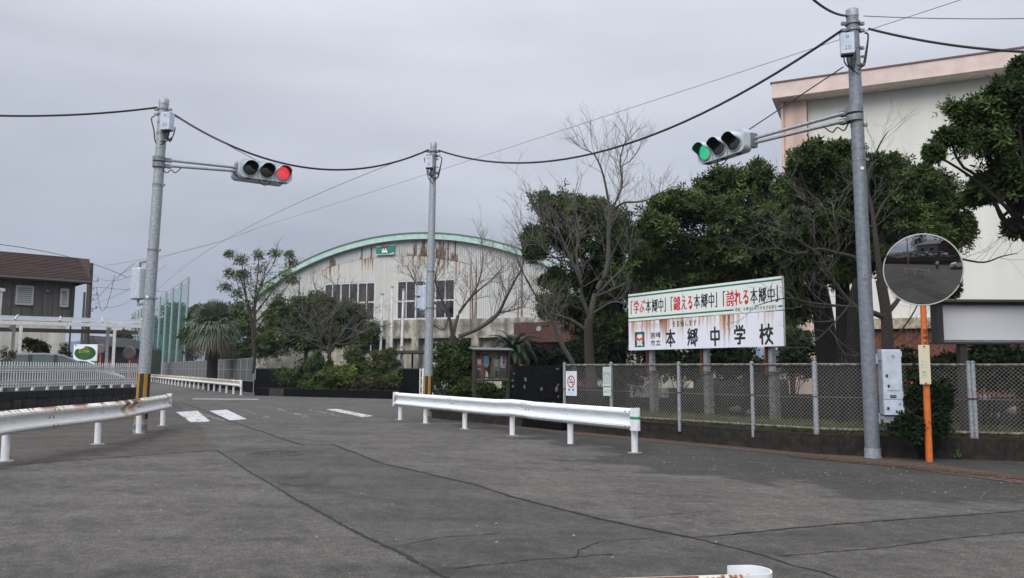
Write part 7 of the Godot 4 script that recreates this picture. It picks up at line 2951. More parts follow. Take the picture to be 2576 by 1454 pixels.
func school_edge() -> void:
	# tall green net on steel posts
	var spots := [[475, 697, 464, 78.0], [456, 711, 443, 83.0], [436, 724, 425, 89.0], [419, 736, 410, 94.0], [403.6, 746, 396, 99.5], [389, 755, 383, 104.6], [378, 762, 372, 109.0], [355.5, 777, 350, 120.0], [348, 780.5, 343, 123.0], [339, 785, 335, 127.0], [332.7, 790, 329, 132.0]]
	var tops := []
	var feet := []
	var net := thing("net_fence", "tall green safety net on steel posts along the school yard", "net fence", px(464, 960, 78.0) * Vector3(1, 0, 1))
	for p in spots:
		var t := px(p[0], p[1], p[3])
		var f := Vector3(px(p[2], 900, p[3]).x, 0, -p[3])
		tops.append(t)
		feet.append(f)
		var s := S()
		cy(s, f, t, 0.14, 0.10, 12)
		putw("post", s, M.galv, net)
	var nm := mk(Color(0.05, 0.19, 0.145), 0.9)
	nm.transparency = BaseMaterial3D.TRANSPARENCY_ALPHA
	nm.albedo_color.a = 0.34
	var nm2 := mk(Color(0.015, 0.16, 0.12), 0.9, M.blot, 0.3)
	nm2.transparency = BaseMaterial3D.TRANSPARENCY_ALPHA
	nm2.albedo_color.a = 0.85
	for i in tops.size() - 1:
		var a: Vector3 = tops[i]
		var b: Vector3 = tops[i + 1]
		var s := S()
		s.set_smooth_group(0)
		var n := 8
		for k in n:
			var t0 := float(k) / n
			var t1 := float(k + 1) / n
			var y0 := -0.9 * 4.0 * t0 * (1 - t0) * 0.4
			var y1 := -0.9 * 4.0 * t1 * (1 - t1) * 0.4
			qd(s, a.lerp(b, t0) + Vector3(0, y0, 0), a.lerp(b, t1) + Vector3(0, y1, 0), feet[i].lerp(feet[i + 1], t1) + Vector3(0, 1, 0), feet[i].lerp(feet[i + 1], t0) + Vector3(0, 1, 0))
		putw("net", s, nm, net)
		s = S()
		tb(s, [a, b], 0.03, 0.03, 4)
		putw("top_cable", s, M.steel, net)
		if i in [3, 4, 6, 7]:
			s = S()
			var hh := 0.52
			for k in n:
				var t0 := float(k) / n
				var t1 := float(k + 1) / n
				var w0 := 0.25 * sin(t0 * 19.0)
				var w1 := 0.25 * sin(t1 * 19.0)
				var lo0 := 1.6 + 1.1 * 4 * (t0 - 0.5) * (t0 - 0.5)
				var lo1 := 1.6 + 1.1 * 4 * (t1 - 0.5) * (t1 - 0.5)
				qd(s, feet[i].lerp(feet[i + 1], t0) + Vector3(0.3 + w0, a.y * hh, 0), feet[i].lerp(feet[i + 1], t1) + Vector3(0.3 + w1, a.y * hh, 0), feet[i].lerp(feet[i + 1], t1) + Vector3(0.3 + w1, lo1, 0), feet[i].lerp(feet[i + 1], t0) + Vector3(0.3 + w0, lo0, 0))
			putw("dark_net", s, nm2, net)
	for i in [3, 4, 6]:
		for k in 9:
			var s := S()
			var q: Vector3 = feet[i] + Vector3(0.55, 2.0 + k * 0.42, 0)
			bx(s, q, Vector3(0.5, 0.04, 0.04))
			putw("ladder_rung", s, M.rubber, net)
	# greenish boards at its far foot
	var boards := thing("yard_panels", "row of dull green boards at the foot of the net", "panels", px(370, 940, 62.0) * Vector3(1, 0, 1))
	for i in 8:
		var d := 97.0 + i * 5.0
		var c := px(414 - i * 10.0, 920, d)
		for r in 2:
			var s := S()
			bx(s, Vector3(c.x, 0.95 + r * 1.8, -d), Vector3(4.6, 1.75, 0.08), Basis(Vector3.UP, 1.06))
			putw("board", s, mk(Color(0.10, 0.14, 0.10) if r == 0 else Color(0.15, 0.165, 0.12), 0.9, M.blot, 0.4), boards)
	# mesh fence with slim posts on a low black wall
	var na := px(638, 959, 47.0)
	var nb := px(405, 941, 95.0)
	var nt := px(638, 901, 47.0).y
	var lo := na.y
	na.y = 0
	nb.y = 0
	var fe := thing("mesh_fence", "grey weathered mesh fence along the far road side", "fence", na)
	var u := (nb - na).normalized()
	var L := na.distance_to(nb)
	var n := 26
	for i in n + 1:
		var s := S()
		var c := na + u * L * i / n
		cy(s, Vector3(c.x, 0, c.z), Vector3(c.x, nt, c.z), 0.03, 0.03, 8)
		putw("post", s, M.galv, fe)
	for y in [lo, (lo + nt) * 0.5, nt]:
		var s := S()
		tb(s, [na + Vector3(0, y, 0), nb + Vector3(0, y, 0)], 0.022, 0.022, 6)
		putw("rail", s, M.galv, fe)
	var ms := S()
	var m := int(L / 0.10)
	for i in m:
		var c := na + u * L * (i + 0.5) / m
		bx(ms, Vector3(c.x, (lo + nt) * 0.5, c.z), Vector3(0.012, nt - lo, 0.012))
	for i in 14:
		var y := lerpf(lo, nt, (i + 0.5) / 14)
		bx(ms, (na + nb) * 0.5 + Vector3(0, y, 0), Vector3(L, 0.010, 0.010), Basis(u, Vector3.UP, u.cross(Vector3.UP)))
	putw("wire_mesh", ms, mk(Color(0.20, 0.20, 0.20), 0.7), fe).set_meta("kind", "stuff")
	# slats woven into part of it
	var sl := mk(Color(0.085, 0.088, 0.085), 0.9, M.blot, 0.5)
	sl.transparency = BaseMaterial3D.TRANSPARENCY_ALPHA
	sl.albedo_color.a = 0.6
	for i in n:
		var s := S()
		var c := na + u * L * (i + 0.5) / n
		bx(s, c + Vector3(0, (lo + nt) * 0.5, 0), Vector3(L / n - 0.08, nt - lo - 0.05, 0.006), Basis(u, Vector3.UP, u.cross(Vector3.UP)))
		putw("screen", s, sl, fe)
	var wl := thing("low_wall", "low black wall under the far mesh fence", "wall", na)
	var s2 := S()
	bx(s2, (na + nb) * 0.5 + Vector3(0, lo * 0.5 - 0.01, 0), Vector3(L, lo - 0.02, 0.2), Basis(u, Vector3.UP, u.cross(Vector3.UP)))
	putw("wall", s2, M.blackwall, wl)
	var yard := S()
	sheet([na + Vector3(0.4, 0, -0.4), nb, nb + Vector3(60, 0, -60), Vector3(60, 0, -130), Vector3(40, 0, -76), Vector3(-1, 0, -45)], 0.02, yard)
	struct("school_yard", yard, M.soil)
	# flagpoles before the gymnasium
	for fp in [[962.0, 740.0, 955.0, "left flagpole with round cap before the gymnasium"], [987.0, 722.0, 983.0, "tallest middle flagpole before the gymnasium"], [1015.0, 728.0, 1008.0, "right flagpole with pulley before the gymnasium"]]:
		var t := px(fp[0], fp[1], 48.0)
		var b := Vector3(px(fp[2], 900, 48.0).x, 0, -48.0)
		var o := thing("flagpole", fp[3], "flagpole", b, "three flagpoles before the gymnasium")
		var s := S()
		tb(s, [b, t], 0.085, 0.055, 12)
		putw("mast", s, mk(Color(0.80, 0.80, 0.79), 0.45, M.soft, 0.6), o)
		s = S()
		cy(s, t, t + Vector3(0, 0.05, 0), 0.14, 0.06, 12)
		putw("finial", s, M.steel, o)
		s = S()
		tb(s, [t + Vector3(0.09, -0.1, 0.05), b + Vector3(0.1, 1.6, 0.05)], 0.008, 0.008, 4)
		putw("halyard", s, M.white, o)
	# blue sheet bundled by the bicycles
	var bs := S()
	var c := px(1002, 966, 47.5)
	bs.set_smooth_group(0)
	for a in 12:
		for e in 6:
			var q := []
			for z in [[a, e], [a + 1, e], [a + 1, e + 1], [a, e + 1]]:
				var th: float = TAU * (z[0] % 12) / 12.0
				var ph: float = PI * 0.5 * z[1] / 6.0
				var d := Vector3(cos(th) * cos(ph), sin(ph) * 1.5, sin(th) * cos(ph))
				q.append(Vector3(c.x, 0, c.z) + d * Vector3(0.55, 1.1, 0.5) * (1.0 + 0.6 * fn.get_noise_3d(d.x * 70, d.y * 70, d.z * 70)))
			qd(bs, q[0], q[3], q[2], q[1])
	solo("blue_sheet", bs, mk(Color(0.08, 0.20, 0.42), 0.6), "crumpled blue plastic sheet beside the bicycles", "tarpaulin")
	# floodlight on the canopy
	var fc := px(1358, 828, 52.0)
	var fo := thing("floodlight", "small round floodlight on the brick red canopy", "floodlight", fc)
	var s3 := S()
	cy(s3, Vector3(0, 0, 0), Vector3(-0.08, 0.03, 0.16), 0.10, 0.18, 16)
	put("lamp_case", s3, M.steel, fo)
	s3 = S()
	cy(s3, Vector3(-0.10, -0.3, 0), Vector3(0, 0, 0), 0.04, 0.04, 8)
	put("bracket", s3, M.steel, fo)

# ---------- behind the camera: what the round mirror sees ----------
func behind() -> void:
	var bw := thing("brick_wall", "low dark red brick wall across the road behind the viewer", "wall", Vector3(0, 0, 7.0))
	var s := S()
	bx(s, Vector3(-8, 0.45, 0), Vector3(44, 0.9, 0.3))
	put("wall", s, mk(Color(0.06, 0.022, 0.018), 0.9, M.blot, 0.5), bw)
	var lm := leaf_mesh(8, 0.16, 0.07, 0.3, 61)
	var hb := []
	for i in 11:
		hb.append([Vector3(-27 + i * 3.4, 1.5 + 0.3 * (i % 3), 8.6 + (i % 2) * 0.5), Vector3(2.1, 1.7, 1.0)])
	shrub("hedge", "long dark hedge above the red brick wall behind the viewer", hb, 9, 20, lm, Color(0.02, 0.04, 0.012), Color(0.05, 0.08, 0.025), 1.3)
	farhouse_behind("house", "grey roofed house behind the viewer seen in the mirror", Vector3(-15, 0, 24), 9.0, 4.6, mk(Color(0.22, 0.20, 0.18), 0.85))
	farhouse_behind("house", "dark brick house at the right of the mirror view", Vector3(-4, 0, 21), 8.0, 5.0, mk(Color(0.12, 0.045, 0.03), 0.9, M.blot, 0.4))
	var up := thing("utility_pole", "grey pole standing behind the viewer seen in the mirror", "utility pole", Vector3(-9.4, 0, 6.0))
	s = S()
	cy(s, Vector3.ZERO, Vector3(0, 8.5, 0), 0.16, 0.11, 14)
	put("shaft", s, M.galv, up)
	s = S()
	cy(s, Vector3.ZERO, Vector3(0, 1.3, 0), 0.17, 0.168, 14)
	put("orange_wrap", s, M.orange, up)
	var van := make_car("car", "white minivan parked behind the viewer at the mirror edge", M.white, 4.4, 1.85)
	van.position = Vector3(3.4, 0, 3.6)
	van.rotation.y = PI * 0.93
	var c2: Node3D = make_car("car", "white hatchback parked by the house behind the viewer", M.white, 4.0, 1.5)
	c2.position = Vector3(-11.0, 1.2, 16.0)
	var c3: Node3D = make_car("car", "second white car parked by the house behind the viewer", M.white, 4.0, 1.5)
	c3.position = Vector3(-6.2, 1.2, 16.5)
	photographer()
	s = S()
	bx(s, Vector3(-8, 0.6, 22), Vector3(60, 1.18, 16))
	struct("raised_lot", s, mk(Color(0.12, 0.115, 0.1), 0.9, M.blot, 0.3))
	for i in 3:
		var p := Vector3(-24 + i * 11.0, 0, 33 + (i % 2) * 3)
		var t := thing("background_tree", ["left", "middle", "right"][i] + "most of three dark trees behind the mirrored houses" if i != 1 else "middle one of three dark trees behind the mirrored houses", "tree", p, "trees behind the viewer")
		s = S()
		tb(s, [p, p + Vector3(0, 4, 0), p + Vector3(0.3, 7, 0)], 0.3, 0.15, 8)
		putw("trunk", s, M.bark_dark, t)
		crown("crown", t, [[p + Vector3(0, 8.0, 0), Vector3(6.0, 5.0, 3.6)]], 22, 50, lm, Color(0.016, 0.03, 0.01), Color(0.04, 0.06, 0.02), 2.6)

func farhouse_behind(called: String, label: String, p: Vector3, w: float, h: float, wall: Material) -> void:
	var root := thing(called, label, "house", p)
	var s := S()
	bx(s, Vector3(0, h * 0.5 + 1.1, 3.0), Vector3(w, h, 6.0))
	put("wall", s, wall, root)
	s = S()
	var a := Vector3(-w * 0.5 - 0.7, h + 1.1, -0.7)
	var b := Vector3(w * 0.5 + 0.7, h + 1.1, -0.7)
	var c := Vector3(w * 0.5 + 0.7, h + 1.1, 6.7)
	var d := Vector3(-w * 0.5 - 0.7, h + 1.1, 6.7)
	var r0 := Vector3(-w * 0.2, h + 3.0, 3.0)
	var r1 := Vector3(w * 0.2, h + 3.0, 3.0)
	qd(s, a, r0, r1, b)
	qd(s, c, r1, r0, d)
	tri(s, b, r1, c)
	tri(s, d, r0, a)
	qd(s, a, b, c, d)
	put("roof", s, mk(Color(0.18, 0.18, 0.185), 0.8), root)
	for k in 2:
		s = S()
		bx(s, Vector3(w * (-0.22 + 0.44 * k), h * 0.55 + 1.1, -0.03), Vector3(1.7, 1.2, 0.08))
		var f := put("window", s, M.steel, root)
		s = S()
		bx(s, Vector3(w * (-0.22 + 0.44 * k), h * 0.55 + 1.1, -0.06), Vector3(1.5, 1.0, 0.06))
		put("pane", s, M.darkglass, f)

func photographer() -> void:
	# the viewer, who shows in the round mirror: one continuous body meshed from tapered limbs
	var o := thing("person", "person in white shirt and black trousers holding a camera up, reflected in the mirror", "person", Vector3(0.25, 0, 0.75))
	var J := [[[0, 1.00, 0], [0, 1.22, 0], 0.15, 0.16], [[0, 1.22, 0], [0, 1.40, 0], 0.17, 0.13], [[-0.17, 1.39, 0], [0.17, 1.39, 0], 0.065, 0.065], [[0, 1.40, 0], [0, 1.52, -0.02], 0.055, 0.05], [[0, 1.58, -0.03], [0, 1.65, -0.01], 0.085, 0.095],
		[[-0.19, 1.38, 0], [-0.27, 1.16, -0.16], 0.055, 0.045], [[-0.27, 1.16, -0.16], [-0.09, 1.40, -0.36], 0.045, 0.032], [[-0.09, 1.40, -0.36], [-0.05, 1.43, -0.42], 0.035, 0.025],
		[[0.19, 1.38, 0], [0.27, 1.16, -0.16], 0.055, 0.045], [[0.27, 1.16, -0.16], [0.09, 1.40, -0.36], 0.045, 0.032], [[0.09, 1.40, -0.36], [0.05, 1.43, -0.42], 0.035, 0.025],
		[[-0.09, 0.98, 0], [-0.11, 0.50, -0.02], 0.10, 0.065], [[-0.11, 0.50, -0.02], [-0.12, 0.09, 0.02], 0.062, 0.042], [[-0.12, 0.05, 0.03], [-0.13, 0.04, -0.14], 0.045, 0.038],
		[[0.09, 0.98, 0], [0.11, 0.50, -0.02], 0.10, 0.065], [[0.11, 0.50, -0.02], [0.12, 0.09, 0.02], 0.062, 0.042], [[0.12, 0.05, 0.03], [0.13, 0.04, -0.14], 0.045, 0.038]]
	var field := func(p: Vector3) -> float:
		var d := 1.0
		for b in J:
			var a := Vector3(b[0][0], b[0][1], b[0][2])
			var e := Vector3(b[1][0], b[1][1], b[1][2]) - a
			var t := clampf((p - a).dot(e) / e.length_squared(), 0, 1)
			var q := p.distance_to(a + e * t) - lerpf(b[2], b[3], t)
			var h := clampf(0.5 + 0.5 * (d - q) / 0.03, 0, 1)
			d = lerpf(d, q, h) - 0.03 * h * (1 - h)
		return d
	var cs := 0.03
	var lo := Vector3(-0.40, -0.03, -0.54)
	var n := Vector3i(27, 61, 26)
	var f := PackedFloat32Array()
	f.resize(n.x * n.y * n.z)
	for z in n.z:
		for y in n.y:
			for x in n.x:
				f[(z * n.y + y) * n.x + x] = field.call(lo + Vector3(x, y, z) * cs)
	var at := func(x: int, y: int, z: int) -> float:
		return f[(z * n.y + y) * n.x + x]
	var vert := {}
	for z in n.z - 1:
		for y in n.y - 1:
			for x in n.x - 1:
				var sum := Vector3.ZERO
				var cnt := 0
				for e in [[0, 0, 0, 1, 0, 0], [0, 1, 0, 1, 1, 0], [0, 0, 1, 1, 0, 1], [0, 1, 1, 1, 1, 1], [0, 0, 0, 0, 1, 0], [1, 0, 0, 1, 1, 0], [0, 0, 1, 0, 1, 1], [1, 0, 1, 1, 1, 1], [0, 0, 0, 0, 0, 1], [1, 0, 0, 1, 0, 1], [0, 1, 0, 0, 1, 1], [1, 1, 0, 1, 1, 1]]:
					var a: float = at.call(x + e[0], y + e[1], z + e[2])
					var b: float = at.call(x + e[3], y + e[4], z + e[5])
					if (a < 0) != (b < 0):
						sum += Vector3(e[0], e[1], e[2]).lerp(Vector3(e[3], e[4], e[5]), a / (a - b))
						cnt += 1
				if cnt:
					vert[Vector3i(x, y, z)] = lo + (Vector3(x, y, z) + sum / cnt) * cs
	var s := S()
	s.set_smooth_group(0)
	for z in range(1, n.z - 1):
		for y in range(1, n.y - 1):
			for x in range(1, n.x - 1):
				for ax in 3:
					var d := Vector3i(1 if ax == 0 else 0, 1 if ax == 1 else 0, 1 if ax == 2 else 0)
					var a: float = at.call(x, y, z)
					var b: float = at.call(x + d.x, y + d.y, z + d.z)
					if (a < 0) == (b < 0):
						continue
					var u := Vector3i(d.y, d.z, d.x)
					var w := Vector3i(d.z, d.x, d.y)
					var c := Vector3i(x, y, z)
					var q := [vert[c], vert[c - u], vert[c - u - w], vert[c - w]]
					if a < 0:
						q.reverse()
					for i in [0, 1, 2, 0, 2, 3]:
						var v: Vector3 = q[i]
						var col := Color(0.72, 0.72, 0.72)
						if v.y < 0.99:
							col = Color(0.012, 0.012, 0.014) if v.y > 0.09 else Color(0.5, 0.5, 0.5)
						elif v.y > 1.60 or (v.y > 1.52 and v.z > -0.02):
							col = Color(0.015, 0.012, 0.010)
						elif v.y > 1.46 or v.z < -0.24:
							col = Color(0.42, 0.25, 0.17)
						s.set_color(col)
						s.add_vertex(v)
	var m := mk(Color(1, 1, 1), 0.8)
	m.vertex_color_use_as_albedo = true
	put("body", s, m, o)
	put("camera", bevel_box(Vector3(0.12, 0.08, 0.06), 0.01), M.black, o).position = Vector3(0, 1.45, -0.44)

# ---------- trees ----------
func evergreen(label: String, trunk: Array, r0: float, r1: float, boughs: Array, blobs: Array, d: float, clumps: int, sprays: int, me: Mesh, dark: Color, light: Color, size: float, ground: float, group := "") -> Node3D:
	var t0: Vector3 = trunk[0]
	var o := thing("evergreen_tree", label, "tree", Vector3(t0.x, ground, t0.z), group)
	t0.y = ground - 0.05
	trunk[0] = t0
	var s := S()
	tb(s, through(trunk, 5), r0, r1, 10)
	putw("trunk", s, M.bark_dark, o)
	for b in boughs:
		s = S()
		tb(s, through(b, 4), r1 * 0.75, r1 * 0.2, 7)
		putw("limb", s, M.bark_dark, o)
	var bl := []
	for b in blobs:
		var v := blob_px(b[0], b[1], b[2], b[3], d + rng.randf_range(-0.8, 0.8), 1.15)
		bl.append(v)
		if trunk.size() > 1:
			s = S()
			var e: Vector3 = trunk[-1]
			tb(s, through([e, e.lerp(v[0], 0.33) + rnd_dir() * 0.22, e.lerp(v[0], 0.66) + rnd_dir() * 0.22, v[0]], 3), r1 * 0.38, 0.015, 5)
			putw("limb", s, M.bark_dark, o)
	crown("crown", o, bl, clumps, sprays, me, dark, light, size)
	return o

func trees() -> void:
	rng.seed = 77
	var spray := leaf_mesh(12, 0.125, 0.036, 0.25, 11)
	var spray_far := leaf_mesh(9, 0.20, 0.075, 0.2, 12)
	var dk := Color(0.017, 0.030, 0.011)
	var lt := Color(0.105, 0.155, 0.045)
	# behind the name board
	evergreen("wide dark evergreen behind the bare tree left of the name board", [px(1560, 920, 28), px(1556, 800, 28), px(1530, 690, 28), px(1500, 620, 28)], 0.24, 0.14, [[px(1535, 700, 28), px(1460, 640, 28), px(1400, 560, 27.6)], [px(1545, 730, 28), px(1600, 660, 28), px(1610, 600, 28)]], [[1400, 528, 72, 42], [1345, 602, 30, 30], [1470, 540, 68, 52], [1405, 600, 70, 52], [1490, 630, 84, 70], [1560, 610, 64, 70], [1500, 735, 100, 70], [1585, 730, 80, 80], [1400, 712, 44, 30], [1345, 640, 24, 20], [1400, 775, 50, 42], [1480, 830, 100, 50], [1570, 840, 90, 60], [1640, 760, 80, 70], [1720, 740, 90, 50], [1650, 850, 80, 50]], 28.0, 18, 40, spray, dk, lt, 1.4, 0.27, "evergreens along the school fence")
	evergreen("dense evergreen rising straight behind the school name board", [px(2085, 915, 20.5), px(2072, 800, 20.5), px(2040, 690, 20.7), px(1965, 610, 21)], 0.29, 0.17, [[px(2040, 690, 20.7), px(1990, 560, 20.6), px(1960, 500, 20.5)], [px(1965, 610, 21), px(1850, 590, 21.3), px(1740, 600, 21.6)]], [[1690, 520, 46, 26], [1655, 580, 42, 44], [1745, 540, 80, 52], [1830, 468, 70, 42], [1900, 458, 52, 42], [1855, 550, 100, 70], [1745, 630, 110, 60], [1885, 640, 95, 55], [1955, 545, 52, 70], [1650, 670, 70, 50], [1800, 700, 120, 40], [1960, 690, 70, 50], [1850, 735, 90, 40], [1990, 760, 50, 60]], 21.8, 20, 44, spray, dk, lt, 1.22, 0.27, "evergreens along the school fence")
	evergreen("tall evergreen left of the right signal pole before the cream wall", [px(2118, 915, 19.5), px(2122, 790, 19.5), px(2112, 650, 19.4), px(2090, 540, 19.3)], 0.21, 0.12, [[px(2112, 650, 19.4), px(2160, 560, 19), px(2180, 500, 19)]], [[2040, 408, 44, 40], [2115, 402, 54, 36], [2080, 475, 84, 62], [2012, 478, 42, 62], [2150, 520, 72, 74], [2060, 575, 100, 54], [2170, 615, 62, 52], [2020, 640, 60, 45], [2100, 690, 60, 40], [2200, 560, 50, 60], [2000, 590, 50, 50], [2140, 440, 40, 30], [2200, 640, 50, 40]], 19.2, 20, 44, spray, dk, lt, 1.12, 0.27, "evergreens along the school fence")
	evergreen("broad evergreen right of the signal pole above the round mirror", [px(2150, 915, 18), px(2152, 770, 18), px(2195, 650, 17.8), px(2260, 580, 17.6)], 0.19, 0.11, [[px(2260, 580, 17.6), px(2330, 540, 17.4), px(2390, 530, 17.4)]], [[2250, 440, 52, 40], [2305, 515, 82, 60], [2370, 500, 50, 50], [2285, 595, 84, 54], [2385, 590, 42, 42], [2232, 515, 54, 64], [2345, 640, 54, 36], [2230, 655, 54, 54], [2425, 565, 18, 24], [2300, 720, 46, 30], [2392, 720, 14, 26], [2190, 420, 30, 24], [2200, 470, 40, 40], [2320, 580, 70, 50], [2330, 450, 40, 26]], 17.5, 18, 42, spray, dk, lt, 1.05, 0.27, "evergreens along the school fence")
	evergreen("evergreen reaching into the view from the upper right edge", [px(2760, 1010, 12.6), px(2700, 800, 12.6), px(2610, 620, 12.5), px(2560, 560, 12.4)], 0.20, 0.10, [[px(2600, 610, 12.5), px(2530, 560, 12.4), px(2500, 500, 12.3)], [px(2560, 560, 12.4), px(2520, 440, 12.4), px(2440, 350, 12.2)], [px(2590, 590, 12.4), px(2590, 400, 12.5), px(2560, 280, 12.4)]], [[2440, 290, 46, 42], [2510, 280, 60, 52], [2556, 235, 42, 50], [2392, 350, 42, 18], [2352, 388, 20, 10], [2480, 372, 62, 46], [2570, 330, 56, 70], [2560, 440, 62, 60], [2495, 462, 44, 30], [2462, 500, 30, 16], [2570, 575, 36, 16], [2574, 190, 22, 34], [2640, 350, 80, 110], [2680, 500, 80, 80]], 12.4, 19, 42, spray, dk, lt, 0.82, 0.27, "evergreens along the school fence")
	# low dark growth under the trees behind the fence
	var low := leaf_mesh(9, 0.15, 0.06, 0.3, 13)
	var hx := [[1455, 905, "shrub at the far left behind the fence"], [1540, 915, "dark shrub under the bare tree behind the fence"], [1700, 905, "dark shrub between the first and second board legs"], [1800, 900, "dark shrub between second and third board legs"], [1880, 905, "dark shrub left of the third board leg"], [1990, 890, "shrub between name board and pink column"], [2330, 930, "low shrub below the brick red wall behind the mirror post"], [2480, 905, "shrub under the blank board at right"], [2570, 925, "shrub at the right edge under the blank board"]]
	for h in hx:
		var dd := 27.0 if h[0] < 2100 else 17.0
		shrub("shrub", h[2], [blob_px(h[0], h[1], 75, 42, dd, 0.8), blob_px(h[0] + 30, h[1] + 30, 70, 34, dd - 1, 0.8)], 10, 26, low, Color(0.010, 0.018, 0.007), Color(0.035, 0.055, 0.02), 1.2, "dark shrubs behind the fence", 0.27)
	evergreen("lighter green tree far behind between name board and pink column", [px(1992, 930, 36), px(1990, 840, 36)], 0.12, 0.08, [], [[1990, 800, 30, 34], [1995, 860, 40, 40]], 36.0, 10, 30, spray_far, Color(0.02, 0.04, 0.012), Color(0.06, 0.09, 0.03), 1.1, 0.27)
	# shrub grown through the fence beside the cabinet
	var cam := leaf_mesh(10, 0.075, 0.034, 0.35, 14)
	shrub("shrub", "glossy dark shrub between the control cabinet and orange post", [blob_px(2315, 1005, 32, 50, 13.05, 0.6), blob_px(2352, 1035, 36, 55, 12.95, 0.5), blob_px(2372, 1000, 24, 40, 13.0, 0.6), blob_px(2280, 1080, 30, 26, 12.75, 0.5), blob_px(2335, 1085, 44, 26, 12.7, 0.5)], 13, 40, cam, Color(0.010, 0.020, 0.008), Color(0.03, 0.055, 0.02), 0.9, "", 0.0)
	var fs := S()
	var fp := px(2293, 962, 12.4)
	for i in 7:
		var a := TAU * i / 7
		tri(fs, fp, fp + Vector3(cos(a), sin(a), 0.3) * 0.02, fp + Vector3(cos(a + 0.9), sin(a + 0.9), 0.3) * 0.02)
	solo("camellia_flower", fs, mk(Color(0.45, 0.02, 0.03), 0.6), "single red flower on the dark shrub right of the cabinet", "flower")
	# bare trees
	var a1 := thing("bare_tree", "leafless tree with forked pale limbs in front of the gymnasium", "tree", px(1146, 960, 33) * Vector3(1, 0, 1))
	bare(a1, [limb_px([[1147, 985], [1145, 920], [1142, 874], [1138, 845]], 33, 33), 0.20, 0.15], [
		[limb_px([[1138, 850], [1129, 795], [1105, 738], [1095, 699], [1109, 638]], 33, 32), 0.08, 0.018],
		[limb_px([[1140, 845], [1152, 795], [1170, 766], [1195, 738], [1238, 702], [1266, 670]], 33, 34), 0.08, 0.018],
		[limb_px([[1155, 846], [1202, 827], [1248, 795], [1273, 749], [1295, 706], [1316, 663], [1309, 590]], 33, 31.5), 0.095, 0.018],
		[limb_px([[1130, 800], [1118, 781], [1080, 750], [1048, 716], [1023, 666]], 33, 33.8), 0.07, 0.015],
		[limb_px([[1210, 822], [1248, 791], [1290, 780], [1323, 770]], 33, 32), 0.05, 0.012],
		[limb_px([[1170, 766], [1200, 720], [1215, 660], [1210, 610]], 33, 34.5), 0.05, 0.012],
		[limb_px([[1129, 795], [1115, 830], [1085, 812], [1060, 790]], 33, 32), 0.04, 0.01]], M.bark_pale, {"density": 5.5, "len": 1.5, "r": 0.014, "depth": 2, "up": 0.4})
	var b1 := thing("bare_tree", "tall leafless tree with lichen pale trunk left of the name board", "tree", px(1484, 960, 24) * Vector3(1, 0, 1) + Vector3(0, 0.27, 0))
	bare(b1, [limb_px([[1490, 975], [1484, 917], [1480, 831], [1484, 802]], 24, 24), 0.17, 0.125], [
		[limb_px([[1484, 802], [1497, 742], [1527, 675], [1531, 599], [1533, 540], [1552, 502], [1565, 460], [1560, 400], [1577, 345]], 24, 24.3), 0.105, 0.012],
		[limb_px([[1484, 802], [1463, 742], [1461, 709], [1425, 628], [1400, 578], [1353, 540], [1324, 485]], 24, 23), 0.075, 0.010],
		[limb_px([[1450, 960], [1442, 917], [1408, 857], [1391, 810], [1366, 772], [1332, 717], [1298, 650]], 23.6, 23), 0.085, 0.012],
		[limb_px([[1474, 831], [1438, 806], [1400, 793], [1370, 790]], 24, 23.5), 0.07, 0.02],
		[limb_px([[1539, 531], [1570, 510], [1620, 506], [1670, 480], [1700, 468]], 24.3, 24.8), 0.045, 0.008],
		[limb_px([[1533, 520], [1518, 442], [1497, 392], [1472, 377]], 24.2, 23.8), 0.045, 0.008],
		[limb_px([[1489, 751], [1552, 690], [1590, 640], [1620, 573], [1640, 540]], 24, 24.6), 0.045, 0.009],
		[limb_px([[1461, 709], [1450, 640], [1455, 570], [1440, 500]], 24, 24.5), 0.05, 0.010],
		[limb_px([[1442, 660], [1400, 650], [1350, 610], [1310, 560]], 23.6, 23), 0.034, 0.009],
		[limb_px([[1500, 745], [1560, 720], [1610, 690], [1650, 640]], 24, 23), 0.034, 0.009],
		[limb_px([[1560, 420], [1590, 400], [1610, 370]], 24.3, 24.6), 0.02, 0.006],
		[limb_px([[1490, 790], [1540, 760], [1580, 765], [1590, 745]], 24, 22.8), 0.04, 0.010]], M.bark_pale, {"density": 6.5, "len": 1.25, "r": 0.010, "depth": 2, "up": 0.4})
	var c1 := thing("bare_tree", "leafless cherry tree whose grey boughs pass behind the right signal pole", "tree", px(2233, 950, 16.4) * Vector3(1, 0, 1) + Vector3(0, 0.27, 0))
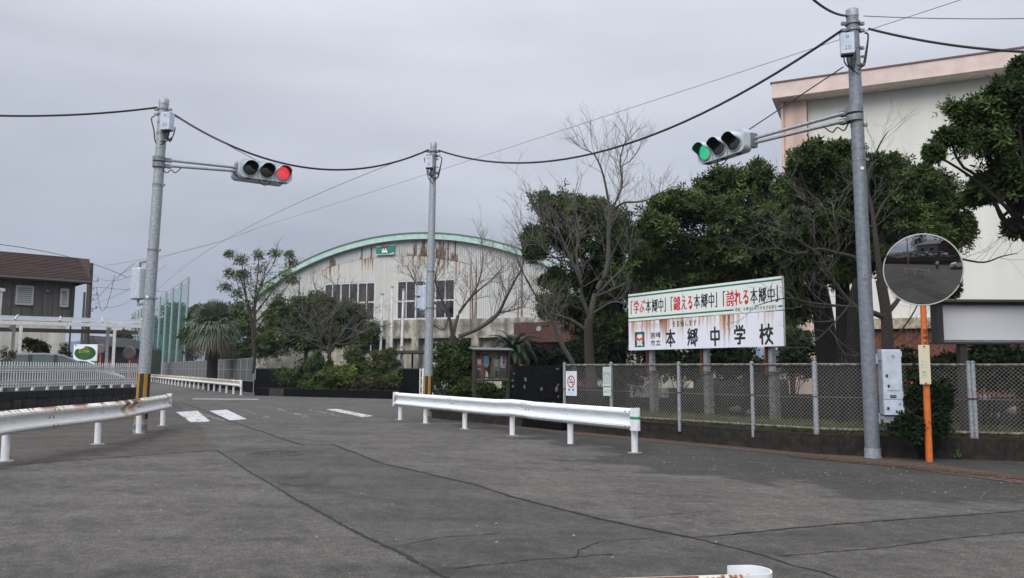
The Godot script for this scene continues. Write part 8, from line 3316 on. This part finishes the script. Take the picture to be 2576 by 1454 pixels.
	bare(c1, [limb_px([[2236, 1010], [2233, 875], [2229, 787], [2215, 704]], 16.4, 16.4), 0.13, 0.10], [
		[limb_px([[2215, 704], [2202, 596], [2194, 529], [2181, 454], [2210, 370], [2235, 329]], 16.4, 16.8), 0.065, 0.007],
		[limb_px([[2229, 800], [2180, 780], [2140, 762], [2081, 683], [2060, 629], [2030, 560]], 16.4, 16.0), 0.065, 0.010],
		[limb_px([[2190, 700], [2160, 654], [2098, 635], [2056, 627], [1998, 639], [1952, 625], [1906, 629], [1850, 615]], 16.4, 15.6), 0.052, 0.008],
		[limb_px([[2160, 772], [2127, 771], [2040, 762], [1977, 750], [1900, 770]], 16.3, 15.8), 0.038, 0.008],
		[limb_px([[2229, 790], [2262, 750], [2290, 690], [2310, 620]], 16.4, 17), 0.06, 0.010],
		[limb_px([[2300, 640], [2406, 650], [2473, 660], [2520, 645], [2560, 637]], 16.6, 15.8), 0.03, 0.008],
		[limb_px([[2194, 570], [2156, 566], [2085, 529], [2023, 500], [1990, 440]], 16.5, 16.2), 0.028, 0.006],
		[limb_px([[2198, 560], [2230, 500], [2290, 460], [2380, 440]], 16.5, 17), 0.028, 0.006],
		[limb_px([[2081, 683], [2110, 620], [2100, 560], [2120, 480]], 16.0, 15.6), 0.03, 0.007],
		[limb_px([[2060, 640], [2000, 600], [1960, 570], [1890, 540]], 16.0, 15.5), 0.03, 0.007],
		[limb_px([[2140, 762], [2110, 800], [2060, 850], [2010, 890]], 16.2, 15.6), 0.02, 0.006],
		[limb_px([[2235, 870], [2290, 800], [2330, 720], [2340, 690]], 16.3, 16.8), 0.02, 0.006],
		[limb_px([[2238, 900], [2300, 850], [2370, 790]], 16.3, 16.6), 0.015, 0.005]], M.bark, {"density": 4.5, "len": 0.9, "r": 0.0055, "depth": 2, "up": 0.35})
	var d1 := thing("bare_tree", "tangled bare grey tree among shrubs left of the flagpoles", "tree", px(835, 960, 43.2) * Vector3(1, 0, 1))
	bare(d1, [limb_px([[838, 968], [832, 930], [828, 890]], 43.2, 43.2), 0.13, 0.10], [
		[limb_px([[828, 890], [800, 850], [770, 800], [746, 746]], 43.2, 42.5), 0.08, 0.012],
		[limb_px([[828, 890], [830, 830], [840, 770], [851, 700]], 43.2, 43.5), 0.08, 0.012],
		[limb_px([[828, 890], [860, 840], [890, 800], [935, 770]], 43.2, 42.6), 0.08, 0.012],
		[limb_px([[832, 860], [800, 800], [800, 750], [790, 715]], 43.2, 42.0), 0.06, 0.012],
		[limb_px([[828, 885], [780, 860], [740, 840], [720, 830]], 43.2, 42.0), 0.06, 0.012],
		[limb_px([[832, 870], [880, 850], [930, 830], [985, 815]], 43.2, 42.0), 0.06, 0.012],
		[limb_px([[835, 800], [870, 760], [900, 730]], 43.2, 42.0), 0.05, 0.012]], M.bark, {"density": 4.5, "len": 1.6, "r": 0.013, "depth": 2, "up": 0.15, "from": 0.1})
	# sparse leafed tree on the left
	var s1 := thing("sparse_tree", "slender tree with several stems and sparse drooping leaves at left", "tree", px(636, 960, 46) * Vector3(1, 0, 1))
	var sl := [
		[limb_px([[636, 940], [640, 897], [633, 811], [621, 759]], 46, 46), 0.10, 0.07],
		[limb_px([[621, 759], [605, 700], [582, 687]], 46, 45.5), 0.05, 0.01],
		[limb_px([[621, 759], [612, 690], [605, 651]], 46, 45.5), 0.05, 0.01],
		[limb_px([[640, 900], [642, 850], [640, 762], [648, 700], [651, 638]], 46, 46), 0.09, 0.012],
		[limb_px([[640, 762], [665, 700], [690, 660], [694, 628]], 46, 46.5), 0.05, 0.01],
		[limb_px([[641, 790], [680, 740], [715, 690], [739, 657]], 46, 46), 0.05, 0.01],
		[limb_px([[643, 810], [690, 760], [733, 705]], 46, 45.5), 0.05, 0.01],
		[limb_px([[645, 830], [680, 780], [707, 746]], 46, 45.0), 0.04, 0.01],
		[limb_px([[621, 759], [590, 735], [569, 723]], 46, 45.5), 0.03, 0.008],
		[limb_px([[641, 780], [655, 720], [670, 670]], 46, 45.5), 0.04, 0.01]]
	bare(s1, sl[0], sl.slice(1), M.bark, {"density": 5.0, "len": 0.9, "r": 0.013, "depth": 1, "up": 0.5})
	var where := []
	for b in [[651, 642, 14, 10], [605, 655, 16, 10], [580, 690, 14, 9], [567, 724, 12, 7], [612, 700, 26, 16], [694, 640, 16, 10], [660, 680, 34, 20], [735, 662, 16, 9], [715, 690, 26, 16], [733, 706, 16, 10], [690, 725, 36, 20], [640, 725, 36, 20], [600, 740, 22, 12], [706, 750, 20, 12], [650, 760, 34, 14], [730, 640, 8, 5], [577, 640, 9, 4], [610, 690, 12, 6]]:
		where.append(blob_px(b[0], b[1], b[2], b[3], 46.0 + rng.randf_range(-0.7, 0.7)))
	crown("crown", s1, where, 9, 5, leaf_mesh(5, 0.20, 0.06, -0.2, 17), Color(0.06, 0.085, 0.03), Color(0.19, 0.23, 0.09), 1.0)
	# green mass round it
	var mid_d := Color(0.02, 0.034, 0.012)
	var mid_l := Color(0.10, 0.145, 0.045)
	evergreen("rounded dark green tree behind the tangled bare tree", [px(770, 960, 46), px(770, 880, 46)], 0.16, 0.1, [], [[740, 790, 46, 36], [800, 775, 58, 34], [860, 790, 46, 30], [700, 850, 50, 44], [780, 850, 70, 46], [870, 850, 46, 36], [905, 825, 36, 22], [925, 850, 30, 26], [720, 820, 40, 34], [830, 830, 60, 40]], 45.0, 18, 40, spray_far, mid_d, Color(0.10, 0.145, 0.045), 1.05, 0.0)
	evergreen("dark evergreen right of the palm behind the sparse tree", [px(610, 960, 60), px(610, 890, 60)], 0.16, 0.1, [], [[600, 832, 40, 38], [615, 885, 56, 38], [665, 880, 46, 44], [575, 905, 40, 20], [680, 830, 40, 40]], 60.0, 13, 34, spray_far, mid_d, mid_l, 1.2, 0.0)
	evergreen("bright leafed round tree behind the palm", [px(520, 960, 78), px(520, 860, 78)], 0.2, 0.12, [], [[510, 795, 34, 26], [555, 800, 36, 26], [605, 800, 40, 28], [640, 815, 30, 24], [490, 850, 26, 40]], 78.0, 13, 34, leaf_mesh(9, 0.36, 0.14, 0.2, 18), Color(0.03, 0.05, 0.014), Color(0.10, 0.13, 0.04), 1.1, 0.0)
	evergreen("wide tree mass seen through the green net", [px(430, 950, 150), px(430, 860, 150)], 0.25, 0.15, [], [[440, 805, 42, 34], [405, 850, 46, 46], [462, 850, 42, 50], [380, 880, 30, 30], [430, 890, 56, 34]], 150.0, 13, 34, leaf_mesh(9, 0.65, 0.26, 0.2, 19), mid_d, Color(0.06, 0.09, 0.03), 1.2, 0.0)
	evergreen("dark conifer seen under the end of the carport roof", [px(318, 945, 82), px(318, 890, 82)], 0.15, 0.1, [], [[318, 872, 15, 22], [318, 900, 18, 24], [312, 850, 12, 16]], 82.0, 11, 30, leaf_mesh(9, 0.3, 0.1, 0.2, 20), mid_d, mid_l, 1.1, 0.0)
	# planter shrubs
	var az := leaf_mesh(9, 0.11, 0.045, 0.5, 21)
	for p in [["spreading green shrub at the left end of the planter", [[735, 958, 42, 24], [770, 965, 40, 20]], 42.4, 0], ["taller feathery shrub behind the left planter shrub", [[798, 925, 36, 42], [815, 945, 40, 30]], 42.9, 0], ["mound shrub in the middle of the planter", [[830, 955, 36, 22], [812, 968, 40, 16]], 42.0, 1], ["bright yellow green shrub in the planter", [[868, 944, 26, 15], [882, 955, 20, 14]], 41.8, 2], ["tall dark round shrub right of the bright planter shrub", [[900, 905, 40, 44], [905, 945, 40, 30]], 43.0, 0], ["olive shrub in front of the flagpoles", [[968, 912, 34, 28], [975, 935, 30, 18]], 43.0, 3], ["low brownish hedge shrub at the right end of the planter", [[945, 968, 48, 16], [915, 972, 36, 14]], 41.7, 4], ["low green hedge shrub beside the black wall", [[968, 960, 26, 16], [930, 958, 24, 14]], 41.9, 1]]:
		var bl := []
		for b in p[1]:
			bl.append(blob_px(b[0], b[1], b[2], b[3], p[2], 0.9))
		var cd: Color = [Color(0.018, 0.03, 0.010), Color(0.025, 0.038, 0.010), Color(0.05, 0.08, 0.016), Color(0.035, 0.045, 0.015), Color(0.035, 0.034, 0.015)][p[3]]
		var cl: Color = [Color(0.09, 0.13, 0.04), Color(0.11, 0.15, 0.038), Color(0.24, 0.30, 0.06), Color(0.15, 0.17, 0.06), Color(0.11, 0.105, 0.045)][p[3]]
		shrub("planter_shrub", p[0], bl, 14, 44, az, cd, cl, 1.25, "shrubs in the roadside planter", 0.3)
	# growth by the notice board
	for p in [["leafy shrub left of the notice board", [[1135, 905, 34, 36], [1150, 945, 38, 40], [1112, 945, 26, 46]], 25.0], ["glossy shrub right behind the left leg of the notice board", [[1175, 905, 22, 36], [1172, 965, 26, 40], [1160, 990, 34, 20]], 24.0], ["low growth under and right of the notice board", [[1230, 990, 34, 22], [1283, 960, 14, 40], [1275, 1000, 20, 16]], 23.3]]:
		var bl := []
		for b in p[1]:
			bl.append(blob_px(b[0], b[1], b[2], b[3], p[2], 0.9))
		shrub("shrub", p[0], bl, 13, 36, leaf_mesh(9, 0.12, 0.05, 0.4, 22), Color(0.018, 0.03, 0.010), Color(0.07, 0.10, 0.028), 0.9, "shrubs beside the notice board", 0.2)
	shrub("shrub", "dark hedge mass behind the black gate wall", [blob_px(1330, 905, 60, 30, 27.5), blob_px(1400, 910, 50, 26, 27.5)], 12, 30, leaf_mesh(9, 0.14, 0.05, 0.3, 23), Color(0.010, 0.018, 0.006), Color(0.03, 0.045, 0.016), 1.0, "", 0.27)
	sago_palm()
	fan_palm()
	weeds()

func sago_palm() -> void:
	var c := px(1292, 885, 26.5)
	var o := thing("sago_palm", "dark sago palm with arching fronds above the black gate wall", "palm", Vector3(c.x, 0.27, c.z))
	var s := S()
	cy(s, Vector3(c.x, 0.2, c.z), c + Vector3(0, 0.02, 0), 0.26, 0.20, 12)
	putw("trunk", s, M.bark_dark, o)
	var m := mk(Color(0.018, 0.034, 0.014), 0.45)
	m.cull_mode = BaseMaterial3D.CULL_DISABLED
	for k in 70:
		var az := TAU * k * 0.381966
		var el := lerpf(1.35, -0.05, pow(k / 69.0, 0.8))
		var L := rng.randf_range(1.05, 1.35)
		var fr := S()
		var p := c
		var e := el
		var pts := [p]
		for i in 9:
			p += Vector3(cos(az) * cos(e), sin(e), sin(az) * cos(e)) * L / 9.0
			e -= 0.12 + 0.02 * i * (1.0 if el > 0.3 else 0.6)
			pts.append(p)
		tb(fr, pts, 0.012, 0.004, 4)
		var side := Vector3(-sin(az), 0, cos(az))
		for i in range(1, 27):
			var t := i / 27.0
			var f := t * 9.0
			var a: Vector3 = pts[int(f)].lerp(pts[mini(int(f) + 1, 9)], f - int(f))
			var d: Vector3 = (pts[mini(int(f) + 1, 9)] - pts[int(f)]).normalized()
			var ll := 0.20 * sin(PI * clampf(t * 0.85 + 0.12, 0, 1))
			for sg in [-1.0, 1.0]:
				var q: Vector3 = a + (side * sg + d * 0.7 + Vector3(0, 0.25, 0)).normalized() * ll
				tri(fr, a - d * 0.017, q, a + d * 0.017)
		putw("frond", fr, m, o)

func fan_palm() -> void:
	var c := px(538, 826, 52.0)
	var o := thing("fan_palm", "grey green fan palm with drooping brown skirt behind the mesh fence", "palm", Vector3(c.x, 0, c.z))
	var s := S()
	cy(s, Vector3(c.x, 0, c.z), c, 0.36, 0.30, 12)
	putw("trunk", s, M.bark_dark, o)
	var gm := mk(Color(0.10, 0.14, 0.085), 0.55, M.soft, 2.0)
	var gm2 := mk(Color(0.065, 0.095, 0.05), 0.55, M.soft, 2.0)
	var bm := mk(Color(0.17, 0.12, 0.075), 0.8, M.soft, 2.0)
	for k in 74:
		var az := TAU * k * 0.381966 + rng.randf_range(-0.3, 0.3)
		var t := k / 73.0
		var el := lerpf(1.5, -0.95, t) + rng.randf_range(-0.18, 0.18)
		var dead := t > 0.78
		var fr := S()
		var d := Vector3(cos(az) * cos(el), sin(el), sin(az) * cos(el))
		var hub := c + d * rng.randf_range(0.8, 1.1) * (0.9 if not dead else 0.8)
		tb(fr, [c, hub], 0.025, 0.018, 4)
		var side := Vector3(-sin(az), 0, cos(az))
		var up := side.cross(d).normalized()
		var L := rng.randf_range(0.75, 1.25)
		for i in 17:
			var a := lerpf(-1.35, 1.35, i / 16.0) + rng.randf_range(-0.05, 0.05)
			var b := (d * cos(a) + side * sin(a)).normalized()
			var w := (side * cos(a) - d * sin(a)).normalized() * 0.032
			var m1 := hub + b * L * 0.55
			var dr := lerpf(0.02, 0.42, clampf(t * 1.4, 0, 1)) * rng.randf_range(0.5, 1.3)
			var m2 := hub + b * L * lerpf(0.95, 0.85, t) - Vector3(0, L * dr, 0)
			var m3 := m2 + b * L * 0.12 - Vector3(0, L * (dr * 0.8 + 0.03), 0)
			qd(fr, hub - w * 0.4, m1 - w, m1 + w, hub + w * 0.4)
			qd(fr, m1 - w, m2 - w * 0.7, m2 + w * 0.7, m1 + w)
			tri(fr, m2 - w * 0.7, m3, m2 + w * 0.7)
		putw("frond", fr, bm if dead else (gm if k % 3 else gm2), o)

func weeds() -> void:
	var wm := leaf_mesh(10, 0.10, 0.035, 0.8, 31)
	for w in [[2408, 1157, "small green weed at the wall foot right of orange post"], [2255, 1120, "leafy seedling on the wall left of the cabinet bush"]]:
		var g := gp(w[0], w[1])
		var o := thing("weed", w[2], "weed", g)
		scatter("leaves", o, [Transform3D(Basis(), g + Vector3(0, 0.04, 0)), Transform3D(Basis(Vector3.UP, 1.0), g + Vector3(0.03, 0.07, 0))], [Color(0.10, 0.16, 0.05), Color(0.08, 0.14, 0.04)], wm, M.leaf)
	# moss and litter along the planter and wall tops
	var where := []
	var cols := []
	for i in 2600:
		var t := rng.randf()
		var p: Vector3
		if i % 3 == 0:
			p = gp(640, 995).lerp(gp(1000, 1004), t) + Vector3(0, 0.38, -0.25 - rng.randf() * 0.8)
		elif i % 3 == 1:
			p = gp(1085, 1052).lerp(gp(2062, 1143), t) + Vector3(0, 0.335, -rng.randf() * 0.3)
		else:
			p = gp(2062, 1143).lerp(gp(2800, 1168), t) + Vector3(0, 0.335, -rng.randf() * 0.3)
		where.append(Transform3D(Basis(Vector3.UP, rng.randf() * TAU).scaled(Vector3.ONE * rng.randf_range(0.25, 0.8)), p))
		cols.append([Color(0.09, 0.06, 0.03), Color(0.05, 0.075, 0.02), Color(0.14, 0.10, 0.05)][rng.randi() % 3])
	var h := scatter("leaf_litter", self, where, cols, leaf_mesh(2, 0.07, 0.04, 0.1, 33), M.leaf)
	h.set_meta("kind", "stuff")
	tag(h, "brown leaf litter and moss along the wall and planter tops", "leaves")

# ---------- all of it ----------
func _ready() -> void:
	# camera
	CB = Basis(Vector3.RIGHT, deg_to_rad(5.787)) * Basis(Vector3.BACK, deg_to_rad(0.26))
	var cam := Camera3D.new()
	cam.name = "camera"
	cam.transform = Transform3D(CB, CP)
	cam.fov = rad_to_deg(2.0 * atan(727.0 / FL))
	cam.near = 0.05
	cam.far = 6000.0
	add_child(cam)
	cam.current = true
	# overcast sky, veiled sun high behind the viewer
	fn.seed = 11
	fn.frequency = 0.05
	fn.fractal_octaves = 3
	rng.seed = 2024
	var env := Environment.new()
	env.background_mode = Environment.BG_SKY
	var sky := Sky.new()
	sky.sky_material = make_sky()
	env.sky = sky
	env.tonemap_mode = Environment.TONE_MAPPER_LINEAR
	env.tonemap_exposure = 1.22
	env.sdfgi_enabled = true
	env.ssao_enabled = true
	env.ssil_enabled = true
	env.fog_enabled = true
	env.fog_density = 0.00028
	env.fog_light_color = Color(0.66, 0.70, 0.78)
	var we := WorldEnvironment.new()
	we.name = "world"
	we.environment = env
	add_child(we)
	var sun := DirectionalLight3D.new()
	sun.name = "sun"
	sun.light_energy = 0.5
	sun.light_color = Color(1.0, 0.98, 0.95)
	sun.light_angular_distance = 40.0
	sun.shadow_enabled = true
	sun.rotation_degrees = Vector3(-40, -25, 0)
	add_child(sun)
	make_materials()
	ground()
	var F := school_fence()
	school_ground(F)
	gym()
	school()
	houses()
	black_walls()
	school_edge()
	left_yard()
	name_board()
	notice_board()
	blank_board()
	guard_rails()
	street_poles()
	cabinet_and_mirror()
	sticker()
	trees()
	behind()
